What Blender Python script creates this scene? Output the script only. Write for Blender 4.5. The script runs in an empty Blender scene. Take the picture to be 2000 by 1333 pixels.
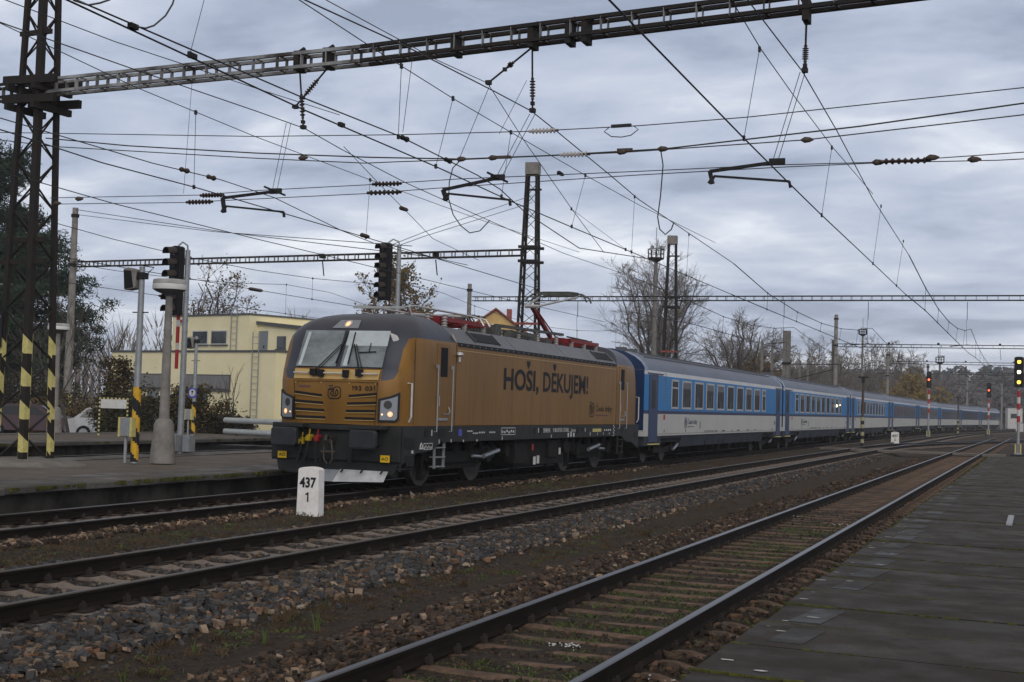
import bpy, math, random
from mathutils import Vector, Matrix, noise
random.seed(7)
scene = bpy.context.scene
COL = scene.collection
PI = math.pi

# ------------------------------------------------------------------ camera
FOC, YAW, PITCH, ROLL, EYE = 2769.3, 0.35489, 0.04491, 0.03041, 1.8136
cam_d = bpy.data.cameras.new("camera")
cam = bpy.data.objects.new("camera", cam_d)
COL.objects.link(cam)
cam_d.sensor_width = 36.0
cam_d.lens = FOC / 2000.0 * 36.0
cam_d.clip_start, cam_d.clip_end = 0.1, 6000
_f = Vector((-math.sin(YAW) * math.cos(PITCH), math.cos(YAW) * math.cos(PITCH), math.sin(PITCH)))
_r = Vector((math.cos(YAW), math.sin(YAW), 0))
_u = _r.cross(_f)
_r2 = math.cos(ROLL) * _r + math.sin(ROLL) * _u
_u2 = -math.sin(ROLL) * _r + math.cos(ROLL) * _u
cam.matrix_world = Matrix(((_r2.x, _u2.x, -_f.x, 0), (_r2.y, _u2.y, -_f.y, 0), (_r2.z, _u2.z, -_f.z, EYE), (0, 0, 0, 1)))
scene.camera = cam

# ------------------------------------------------------------------ sky and sun
SUN_EL, SUN_AZ = math.radians(30), Vector((0.50, -0.86, 0)).normalized()
world = bpy.data.worlds.new("World")
scene.world = world
world.use_nodes = True
wn, wl = world.node_tree.nodes, world.node_tree.links
wn.clear()
w_out = wn.new("ShaderNodeOutputWorld")
w_bg = wn.new("ShaderNodeBackground")
w_bg.inputs["Strength"].default_value = 0.1
sky = wn.new("ShaderNodeTexSky")
sky.sky_type = 'NISHITA'
sky.sun_disc = False
sky.sun_elevation = SUN_EL
sky.sun_rotation = math.atan2(SUN_AZ.x, SUN_AZ.y)
tc = wn.new("ShaderNodeTexCoord")
sep = wn.new("ShaderNodeSeparateXYZ")
wl.new(tc.outputs["Generated"], sep.inputs[0])
def wmath(op, a, b=None, clamp=False):
    n = wn.new("ShaderNodeMath"); n.operation = op; n.use_clamp = clamp
    for i, v in enumerate((a, b)):
        if v is None: continue
        if isinstance(v, (int, float)): n.inputs[i].default_value = v
        else: wl.new(v, n.inputs[i])
    return n.outputs[0]
zz = wmath('ADD', wmath('MAXIMUM', sep.outputs[2], 0.0), 0.20)
cx_, cy_ = wmath('DIVIDE', sep.outputs[0], zz), wmath('DIVIDE', sep.outputs[1], zz)
comb = wn.new("ShaderNodeCombineXYZ")
wl.new(cx_, comb.inputs[0]); wl.new(cy_, comb.inputs[1])
def wnoise(scale, detail, rough, dist, sc=(1, 1, 1), loc=(0, 0, 0), rot=0):
    m = wn.new("ShaderNodeMapping"); m.inputs["Scale"].default_value = sc; m.inputs["Location"].default_value = loc
    m.inputs["Rotation"].default_value = (0, 0, rot)
    wl.new(comb.outputs[0], m.inputs[0])
    n = wn.new("ShaderNodeTexNoise"); n.inputs["Scale"].default_value = scale; n.inputs["Detail"].default_value = detail
    n.inputs["Roughness"].default_value = rough; n.inputs["Distortion"].default_value = dist
    wl.new(m.outputs[0], n.inputs["Vector"])
    return n.outputs["Fac"]
n1 = wnoise(1.9, 6, 0.52, 0.3, (0.8, 1.1, 1), (3.1, 1.7, 0), -0.45)
n2 = wnoise(0.8, 3, 0.5, 0.2, (0.8, 1.2, 1), (8.0, 2.0, 0), -0.4)
n3 = wnoise(5.2, 6, 0.6, 0.4, (0.75, 1.1, 1), (1.0, 5.0, 0), -0.5)
mixn = wmath('ADD', wmath('ADD', wmath('MULTIPLY', n1, 0.58), wmath('MULTIPLY', n2, 0.36)), wmath('MULTIPLY', n3, 0.24))
ramp = wn.new("ShaderNodeValToRGB")
wl.new(mixn, ramp.inputs[0])
cr = ramp.color_ramp
cr.elements[0].position, cr.elements[0].color = 0.49, (0.29, 0.335, 0.435, 1)
cr.elements[1].position, cr.elements[1].color = 0.735, (0.78, 0.805, 0.86, 1)
e = cr.elements.new(0.56); e.color = (0.405, 0.455, 0.572, 1)
e = cr.elements.new(0.63); e.color = (0.51, 0.552, 0.65, 1)
# a thin veil of the clear sky over the cloud layer
sc10 = wn.new("ShaderNodeVectorMath"); sc10.operation = 'SCALE'; sc10.inputs["Scale"].default_value = 12.2
wl.new(ramp.outputs[0], sc10.inputs[0])
mx = wn.new("ShaderNodeMixRGB"); mx.inputs[0].default_value = 0.06
wl.new(sc10.outputs[0], mx.inputs[1]); wl.new(sky.outputs[0], mx.inputs[2])
# duller towards the ground so that the light comes from above
hz = wmath('MULTIPLY', wmath('ADD', sep.outputs[2], 0.12), 6.0, True)
dk = wn.new("ShaderNodeMixRGB"); dk.inputs[1].default_value = (0.6, 0.65, 0.8, 1)
wl.new(hz, dk.inputs[0]); wl.new(mx.outputs[0], dk.inputs[2])
oh = wn.new("ShaderNodeMixRGB"); oh.inputs[2].default_value = (4.3, 4.05, 3.8, 1)
wl.new(wmath('MULTIPLY', wmath('SUBTRACT', sep.outputs[2], 0.32), 4.0, True), oh.inputs[0]); wl.new(dk.outputs[0], oh.inputs[1])
wl.new(oh.outputs[0], w_bg.inputs["Color"])
wl.new(w_bg.outputs[0], w_out.inputs["Surface"])

sun_d = bpy.data.lights.new("sun", 'SUN')
sun_d.energy = 1.3
sun_d.angle = math.radians(50)
sun_d.color = (1.0, 0.95, 0.88)
sun = bpy.data.objects.new("sun", sun_d)
COL.objects.link(sun)
_sd = Vector((SUN_AZ.x * math.cos(SUN_EL), SUN_AZ.y * math.cos(SUN_EL), math.sin(SUN_EL)))
sun.rotation_euler = (-_sd).to_track_quat('-Z', 'Y').to_euler()
sun.location = _sd * 100

vs = scene.view_settings
vs.view_transform, vs.look, vs.exposure, vs.gamma, vs.use_curve_mapping = 'Standard', 'None', 0.0, 1.0, False
scene.cycles.max_bounces = 5
scene.cycles.diffuse_bounces = 3
scene.cycles.glossy_bounces = 3
scene.cycles.transparent_max_bounces = 8

# ------------------------------------------------------------------ materials
M = {}
def mat(name, col, rough=0.7, metal=0.0, var=0.0, scale=3.0, col2=None, bump=0.0, bscale=40.0, spec=None, emit=None, coat=0.0, stretch=(1, 1, 1)):
    m = bpy.data.materials.new(name); m.use_nodes = True
    nt = m.node_tree; b = nt.nodes["Principled BSDF"]
    b.inputs["Base Color"].default_value = (*col, 1); b.inputs["Roughness"].default_value = rough
    b.inputs["Metallic"].default_value = metal; b.inputs["Specular IOR Level"].default_value = spec if spec is not None else (0.5 if rough < 0.35 or metal > 0.2 else 0.22)
    if coat: b.inputs["Coat Weight"].default_value = coat; b.inputs["Coat Roughness"].default_value = 0.12
    if emit: b.inputs["Emission Color"].default_value = (*emit[0], 1); b.inputs["Emission Strength"].default_value = emit[1]
    if var or col2 or bump:
        t = nt.nodes.new("ShaderNodeTexCoord"); mp = nt.nodes.new("ShaderNodeMapping")
        mp.inputs["Scale"].default_value = stretch
        nt.links.new(t.outputs["Object"], mp.inputs[0])
    if var or col2:
        n = nt.nodes.new("ShaderNodeTexNoise"); n.inputs["Scale"].default_value = scale; n.inputs["Detail"].default_value = 6; n.inputs["Roughness"].default_value = 0.65
        nt.links.new(mp.outputs[0], n.inputs["Vector"])
        r = nt.nodes.new("ShaderNodeValToRGB")
        c2 = col2 or tuple(max(0, c * (1 - var)) for c in col)
        c1 = col if col2 else tuple(c * (1 + var) for c in col)
        r.color_ramp.elements[0].position, r.color_ramp.elements[1].position = 0.35, 0.65
        r.color_ramp.elements[0].color, r.color_ramp.elements[1].color = (*c2, 1), (*c1, 1)
        nt.links.new(n.outputs["Fac"], r.inputs[0]); nt.links.new(r.outputs[0], b.inputs["Base Color"])
    if bump:
        n = nt.nodes.new("ShaderNodeTexNoise"); n.inputs["Scale"].default_value = bscale; n.inputs["Detail"].default_value = 5
        nt.links.new(mp.outputs[0], n.inputs["Vector"])
        bp = nt.nodes.new("ShaderNodeBump"); bp.inputs["Strength"].default_value = bump; bp.inputs["Distance"].default_value = 0.02
        nt.links.new(n.outputs["Fac"], bp.inputs["Height"]); nt.links.new(bp.outputs[0], b.inputs["Normal"])
    M[name] = m
    return m
class NT:
    "small helper to write node graphs"
    def __init__(s, m): s.t = m.node_tree; s.b = s.t.nodes["Principled BSDF"]; s.b.inputs["Specular IOR Level"].default_value = 0.2
    def n(s, k, **kw):
        x = s.t.nodes.new("ShaderNode" + k)
        for a, v in kw.items(): setattr(x, a, v)
        return x
    def l(s, a, b): s.t.links.new(a, b)
    def m(s, op, a, b=0.0, clamp=False):
        x = s.n("Math", operation=op, use_clamp=clamp)
        for i, v in enumerate((a, b)):
            if isinstance(v, (int, float)): x.inputs[i].default_value = v
            else: s.l(v, x.inputs[i])
        return x.outputs[0]
    def mix(s, f, a, b):
        x = s.n("MixRGB")
        for i, v in enumerate((f, a, b)):
            if isinstance(v, (int, float)): x.inputs[i].default_value = v
            elif isinstance(v, tuple): x.inputs[i].default_value = (*v, 1)
            else: s.l(v, x.inputs[i])
        return x.outputs[0]
    def noise(s, vec, scale, detail=5, rough=0.6, stretch=None):
        if stretch:
            mp = s.n("Mapping"); mp.inputs["Scale"].default_value = stretch; s.l(vec, mp.inputs[0]); vec = mp.outputs[0]
        x = s.n("TexNoise"); x.inputs["Scale"].default_value = scale; x.inputs["Detail"].default_value = detail; x.inputs["Roughness"].default_value = rough
        s.l(vec, x.inputs["Vector"]); return x.outputs["Fac"]
    def ramp(s, f, stops):
        r = s.n("ValToRGB"); s.l(f, r.inputs[0]); c = r.color_ramp
        c.elements[0].position, c.elements[1].position = stops[0][0], stops[-1][0]
        def rgb(v): return (v, v, v, 1) if isinstance(v, (int, float)) else (*v, 1)
        c.elements[0].color, c.elements[1].color = rgb(stops[0][1]), rgb(stops[-1][1])
        for p, v in stops[1:-1]:
            q = c.elements.new(p); q.color = rgb(v)
        return r.outputs[0]

# ------------------------------------------------------------------ mesh builder
class MB:
    def __init__(s): s.v = []; s.f = []; s.mi = []
    def quad(s, *p, mi=0):
        i = len(s.v); s.v += [tuple(q) for q in p]; s.f.append(tuple(range(i, i + len(p)))); s.mi.append(mi)
    def box(s, c, d, rz=0.0, mi=0, taper=1.0):
        i = len(s.v); cs, sn = math.cos(rz), math.sin(rz)
        for k, (x, y, z) in enumerate(((-1, -1, -1), (1, -1, -1), (1, 1, -1), (-1, 1, -1), (-1, -1, 1), (1, -1, 1), (1, 1, 1), (-1, 1, 1))):
            t = taper if z > 0 else 1
            px, py = x * d[0] / 2 * t, y * d[1] / 2 * t
            s.v.append((c[0] + px * cs - py * sn, c[1] + px * sn + py * cs, c[2] + z * d[2] / 2))
        for q in ((3, 2, 1, 0), (4, 5, 6, 7), (0, 1, 5, 4), (1, 2, 6, 5), (2, 3, 7, 6), (3, 0, 4, 7)):
            s.f.append(tuple(i + k for k in q)); s.mi.append(mi)
    def _frame(s, d):
        d = Vector(d).normalized(); up = Vector((0, 0, 1)) if abs(d.z) < 0.95 else Vector((1, 0, 0))
        a = d.cross(up).normalized(); return a, a.cross(d).normalized()
    def bar(s, p, q, w, h=None, mi=0):
        h = h or w; p, q = Vector(p), Vector(q); a, b = s._frame(q - p); i = len(s.v)
        for e in (p, q):
            for x, y in ((-1, -1), (1, -1), (1, 1), (-1, 1)): s.v.append(tuple(e + a * x * w / 2 + b * y * h / 2))
        for k in range(4): s.f.append((i + k, i + (k + 1) % 4, i + 4 + (k + 1) % 4, i + 4 + k)); s.mi.append(mi)
        s.f.append((i + 3, i + 2, i + 1, i)); s.mi.append(mi); s.f.append((i + 4, i + 5, i + 6, i + 7)); s.mi.append(mi)
    def tube(s, pts, r, n=6, mi=0, cap=True):
        pts = [Vector(p) for p in pts]; i0 = len(s.v); a = b = None
        rs = r if isinstance(r, (list, tuple)) else [r] * len(pts)
        for k, p in enumerate(pts):
            d = (pts[min(k + 1, len(pts) - 1)] - pts[max(k - 1, 0)])
            if d.length < 1e-9: d = Vector((0, 0, 1))
            d.normalize()
            if a is None: a, b = s._frame(d)
            else:
                a = (a - d * a.dot(d)).normalized(); b = d.cross(a).normalized() * -1
            for j in range(n):
                t = 2 * PI * j / n; s.v.append(tuple(p + (a * math.cos(t) + b * math.sin(t)) * rs[k]))
        for k in range(len(pts) - 1):
            for j in range(n):
                s.f.append((i0 + k * n + j, i0 + k * n + (j + 1) % n, i0 + (k + 1) * n + (j + 1) % n, i0 + (k + 1) * n + j)); s.mi.append(mi)
        if cap and n > 2:
            s.f.append(tuple(i0 + j for j in reversed(range(n)))); s.mi.append(mi)
            s.f.append(tuple(i0 + (len(pts) - 1) * n + j for j in range(n))); s.mi.append(mi)
    def cyl(s, p, q, r, n=16, mi=0, r2=None): s.tube([p, q], [r, r if r2 is None else r2], n, mi)
    def lathe(s, c, prof, n=20, mi=0, axis='z'):
        i0 = len(s.v)
        for (r, z) in prof:
            for j in range(n):
                t = 2 * PI * j / n; x, y = r * math.cos(t), r * math.sin(t)
                s.v.append((c[0] + x, c[1] + y, c[2] + z) if axis == 'z' else ((c[0] + x, c[1] + z, c[2] + y) if axis == 'y' else (c[0] + z, c[1] + x, c[2] + y)))
        for k in range(len(prof) - 1):
            for j in range(n):
                s.f.append((i0 + k * n + j, i0 + k * n + (j + 1) % n, i0 + (k + 1) * n + (j + 1) % n, i0 + (k + 1) * n + j)); s.mi.append(mi)
        s.f.append(tuple(i0 + j for j in reversed(range(n)))); s.mi.append(mi)
        s.f.append(tuple(i0 + (len(prof) - 1) * n + j for j in range(n))); s.mi.append(mi)
    def prism(s, poly, y0, y1, axis='y', mi=0):
        "poly = (a,b) points; extruded along axis"
        i = len(s.v); n = len(poly)
        for y in (y0, y1):
            for a, b in poly: s.v.append((a, y, b) if axis == 'y' else ((y, a, b) if axis == 'x' else (a, b, y)))
        for k in range(n): s.f.append((i + k, i + (k + 1) % n, i + n + (k + 1) % n, i + n + k)); s.mi.append(mi)
        s.f.append(tuple(i + k for k in reversed(range(n)))); s.mi.append(mi)
        s.f.append(tuple(i + n + k for k in range(n))); s.mi.append(mi)
    def build(s, name, mats, parent=None, smooth=None, world=False, bevel=0.0):
        me = bpy.data.meshes.new(name)
        vs_ = s.v
        if world and parent is not None:
            o = parent.location; vs_ = [(x - o.x, y - o.y, z - o.z) for x, y, z in vs_]
        me.from_pydata(vs_, [], s.f); me.update()
        mats = mats if isinstance(mats, (list, tuple)) else [mats]
        for m in mats: me.materials.append(M[m] if isinstance(m, str) else m)
        if len(mats) > 1: me.polygons.foreach_set("material_index", s.mi)
        if smooth is not None:
            me.polygons.foreach_set("use_smooth", [True] * len(me.polygons)); me.set_sharp_from_angle(angle=math.radians(smooth))
        ob = bpy.data.objects.new(name, me); COL.objects.link(ob)
        if parent is not None: ob.parent = parent
        if bevel:
            bv = ob.modifiers.new("bevel", 'BEVEL'); bv.width = bevel; bv.segments = 2; bv.limit_method = 'ANGLE'; bv.angle_limit = math.radians(40)
        return ob
def tag(o, label, cat, group=None, kind=None):
    if label: o["label"] = label
    if cat: o["category"] = cat
    if group: o["group"] = group
    if kind: o["kind"] = kind
    return o
def thing(name, label, cat, loc=(0, 0, 0), rz=0.0, group=None):
    o = bpy.data.objects.new(name, None); COL.objects.link(o); o.empty_display_size = 0.2
    o.location = loc; o.rotation_euler = (0, 0, rz)
    return tag(o, label, cat, group)
def copy_tree(o, parent=None):
    c = o.copy(); COL.objects.link(c)
    if parent is not None: c.parent = parent
    for ch in list(o.children): copy_tree(ch, c)
    return c
def again(src, loc, rz, label, scale=None, group=None):
    c = copy_tree(src); c.location = loc; c.rotation_euler = (0, 0, rz); c["label"] = label
    if scale: c.scale = scale
    if group: c["group"] = group
    return c
def writing(name, text, m, parent, origin, right, up, width=None, height=0.1, bold=0.0, depth=0.002, center=False):
    "lettering as a mesh on the plane (right, up); height = cap height; width squeezes to fit"
    cu = bpy.data.curves.new(name, 'FONT'); cu.body = text; cu.extrude = depth / 2; cu.offset = bold; cu.resolution_u = 3
    tmp = bpy.data.objects.new(name + "_tmp", cu); COL.objects.link(tmp)
    bpy.context.view_layer.update()
    me = bpy.data.meshes.new_from_object(tmp.evaluated_get(bpy.context.evaluated_depsgraph_get()))
    bpy.data.objects.remove(tmp); bpy.data.curves.remove(cu)
    xs = [v.co.x for v in me.vertices]
    sy = height / 0.72; w0 = max(xs) - min(xs); sx = (width / w0) if width else sy
    r, u = Vector(right).normalized(), Vector(up).normalized(); n = r.cross(u); x0 = min(xs) + (w0 / 2 if center else 0)
    for v in me.vertices:
        v.co = Vector(origin) + r * ((v.co.x - x0) * sx) + u * (v.co.y * sy) + n * (v.co.z + depth / 2)
    me.materials.clear(); me.materials.append(M[m]); me.name = name
    ob = bpy.data.objects.new(name, me); COL.objects.link(ob); ob.parent = parent
    return ob
def figure_one(m, parent, origin, right, up, h, name="figure"):
    o, r, u = Vector(origin), Vector(right), Vector(up); n = r.cross(u); b = MB()
    P = lambda x, y: tuple(o + r * x * h + u * y * h + n * .003)
    b.quad(P(-.03, 0), P(.13, 0), P(.13, 1), P(.02, 1), P(-.03, .93)); b.quad(P(-.03, .76), P(-.03, .93), P(.02, 1), P(-.24, .82), P(-.24, .68))
    return b.build(name, m, parent)
def cx(Y): return 2.7e-5 * Y * Y + 4e-4 * max(0.0, Y - 150) ** 2
def dcx(Y): return 5.4e-5 * Y + 8e-4 * max(0.0, Y - 150)
XA, XB, XC, XD = -3.60, -8.92, -13.30, -24.9
# ------------------------------------------------------------------ material set
mat("rail_steel", (0.0135, 0.0098, 0.0075), 0.8, 0.0, 0.35, 4.0, stretch=(1, 0.3, 1), bump=0.15, spec=0.1)
mat("rail_head", (0.085, 0.083, 0.088), 0.34, 0.75, 0.35, 1.2, stretch=(1, 0.1, 1))
mat("rail_head_dull", (0.075, 0.062, 0.053), 0.45, 0.5, 0.35, 1.2, stretch=(1, 0.1, 1))
mat("sleeper_rust", (0.165, 0.105, 0.074), 0.85, 0, 0.4, 5, (0.055, 0.038, 0.029), 0.4)
mat("sleeper_concrete", (0.235, 0.192, 0.165), 0.9, 0, 0.25, 7, (0.14, 0.113, 0.098), 0.4)
mat("clip_iron", (0.030, 0.023, 0.02), 0.8, 0, 0.3)
mat("dark_iron", (0.022, 0.021, 0.022), 0.7, 0, 0.4, 8)
mat("mast_steel", (0.017, 0.017, 0.018), 0.75, 0, 0.6, 3, (0.027, 0.020, 0.016))
mat("beam_paint", (0.34, 0.35, 0.36), 0.6, 0, 0.0, 1.2, (0.045, 0.035, 0.032))
mat("wire", (0.025, 0.025, 0.03), 0.55, 0.3)
mat("wire_green", (0.06, 0.065, 0.06), 0.6, 0.2)
mat("insulator_brown", (0.035, 0.02, 0.018), 0.3)
mat("insulator_white", (0.45, 0.43, 0.42), 0.35)
mat("clamp_rust", (0.075, 0.057, 0.047), 0.7, 0, 0.4, 30)
mat("stripe_dull", (0.34, 0.32, 0.20), 0.8, 0, 0.2, 9)
mat("stripe_yellow", (0.55, 0.49, 0.19), 0.7, 0, 0.15, 9)
mat("stripe_orange", (0.62, 0.36, 0.03), 0.6, 0, 0.15, 9)
mat("stripe_black", (0.02, 0.021, 0.026), 0.7)
mat("concrete", (0.27, 0.255, 0.24), 0.9, 0, 0.25, 4, (0.17, 0.16, 0.15), 0.3)
mat("concrete_dark", (0.20, 0.19, 0.175), 0.9, 0, 0.3, 3, (0.12, 0.115, 0.11), 0.3)
mat("galv", (0.30, 0.32, 0.34), 0.5, 0.35, 0.12, 6)
mat("white_paint", (0.62, 0.62, 0.61), 0.6, 0, 0.05, 5, (0.50, 0.49, 0.47))
mat("post_white", (0.82, 0.81, 0.80), 0.75, 0, 0.0, 5, (0.69, 0.655, 0.62), 0.15)
mat("lamp_white", (0.72, 0.72, 0.70), 0.4)
mat("lamp_grey", (0.42, 0.42, 0.41), 0.6, 0, 0.2, 5)
mat("black", (0.012, 0.012, 0.014), 0.6)
mat("black_gloss", (0.010, 0.011, 0.014), 0.15)
mat("visor", (0.05, 0.043, 0.04), 0.55)
mat("red_paint", (0.38, 0.03, 0.035), 0.55)
mat("red_lamp", (0.3, 0.01, 0.01), 0.4, emit=((1.0, 0.09, 0.03), 6.0))
mat("amber_lamp", (0.6, 0.3, 0.02), 0.4, emit=((1.0, 0.52, 0.05), 5.0))
mat("white_lamp", (0.8, 0.75, 0.6), 0.4, emit=((1.0, 0.90, 0.62), 5.0))
mat("head_lamp", (0.9, 0.7, 0.5), 0.3, emit=((1.0, 0.36, 0.12), 0.75))
mat("head_core", (0.9, 0.7, 0.5), 0.3, emit=((1.0, 0.56, 0.26), 1.5))
mat("glint_glow", (0.9, 0.8, 0.6), 0.3, emit=((1.0, 0.75, 0.4), 4.0))  # glow of the painted glint on the second coach's windows, no lamp
mat("yellow_paint", (0.72, 0.46, 0.02), 0.5)
mat("blue_sign", (0.08, 0.09, 0.42), 0.5)
# locomotive
mat("loco_gold_light", (0.56, 0.37, 0.135), 0.35, 0.25)
mat("loco_roof", (0.135, 0.142, 0.158), 0.5, 0.1, 0.12, 2.0)
mat("loco_mask", (0.052, 0.056, 0.076), 0.4, 0.0, 0.2, 2.2, coat=0.25)
mat("loco_frame", (0.024, 0.0255, 0.026), 0.6, 0.0, 0.25, 3)
mat("bogie", (0.017, 0.016, 0.015), 0.85, 0.0, 0.4, 5, (0.008, 0.008, 0.008))
mat("wheel_steel", (0.050, 0.043, 0.038), 0.6, 0.3, 0.3, 6)
mat("loco_text", (0.012, 0.012, 0.016), 0.6, spec=0.2)
mat("windscreen", (0.185, 0.22, 0.235), 0.06, 0.0, 0.35, 1.6, spec=1.0, stretch=(1, 1, 1.6))  # base colour lightened to carry part of the sky's reflection
mat("sun_blind", (0.50, 0.56, 0.585), 0.25, 0, 0.08, 6)
mat("side_glass", (0.006, 0.006, 0.007), 0.5, spec=0.08)
mat("lens_grey", (0.25, 0.27, 0.30), 0.25, 0.2)
mat("cock_yellow", (0.42, 0.30, 0.02), 0.6)
mat("cock_red", (0.26, 0.02, 0.025), 0.6)
mat("panto_red", (0.21, 0.020, 0.022), 0.5, 0, 0.2, 8)
mat("panto_silver", (0.48, 0.48, 0.47), 0.4, 0.5, 0.15, 8)
mat("panto_dark", (0.085, 0.085, 0.08), 0.6, 0.2, 0.3, 8)
mat("plough_metal", (0.52, 0.52, 0.54), 0.42, 0.4, 0.2, 3)
mat("vent", (0.055, 0.056, 0.060), 0.5, 0.2)
mat("purple", (0.10, 0.04, 0.12), 0.6)
mat("buffer_face", (0.034, 0.037, 0.045), 0.4, 0, 0.35, 5, (0.024, 0.025, 0.03))
# coaches
mat("coach_roof", (0.130, 0.150, 0.205), 0.5, 0.1, 0.10, 1.5, stretch=(1, 0.2, 1))
mat("coach_hood", (0.012, 0.032, 0.095), 0.3, 0, coat=0.4)
mat("coach_door", (0.035, 0.055, 0.12), 0.45)
mat("coach_under", (0.030, 0.036, 0.050), 0.7, 0, 0.3, 2)
mat("coach_glass", (0.013, 0.013, 0.015), 0.3, 0, 0.6, 1.3, spec=0.16)
mat("coach_glass_blue", (0.055, 0.085, 0.13), 0.15, spec=0.6)
mat("window_frame", (0.42, 0.43, 0.45), 0.5)
mat("seat_dim", (0.050, 0.050, 0.055), 0.3)
mat("curtain_dim", (0.085, 0.088, 0.095), 0.3)
mat("gangway", (0.015, 0.015, 0.017), 0.8)
# buildings and nature
mat("wall_yellow", (0.86, 0.79, 0.53), 0.9, 0, 0.0, 0.9, (0.80, 0.72, 0.46), 0.05)
mat("wall_ochre", (0.62, 0.42, 0.17), 0.9, 0, 0.0, 0.9, (0.5, 0.33, 0.14))
mat("trim_grey", (0.10, 0.105, 0.115), 0.6)
mat("roof_red", (0.26, 0.075, 0.06), 0.8, 0, 0.25, 2)
mat("blinds", (0.20, 0.20, 0.205), 0.6, 0, 0.25, 14, stretch=(1, 1, 0.1))
mat("window_dark", (0.035, 0.045, 0.05), 0.12, 0, 0.3, 3, spec=0.8)
mat("door_grey", (0.19, 0.22, 0.25), 0.6)
mat("pipe_silver", (0.40, 0.43, 0.44), 0.5, 0.2, 0.12, 3)
mat("bark", (0.060, 0.052, 0.047), 0.9, 0, 0.3, 6)
mat("bark_pale", (0.13, 0.118, 0.11), 0.9, 0, 0.3, 6)
mat("bark_pine", (0.085, 0.048, 0.034), 0.9, 0, 0.3, 6)
mat("needles", (0.030, 0.056, 0.033), 0.75, 0, 0.0, 0.7, (0.012, 0.026, 0.017))
mat("leaf_rust", (0.17, 0.10, 0.04), 0.8, 0, 0, 0.8, (0.10, 0.085, 0.035))
mat("leaf_olive", (0.055, 0.060, 0.022), 0.8, 0, 0, 1.2, (0.03, 0.027, 0.015))
mat("leaf_dark", (0.042, 0.036, 0.022), 0.85, 0, 0, 1.2, (0.02, 0.019, 0.014))
mat("leaf_yellow", (0.23, 0.155, 0.035), 0.8, 0, 0, 0.8, (0.13, 0.092, 0.03))
mat("twig_mid", (0.175, 0.155, 0.145), 0.9)  # paler than the near twigs, haze put into the colour
mat("twig", (0.088, 0.076, 0.070), 0.9)
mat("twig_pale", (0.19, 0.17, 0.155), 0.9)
mat("far_wood", (0.110, 0.098, 0.096), 0.95, 0, 0, 0.06, (0.075, 0.072, 0.076))  # lightened and greyed, distance haze painted into the woods
mat("far_pine", (0.075, 0.105, 0.120), 0.95, 0, 0, 0.06, (0.05, 0.075, 0.09))  # bluish cast of distant air mixed into the needle colour
mat("hill_soil", (0.10, 0.095, 0.097), 0.95, 0, 0.3, 0.02)  # grey tone includes painted haze over the far slope
mat("weed_brown", (0.092, 0.062, 0.036), 0.9, 0, 0.4, 3)
mat("weed_green", (0.075, 0.105, 0.030), 0.85, 0, 0.4, 3)
mat("moss", (0.062, 0.064, 0.016), 0.95, 0, 0.5, 6)
mat("litter_white", (0.55, 0.55, 0.56), 0.7)
mat("car_white", (0.40, 0.41, 0.43), 0.3, coat=0.6)
mat("car_dark", (0.05, 0.02, 0.025), 0.35, coat=0.6)
mat("car_glass", (0.02, 0.022, 0.025), 0.08)
mat("tyre", (0.015, 0.015, 0.016), 0.85)
mat("car_lamp", (0.35, 0.02, 0.02), 0.3)

def world_mat(name): 
    m = bpy.data.materials.new(name); m.use_nodes = True; M[name] = m
    g = NT(m); geo = g.n("NewGeometry"); s = g.n("SeparateXYZ"); g.l(geo.outputs["Position"], s.inputs[0])
    return g, geo.outputs["Position"], s.outputs
# dirt between the tracks: cinders, small stones, moss and dead weeds
g, P, S = world_mat("ground")
big = g.noise(P, 0.55, 4); fine = g.noise(P, 17, 8, 0.75); mid = g.noise(P, 3.2, 6, 0.7)
base = g.ramp(fine, [(0.28, (0.0126, 0.0104, 0.0084)), (0.5, (0.0332, 0.0268, 0.0216)), (0.66, (0.0670, 0.0541, 0.0432)), (0.8, (0.1183, 0.1002, 0.0835))])
rusty = g.ramp(mid, [(0.42, 0.0), (0.62, 0.75)])
c = g.mix(rusty, base, g.ramp(fine, [(0.3, (0.0237, 0.0148, 0.0090)), (0.7, (0.0749, 0.0475, 0.0293))]))
grn = g.m('MULTIPLY', g.ramp(big, [(0.50, 0.0), (0.62, 0.75)]), g.ramp(g.noise(P, 6.0, 6, 0.7), [(0.46, 0.0), (0.58, 1.0)]))
c = g.mix(grn, c, g.ramp(fine, [(0.3, (0.0141, 0.0164, 0.0055)), (0.7, (0.0490, 0.0520, 0.0167))]))
vor = g.n("TexVoronoi"); vor.inputs["Scale"].default_value = 26; g.l(P, vor.inputs["Vector"])
peb = g.ramp(vor.outputs["Distance"], [(0.12, 1.0), (0.32, 0.0)])
hsv = g.n("SeparateColor"); g.l(vor.outputs["Color"], hsv.inputs[0])
peb = g.m('MULTIPLY', peb, g.ramp(hsv.outputs[0], [(0.62, 0.0), (0.7, 0.8)]))
c = g.mix(peb, c, g.ramp(hsv.outputs[1], [(0.0, (0.0710, 0.0631, 0.0592)), (0.5, (0.1183, 0.0891, 0.0626)), (1.0, (0.1578, 0.1373, 0.1148))]))
g.l(c, g.b.inputs["Base Color"]); g.b.inputs["Roughness"].default_value = 0.95
bp = g.n("Bump"); bp.inputs["Strength"].default_value = 0.9; bp.inputs["Distance"].default_value = 0.03
g.l(g.m('ADD', fine, g.m('MULTIPLY', peb, 0.8)), bp.inputs["Height"]); g.l(bp.outputs[0], g.b.inputs["Normal"])
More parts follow.
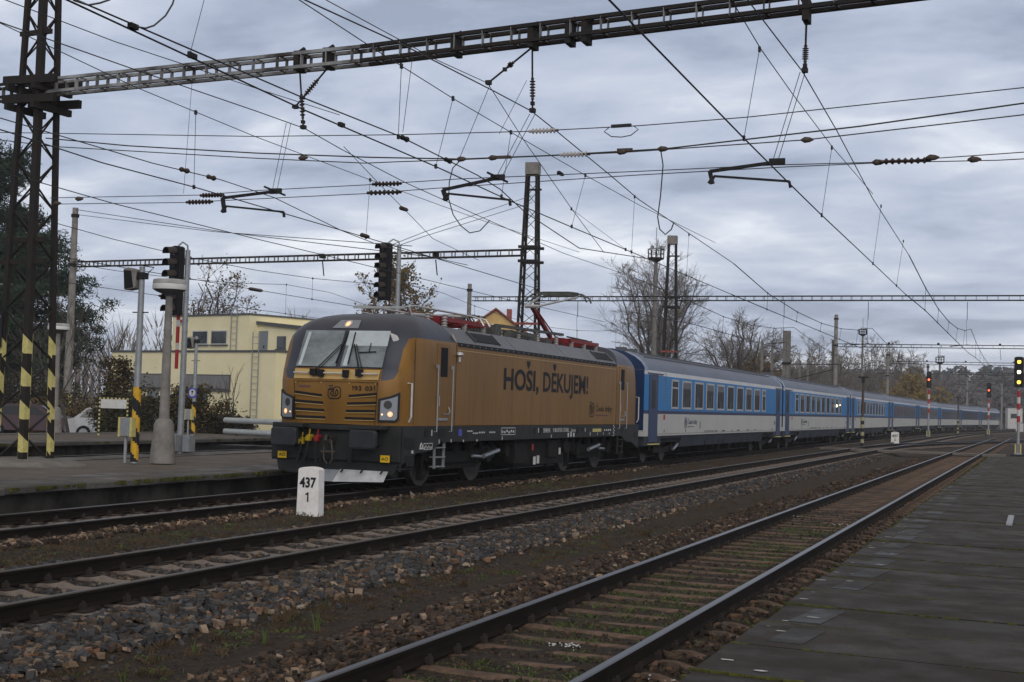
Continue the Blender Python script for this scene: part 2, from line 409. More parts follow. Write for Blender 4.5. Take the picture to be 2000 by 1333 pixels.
# loose stones: every island its own colour
def stone_mat(name, stops):
    m = bpy.data.materials.new(name); m.use_nodes = True; M[name] = m; g = NT(m)
    geo = g.n("NewGeometry"); r = g.ramp(geo.outputs["Random Per Island"], stops)
    n = g.noise(geo.outputs["Position"], 25, 4); r = g.mix(g.m('MULTIPLY', n, 0.75), r, (0.0174, 0.0141, 0.0119))
    g.l(r, g.b.inputs["Base Color"]); g.b.inputs["Roughness"].default_value = 0.85
stone_mat("stone_grey", [(0.0, (0.045, 0.047, 0.053)), (0.25, (0.075, 0.078, 0.088)), (0.5, (0.125, 0.125, 0.133)), (0.62, (0.055, 0.052, 0.052)), (0.74, (0.10, 0.066, 0.045)), (0.86, (0.20, 0.135, 0.085)), (0.95, (0.27, 0.225, 0.18)), (1.0, (0.13, 0.065, 0.04))])
stone_mat("stone_rust", [(0.0, (0.0276, 0.0244, 0.0229)), (0.35, (0.0670, 0.0483, 0.0368)), (0.6, (0.1025, 0.0668, 0.0452)), (0.75, (0.1578, 0.0928, 0.0557)), (0.9, (0.0789, 0.0727, 0.0731)), (1.0, (0.2051, 0.1485, 0.1044))])
stone_mat("stone_tan", [(0.0, (0.2176, 0.1472, 0.0960)), (0.3, (0.3536, 0.2432, 0.1560)), (0.6, (0.4896, 0.3840, 0.2880)), (0.8, (0.2992, 0.1408, 0.0780)), (1.0, (0.5440, 0.4608, 0.3720))])
# wet, patchy asphalt slabs
def slab_mat(name, lo, mi_, hi, rough=(0.35, 0.85)):
    g, P, S = world_mat(name)
    a = g.noise(P, 1.1, 6, 0.62); b_ = g.noise(P, 60, 6, 0.8); w = g.noise(P, 1.5, 6, 0.65)
    c = g.ramp(a, [(0.34, lo), (0.5, mi_), (0.70, hi)])
    c = g.mix(g.ramp(b_, [(0.42, 0.8), (0.60, 0.0)]), c, tuple(v * 0.45 for v in lo))
    c = g.mix(g.ramp(g.noise(P, 24, 6, 0.75), [(0.40, 0.6), (0.58, 0.0)]), c, tuple(v * 0.5 for v in lo))
    c = g.mix(g.ramp(b_, [(0.64, 0.0), (0.72, 0.8)]), c, (0.15, 0.145, 0.14))
    geo = g.n("NewGeometry")
    c = g.mix(g.m('MULTIPLY', geo.outputs["Random Per Island"], 0.5), c, tuple(v * 0.55 for v in lo))
    g.l(c, g.b.inputs["Base Color"])
    r = g.ramp(w, [(0.40, rough[0]), (0.60, rough[1])]); g.l(r, g.b.inputs["Roughness"])
    bp = g.n("Bump"); bp.inputs["Strength"].default_value = 0.55; bp.inputs["Distance"].default_value = 0.006
    g.l(b_, bp.inputs["Height"]); g.l(bp.outputs[0], g.b.inputs["Normal"])
    return g
slab_mat("slab", (0.0507, 0.0431, 0.0372), (0.0649, 0.0560, 0.0490), (0.1239, 0.1133, 0.1038), (0.62, 0.9)).b.inputs["Specular IOR Level"].default_value = 0.16
slab_mat("far_slab", (0.1062, 0.0975, 0.0898), (0.1561, 0.1436, 0.1312), (0.2124, 0.1999, 0.1875), (0.5, 0.9))
slab_mat("slab_pale", (0.055, 0.055, 0.056), (0.075, 0.075, 0.076), (0.10, 0.10, 0.10), (0.5, 0.8))
slab_mat("asphalt_brown", (0.1519, 0.1276, 0.1073), (0.2126, 0.1782, 0.1499), (0.2936, 0.2491, 0.2126), (0.7, 0.95))
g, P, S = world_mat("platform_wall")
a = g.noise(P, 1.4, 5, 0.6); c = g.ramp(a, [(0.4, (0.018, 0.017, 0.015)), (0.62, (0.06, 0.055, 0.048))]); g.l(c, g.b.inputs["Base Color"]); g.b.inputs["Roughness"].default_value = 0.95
g, P, S = world_mat("boards")
a = g.noise(P, 6, 5, 0.6, (0.15, 1, 1)); c = g.ramp(a, [(0.35, (0.10, 0.088, 0.078)), (0.65, (0.19, 0.17, 0.15))]); g.l(c, g.b.inputs["Base Color"]); g.b.inputs["Roughness"].default_value = 0.9

# gold body of the locomotive with its dark cab mask: painted by position along the nose
m = bpy.data.materials.new("loco_paint"); m.use_nodes = True; M["loco_paint"] = m; g = NT(m)
t = g.n("TexCoord"); s = g.n("SeparateXYZ"); g.l(t.outputs["Object"], s.inputs[0]); X_, Y_, Z_ = s.outputs
ay = g.m('SUBTRACT', g.m('ABSOLUTE', Y_), 8.0)
zb = g.ramp(ay, [(0.30, 0.812), (0.40, 0.80), (0.54, 0.70), (0.72, 0.519), (0.83, 0.411), (0.92, 0.39)])
zb = g.m('MULTIPLY', zb, 1.0)
cen = g.m('LESS_THAN', g.m('ABSOLUTE', X_), 0.985)
zlim = g.m('ADD', g.m('MULTIPLY', cen, 2.45), g.m('MULTIPLY', g.m('SUBTRACT', 1.0, cen), g.m('ADD', g.m('MULTIPLY', zb, 2.13), 1.385)))
dark = g.m('GREATER_THAN', Z_, zlim)
dirt = g.noise(t.outputs["Object"], 1.1, 6, 0.65, (1, 0.6, 0.35))
strk = g.noise(t.outputs["Object"], 2.2, 5, 0.6, (1, 2.2, 0.12))
gold0 = g.ramp(dirt, [(0.3, (0.212, 0.104, 0.017)), (0.7, (0.258, 0.128, 0.024))])
lowd = g.m('MULTIPLY', g.ramp(strk, [(0.45, 0.0), (0.7, 0.38)]), 1.0)
gold = g.mix(lowd, gold0, (0.105, 0.052, 0.016))
msk = g.ramp(dirt, [(0.3, (0.040, 0.044, 0.062)), (0.7, (0.066, 0.070, 0.092))])
g.l(g.mix(dark, gold, msk), g.b.inputs["Base Color"]); g.b.inputs["Roughness"].default_value = 0.42
g.b.inputs["Metallic"].default_value = 0.15; g.b.inputs["Specular IOR Level"].default_value = 0.3
wv = g.noise(t.outputs["Object"], 1.6, 3, 0.5, (1, 1.0, 0.6)); bp = g.n("Bump"); bp.inputs["Strength"].default_value = 0.35; bp.inputs["Distance"].default_value = 0.03; g.l(wv, bp.inputs["Height"]); g.l(bp.outputs[0], g.b.inputs["Normal"])
# coach livery by height
def livery(name, blue):
    m = bpy.data.materials.new(name); m.use_nodes = True; M[name] = m; g = NT(m)
    t = g.n("TexCoord"); s = g.n("SeparateXYZ"); g.l(t.outputs["Object"], s.inputs[0])
    r = g.n("ValToRGB"); r.color_ramp.interpolation = 'CONSTANT'; g.l(g.m('DIVIDE', s.outputs[2], 4.0), r.inputs[0])
    c = r.color_ramp; st = [(0.0, (0.035, 0.045, 0.075)), (0.92 / 4, (0.50, 0.50, 0.48)), (1.645 / 4, (0.022, 0.030, 0.088)), (1.755 / 4, blue), (2.93 / 4, (0.68, 0.70, 0.73)), (3.065 / 4, (0.130, 0.150, 0.205))]
    c.elements[0].position, c.elements[0].color = st[0][0], (*st[0][1], 1); c.elements[1].position, c.elements[1].color = st[1][0], (*st[1][1], 1)
    for p, v in st[2:]:
        e = c.elements.new(p); e.color = (*v, 1)
    n = g.noise(t.outputs["Object"], 1.3, 5, 0.6, (1, 0.5, 0.4))
    g.l(g.mix(g.ramp(n, [(0.35, 0.13), (0.65, 0.0)]), r.outputs[0], (0.13, 0.125, 0.12)), g.b.inputs["Base Color"]); g.b.inputs["Roughness"].default_value = 0.4
livery("coach_paint", (0.012, 0.192, 0.49)); livery("coach_paint_dull", (0.030, 0.125, 0.30))

# ------------------------------------------------------------------ the ground sheet
PROF = [(-3000, -0.5), (-400, -0.5), (-80, -0.35), (-34, -0.2), (-27.3, -0.3), (-26.6, -0.24), (-23, -0.24), (-21, -0.3), (-15, -0.28), (-14.6, -0.21), (-12.5, -0.21), (-12.0, -0.15), (-11.4, -0.13), (-10.9, -0.14), (-10.35, -0.18), (-10.15, -0.205),
        (-7.75, -0.205), (-7.5, -0.215), (-7.2, -0.29), (-6.95, -0.33), (-6.1, -0.33), (-5.7, -0.29), (-5.25, -0.21), (-4.95, -0.18), (-4.7, -0.18), (-4.4, -0.176), (-2.75, -0.176), (-2.4, -0.21), (-2.0, -0.22), (8, -0.22), (60, -0.3), (3000, -0.5)]
def prof(x):
    for (a, za), (b, zb) in zip(PROF, PROF[1:]):
        if a <= x <= b: return za + (zb - za) * (x - a) / (b - a)
    return -0.5
def gz(x, Y):
    z = prof(x)
    if -22 < x < -2 and Y < 140:
        q = 1.0 if (-7.7 < x < -5.0) or (-12.4 < x < -9.9) else 0.35
        q = 0.45 if -4.45 < x < -2.7 else 0.15 if ( -10.2 < x < -7.65 or -14.6 < x < -12.4) else q
        z += q * 0.055 * noise.noise(Vector((x * 1.7, Y * 1.3, 0))) + q * 0.03 * noise.noise(Vector((x * 6, Y * 5, 3)))
    return z
def frange(a, b, st):
    out = []; x = a
    while x < b - 1e-6: out.append(x); x += st
    return out
xs = [-3000, -1200, -400, -150, -80, -50, -38, -34, -30] + frange(-27.3, -13, 0.9) + frange(-13, -2.0, 0.16) + [-2, -1, 0, 2, 5, 8, 20, 60, 200, 1000, 3000]
ys = [-3000, -500, -100, -30, -10, 0, 4] + frange(6, 32, 0.16) + frange(32, 70, 0.6) + frange(70, 160, 3) + frange(160, 320, 8) + [320, 400, 600, 1000, 1800, 3500]
mb = MB(); nx = len(xs)
for Y in ys:
    o = cx(min(max(Y, 0), 330))
    for x in xs: mb.v.append((x + (o if -60 < x < 60 else 0), Y, gz(x, Y)))
for j in range(len(ys) - 1):
    for i in range(nx - 1):
        a = j * nx + i; mb.f.append((a, a + 1, a + nx + 1, a + nx)); mb.mi.append(0)
tag(mb.build("ground", "ground", smooth=180), None, None, kind="structure")

# ------------------------------------------------------------------ ballast and other stuff on the ground
def stones(name, label, m, areas, group=None):
    import array
    rnd = random.Random(hash(label) % 1000 if False else len(label) * 31)
    V = []; F = []
    for (x0, x1, y0, y1, dens, smin, smax, lift) in areas:
        n = int((x1 - x0) * (y1 - y0) * dens)
        for _ in range(n):
            # denser near the camera
            x = rnd.uniform(x0, x1); Y = y0 + (y1 - y0) * rnd.random() ** 1.35
            if abs(abs(x - XA) - 0.7535) < 0.085 or abs(abs(x - XB) - 0.7535) < 0.085 or abs(abs(x - XC) - 0.7535) < 0.085: continue
            if -10.15 < x < -7.68 and abs((Y - 8.9 + 0.3275) % 0.655 - 0.3275) < 0.15: continue
            if -4.83 < x < -2.37 and abs((Y - 7.0 + 0.2875) % 0.575 - 0.2875) < 0.13: continue
            s = rnd.uniform(smin, smax) * (0.85 if rnd.random() < 0.88 else 1.3)
            z = gz(x, Y) + s * 0.18 + lift * rnd.random(); X = x + cx(Y)
            a = rnd.uniform(0, PI); ca, sa = math.cos(a), math.sin(a); tl = rnd.uniform(-0.5, 0.5)
            dx, dy, dz = s * rnd.uniform(0.7, 1.25), s * rnd.uniform(0.55, 0.95), s * rnd.uniform(0.4, 0.8)
            i = len(V)
            for k in range(8):
                px = (dx if k & 1 else -dx) * rnd.uniform(0.25, 0.6); py = (dy if k & 2 else -dy) * rnd.uniform(0.25, 0.6); pz = (dz if k & 4 else -dz) * rnd.uniform(0.25, 0.6)
                pz += px * tl
                V.append((X + px * ca - py * sa, Y + px * sa + py * ca, z + pz))
            F += [(i, i + 2, i + 3, i + 1), (i + 4, i + 5, i + 7, i + 6), (i, i + 1, i + 5, i + 4), (i + 2, i + 6, i + 7, i + 3), (i, i + 4, i + 6, i + 2), (i + 1, i + 3, i + 7, i + 5)]
    me = bpy.data.meshes.new(name); me.from_pydata(V, [], F); me.update(); me.materials.append(M[m])
    o = bpy.data.objects.new(name, me); COL.objects.link(o)
    return tag(o, label, "ballast", kind="stuff")
stones("ballast", "grey and tan crushed stone ballast heaped under the middle track", "stone_grey",
       [(-7.75, -7.05, 7, 34, 560, 0.045, 0.09, 0.03), (-10.55, -9.75, 10, 42, 190, 0.04, 0.07, 0.02), (-9.6, -8.2, 9, 36, 150, 0.04, 0.065, 0.0), (-8.2, -7.75, 8, 34, 200, 0.04, 0.07, 0.0),
        (-7.75, -7.0, 34, 75, 90, 0.06, 0.11, 0.03), (-7.2, -6.7, 7, 34, 40, 0.03, 0.06, 0.0)])
stones("ballast", "rusty brown ballast stones beside the nearest track", "stone_rust",
       [(-5.8, -4.45, 7, 30, 350, 0.035, 0.075, 0.03), (-4.3, -2.9, 7, 30, 130, 0.02, 0.045, 0.0), (-2.8, -2.28, 7, 30, 200, 0.035, 0.07, 0.01), (-12.5, -11.7, 14, 48, 210, 0.045, 0.085, 0.03),
        (-5.75, -4.45, 30, 70, 70, 0.06, 0.11, 0.02), (-7.0, -6.2, 7, 26, 110, 0.012, 0.035, 0.0), (-11.6, -10.5, 12, 34, 40, 0.02, 0.05, 0.0)])

def weeds(name, label, m, spots, hmin, hmax, wid, lean=0.5, cat="weeds"):
    rnd = random.Random(len(label)); mb = MB()
    for (x0, x1, y0, y1, nclump, blades, rad) in spots:
        for _ in range(nclump):
            x, Y = rnd.uniform(x0, x1), y0 + (y1 - y0) * rnd.random() ** 1.4; hh = rnd.uniform(hmin, hmax)
            for _ in range(blades):
                bx, by = x + rnd.gauss(0, rad), Y + rnd.gauss(0, rad); bz = gz(bx, by) - 0.01; X = bx + cx(by)
                h_ = hh * rnd.uniform(0.5, 1.1); ax, ay_ = rnd.gauss(0, lean) * h_, rnd.gauss(0, lean) * h_
                a = rnd.uniform(0, PI); wx, wy = math.cos(a) * wid, math.sin(a) * wid
                mb.quad((X - wx, by - wy, bz), (X + wx, by + wy, bz), (X + wx * 0.7 + ax * 0.5, by + wy * 0.7 + ay_ * 0.5, bz + h_ * 0.65), (X + ax, by + ay_, bz + h_), (X - wx * 0.7 + ax * 0.5, by - wy * 0.7 + ay_ * 0.5, bz + h_ * 0.6))
    return tag(mb.build(name, m), label, cat, kind="stuff")
stones("ballast", "pale tan stones along the foot of the middle track's shoulder", "stone_tan", [(-7.35, -6.95, 7, 30, 45, 0.05, 0.10, 0.02), (-12.35, -11.75, 14, 46, 90, 0.05, 0.085, 0.03), (-5.8, -4.6, 7, 26, 18, 0.04, 0.08, 0.03)])
weeds("weeds", "brown dead weed tufts standing between the middle and nearest tracks", "weed_brown", [(-7.0, -6.1, 7, 26, 130, 26, 0.035), (-11.7, -10.4, 13, 36, 230, 22, 0.09), (-7.0, -6.0, 26, 60, 90, 22, 0.09), (-11.5, -10.4, 36, 70, 120, 26, 0.14)], 0.02, 0.11, 0.005, 0.55)
weeds("weeds", "low green weeds and moss patches on the cinder ground", "weed_green", [(-7.0, -6.1, 7, 24, 60, 40, 0.08), (-11.6, -10.4, 12, 36, 210, 34, 0.13), (-4.15, -2.95, 7, 26, 330, 44, 0.09), (-2.7, -2.3, 8, 20, 14, 20, 0.05), (-6.1, -4.8, 7, 20, 14, 16, 0.04)], 0.012, 0.045, 0.008, 0.9)
weeds("weeds", "scattered taller green stalks beside the rails", "weed_green", [(-7.0, -6.2, 7, 14, 5, 8, 0.012), (-11.2, -10.9, 20.5, 24, 2, 14, 0.02)], 0.12, 0.26, 0.007, 0.15)

# ------------------------------------------------------------------ tracks
def rail_profile():
    return [(-0.07, -0.152), (0.07, -0.152), (0.07, -0.142), (0.012, -0.125), (0.009, -0.045), (0.034, -0.036), (0.035, -0.010), (0.026, -0.0005), (-0.026, -0.0005), (-0.035, -0.010), (-0.034, -0.036), (-0.009, -0.045), (-0.012, -0.125), (-0.07, -0.142)]
def rail(parent, xc, ys_, path, head="rail_head"):
    p = rail_profile(); n = len(p); b = MB()
    for Y in ys_:
        X, ang = path(Y)
        for a, z in p: b.v.append((X + (xc + a) * math.cos(ang), Y - (xc + a) * math.sin(ang), z))
    for k in range(len(ys_) - 1):
        for j in range(n):
            b.f.append((k * n + j, k * n + (j + 1) % n, (k + 1) * n + (j + 1) % n, (k + 1) * n + j)); b.mi.append(1 if j in (6, 7, 8) else 0)
    b.f.append(tuple(reversed(range(n)))); b.mi.append(0); b.f.append(tuple((len(ys_) - 1) * n + j for j in range(n))); b.mi.append(0)
    return b.build("rail", ["rail_steel", head], parent, smooth=35, world=True)
def track(name, label, X0, y0, y1, style, spacing, head="rail_head", near=100, ystart=None):
    path = lambda Y: (X0 + cx(Y), math.atan(dcx(Y)))
    t = thing(name, label, "railway track", (X0, 0, -0.16))
    ys_ = frange(y0, 60, 3) + frange(60, y1 + 1, 6)
    for s in (-0.7535, 0.7535): rail(t, s, ys_, path, head)
    protos = {}
    def sleeper_mb(variant):
        b = MB(); rnd = random.Random(variant)
        if style == "steel":
            for k in range(9):      # pressed steel: dips at the middle, rounded top
                pass
            xs_ = [-1.22, -1.0, -0.75, -0.5, -0.25, 0, 0.25, 0.5, 0.75, 1.0, 1.22]; sec = [(-0.115, -0.075), (-0.09, -0.012), (-0.05, 0.004), (0.05, 0.004), (0.09, -0.012), (0.115, -0.075)]
            for x in xs_:
                dz = 0.006 if abs(x) > 0.55 else -0.004 * rnd.random()
                bend = 0.05 * math.cos(x / 1.3 * PI / 2)
                for y, z in sec: b.v.append((x, y - bend, z + dz - (0.06 if abs(x) > 1.2 else 0)))
            n = len(sec)
            for k in range(len(xs_) - 1):
                for j in range(n - 1): b.f.append((k * n + j, (k + 1) * n + j, (k + 1) * n + j + 1, k * n + j + 1)); b.mi.append(0)
            b.f.append(tuple(range(n))); b.mi.append(0); b.f.append(tuple(reversed(range((len(xs_) - 1) * n, len(xs_) * n)))); b.mi.append(0)
        else:
            b.prism([(-1.22, -0.12), (-1.2, -0.02), (-0.55, -0.005), (-0.4, -0.03), (0.4, -0.03), (0.55, -0.005), (1.2, -0.02), (1.22, -0.12)], -0.125, 0.125)
        for s in (-0.7535, 0.7535):
            if style != "steel": b.box((s, 0, 0.0), (0.36, 0.17, 0.016), mi=1)
            for q in (-1, 1):
                b.box((s + q * 0.095, 0.0, 0.035), (0.05, 0.07, 0.06), mi=1, taper=0.8)
                b.cyl((s + q * 0.10, 0.0, 0.03), (s + q * 0.10, 0.0, 0.085), 0.017, 6, mi=1)
        return b
    mats = ["sleeper_rust" if style == "steel" else "sleeper_concrete", "clip_iron"]
    Y = ystart if ystart is not None else y0 + 0.3; k = 0; rest = MB(); src = []; rnd = random.Random(int(-X0 * 10))
    while Y < y1:
        X, ang = path(Y)
        if k < near:
            if k < 3:
                o = sleeper_mb(k).build("sleeper", mats, t); src.append(o)
            else:
                o = src[k % 3].copy(); COL.objects.link(o); o.parent = t
            o.location = (X - X0 + rnd.uniform(-0.02, 0.02), Y, -rnd.random() * 0.008 - 0.004); o.rotation_euler = (0, rnd.gauss(0, 0.003), -ang - 0.07 + rnd.gauss(0, 0.008))
        else:
            q = sleeper_mb(0); i = len(rest.v)
            if Y > 85:
                q = MB(); q.box((0, 0, -0.05), (2.4, 0.24, 0.1))
            rest.v += [(X + v[0], Y + v[1], v[2] - 0.165) for v in q.v]; rest.f += [tuple(i + n for n in f) for f in q.f]; rest.mi += q.mi
        Y += spacing; k += 1
    if rest.v:
        o = rest.build("sleeper", mats, t, world=True); o["kind"] = "stuff"
    return t
track("railway_track", "nearest track with rounded rusty steel sleepers beside the slab platform", XA, 5.0, 150, "steel", 0.575, ystart=7.0)
track("railway_track", "middle track with flat concrete sleepers on fresh grey ballast", XB, 6.0, 330, "concrete", 0.655, "rail_head_dull", ystart=8.9)
track("railway_track", "dark track that the passenger train stands on", XC, 8.0, 330, "concrete", 0.655, ystart=12)
track("railway_track", "track behind the far low platform with the lamp posts", XD, 14.0, 120, "concrete", 0.655, ystart=20, near=60)
# crossover joining the middle and nearest tracks far down the line
t = thing("railway_track", "diagonal crossover track cutting across the far end of the yard", "railway track", (-6, 120, -0.16))
def xpath(Y):
    u = min(max((Y - 88) / 70.0, 0), 1); s = u * u * (3 - 2 * u)
    d = (6 * u * (1 - u)) / 70.0 * 9.5
    return (XB + cx(Y) + s * 9.5, math.atan(d + dcx(Y)))
for s in (-0.7535, 0.7535): rail(t, s, frange(88, 200, 3), xpath)
b = MB()
for Y in frange(90, 198, 0.66):
    X, a = xpath(Y); b.box((X, Y, -0.215), (2.4, 0.24, 0.1), -a)
o = b.build("sleeper", "sleeper_concrete", t, world=True); o["kind"] = "stuff"

# board crossing over the middle and nearest tracks
t = thing("board_crossing", "narrow plank foot crossing laid over the middle and nearest tracks", "crossing", (-5.8, 78, -0.2))
b = MB()
for (xa, xb_) in ((-11.2, XB - 0.85), (XB - 0.62, XB + 0.62), (XB + 0.85, XA - 0.85), (XA - 0.62, XA + 0.62), (XA + 0.85, -1.6)):
    for k in range(5):
        xm, w = (xa + xb_) / 2, xb_ - xa
        b.box((xm + 0.16, 78.6 - 0.9 * (xm + 5.8) * 0.16 + (k - 2) * 0.27, -0.06), (w, 0.25, 0.12))
b.build("deck", "boards", t, world=True, bevel=0.012)

# ------------------------------------------------------------------ near platform of slabs
SK = -0.115
b = MB(); pale = MB(); mo = MB(); spl = MB(); rnd = random.Random(5)
Y = 3.36; k = 0
while Y < 72:
    L = 1.265; xe = -2.2 + rnd.uniform(-0.03, 0.03) + cx(Y)
    zt = 0.03 + rnd.uniform(-0.006, 0.006)
    i = len(b.v); ga = rnd.uniform(.016, .030); ze = zt + rnd.uniform(-.004, .006)
    for yy in (Y + ga, Y + L - ga):
        for x_, z_ in ((xe, zt - 0.13), (xe, zt - 0.012), (xe + 0.012, zt), (4.0, (zt + ze) / 2), (9.0, ze), (9.0, zt - 0.13)): b.v.append((x_, yy + SK * (x_ - xe), z_))
    for q in range(6): b.f.append((i + q, i + (q + 1) % 6, i + 6 + (q + 1) % 6, i + 6 + q)); b.mi.append(0)
    b.f.append(tuple(i + q for q in reversed(range(6)))); b.mi.append(0); b.f.append(tuple(i + 6 + q for q in range(6))); b.mi.append(0)
    if rnd.random() < 0.85 and Y > 5:
        pale.box((xe + 0.40 + rnd.uniform(-.03, .03), Y + L * 0.45, zt + 0.003), (0.28, L * rnd.uniform(0.5, 0.72), 0.006), -.1 + rnd.uniform(-.03, .03))
    mo.box((3.4, Y + SK * 5.6, -0.05), (11.4, 0.08, 0.08), -0.1145)
    for _ in range(int(rnd.uniform(20, 150))):
        x = xe + rnd.random() ** 2 * 6; q = rnd.uniform(0.006, 0.022)
        mo.box((x, Y + SK * (x - xe) + rnd.gauss(0, 0.008), zt - 0.002), (q * 3.5, q * 1.3, q * 1.0), rnd.uniform(-.3, .3) - .11)
    for _ in range(2):
        x = xe + 0.05 + abs(rnd.gauss(0, 0.16)); yy = Y + rnd.uniform(0.1, L - 0.1); w = rnd.uniform(0.015, 0.065); n_ = 9
        spl.quad(*[(x + w * (0.7 + 0.5 * rnd.random()) * math.cos(2 * PI * i / n_), yy + w * 0.45 * (0.6 + 0.6 * rnd.random()) * math.sin(2 * PI * i / n_), zt + 0.008) for i in range(n_)])
    Y += L
pl = tag(b.build("platform", "slab"), None, None, kind="structure")
pale.build("worn_patch", "slab_pale", pl); o = mo.build("joint_moss", "moss", pl); o["kind"] = "stuff"; o = spl.build("paint_speck", "litter_white", pl); o["kind"] = "stuff"
# a kerb strip lying on the far slabs, and the grassy pit beside it
t = thing("drain_cover", "thin grey metal strip lying on the slab platform", "drain cover", (-0.4, 26.6, 0.05)); b = MB(); b.box((0, 0, 0.0), (0.10, 2.3, 0.03)); b.box((0, 0, 0.018), (0.06, 2.2, 0.01)); b.build("strip", "galv", t)
# bits of litter between the rails
rnd = random.Random(3); b = MB()
for (X, Y, n_) in ((-3.55, 11.0, 26), (-4.2, 27, 8), (-3.2, 25.5, 8), (-2.45, 10.0, 6), (-2.5, 8.9, 4), (-1.5, 62, 6)):
    for _ in range(n_):
        q = rnd.uniform(0.004, 0.014); b.box((X + rnd.gauss(0, 0.07), Y + rnd.gauss(0, 0.06), -0.12 + rnd.random() * 0.02), (q * 1.5, q, 0.008), rnd.uniform(0, 3))
tag(b.build("litter", "litter_white"), "white paper scraps lying between the rails", "litter", kind="stuff")

# ------------------------------------------------------------------ far platforms
def far_platform(xa, xb_, y0, y1, top, seed, lip):
    rnd = random.Random(seed); b = MB(); Y = y0; edge = MB(); mid = MB(); wall = MB()
    while Y < y1:
        L = 2.0; o = cx(Y); z = top + rnd.uniform(-0.008, 0.008)
        edge.prism([(xb_ + o - 1.35, z - 0.12), (xb_ + o - 1.35, z), (xb_ + o - 0.03, z), (xb_ + o, z - 0.03), (xb_ + o, z - 0.12)][::-1], Y + 0.006, Y + L - 0.006)
        edge.prism([(xa + o, z - 0.12), (xa + o, z), (xa + o + 1.0, z), (xa + o + 1.0, z - 0.12)][::-1], Y + 0.006, Y + L - 0.006)
        Y += L
    mid.box(((xa + xb_) / 2 - 0.17, (y0 + y1) / 2, top - 0.07), (xb_ - xa - 2.37, y1 - y0, 0.10))
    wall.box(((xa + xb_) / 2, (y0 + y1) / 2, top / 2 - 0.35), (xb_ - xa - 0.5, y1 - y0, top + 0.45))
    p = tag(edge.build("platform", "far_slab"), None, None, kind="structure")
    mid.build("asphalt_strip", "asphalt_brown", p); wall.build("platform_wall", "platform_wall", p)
    b = MB()
    for _ in range(lip):
        yy = rnd.uniform(y0, min(y1, 60)); q = rnd.uniform(0.02, 0.07); b.box((xb_ + cx(yy) - 0.01, yy, top - 0.05), (q, q * 3, q), rnd.uniform(-.3, .3))
    o = b.build("edge_moss", "moss", p); o["kind"] = "stuff"
far_platform(-20.9, -14.97, -2, 140, 0.30, 1, 500)
far_platform(-33.5, -27.3, 4, 130, 0.30, 2, 100)
# ------------------------------------------------------------------ the gold locomotive (local: x to the camera side, -y = front)
LY = 34.65
loco = thing("locomotive", "gold electric locomotive with dark cab roof at the head of the train", "locomotive", (XC + cx(LY), LY, 0), -math.atan(dcx(LY)))
LEV = [(1.32, -8.95, .92, 1.48, -8.42), (1.75, -8.975, .94, 1.48, -8.42), (2.19, -9.0, .955, 1.48, -8.42), (2.22, -8.985, .96, 1.48, -8.42), (2.42, -8.93, .97, 1.48, -8.41), (2.45, -8.90, .97, 1.48, -8.40),
       (2.65, -8.80, .985, 1.48, -8.36), (2.85, -8.70, .99, 1.48, -8.30), (3.00, -8.63, .99, 1.478, -8.24), (3.12, -8.57, .99, 1.465, -8.17), (3.26, -8.47, .98, 1.41, -8.05), (3.38, -8.34, .93, 1.33, -7.9), (3.48, -8.17, .86, 1.23, -7.75), (3.57, -7.93, .74, 1.08, -7.5), (3.635, -7.6, .58, .90, -7.2), (3.675, -7.2, .4, .66, -6.95), (3.69, -6.9, .25, .45, -6.75)]
def bez(a, b, c, t): return tuple((1 - t) ** 2 * a[i] + 2 * t * (1 - t) * b[i] + t * t * c[i] for i in (0, 1))
def half(lv):
    z, yf, hw, xs_, ys_ = lv; ye = -6.25 - max(0, z - 3.12) * 1.0
    P = [(0, yf), (hw * .5, yf + .004), (hw, yf + .03)]
    c = (xs_ - .03, yf + .17)
    P += [bez((hw, yf + .03), c, (xs_, ys_), t) for t in (.2, .4, .6, .8, 1.0)]
    P += [(xs_, ys_ * .5 + ye * .5), (xs_, ye)]
    return [(x, y, z) for x, y in P]
def cab(sign, name):
    b = MB(); rows = []
    for lv in LEV:
        h_ = half(lv); full = [(-x, y, z) for x, y, z in h_[::-1][:-1]] + h_
        rows.append([(x, y * -sign, z) for x, y, z in full])
    n = len(rows[0])
    for r in rows: b.v += r
    for k in range(len(rows) - 1):
        for j in range(n - 1):
            q = (k * n + j, k * n + j + 1, (k + 1) * n + j + 1, (k + 1) * n + j)
            b.f.append(q if sign < 0 else q[::-1]); b.mi.append(0)
    q = tuple(range((len(rows) - 1) * n, len(rows) * n)); b.f.append(q if sign < 0 else q[::-1]); b.mi.append(0)
    for k in range(len(rows) - 1):   # bulkhead behind the cab roof
        a, c = k * n, k * n + n - 1
        q = (c, a, a + n, c + n); b.f.append(q if sign < 0 else q[::-1]); b.mi.append(0)
    return b.build(name, "loco_paint", loco, smooth=32)
body = None
front = cab(-1, "cab"); rear = cab(1, "cab")
b = MB()
b.box((0, 0, 2.21), (2.96, 12.5, 1.78)); b.box((0, 0, 3.07), (2.95, 12.5, 0.10))
b.build("body_side", "loco_paint", loco, bevel=0.01)
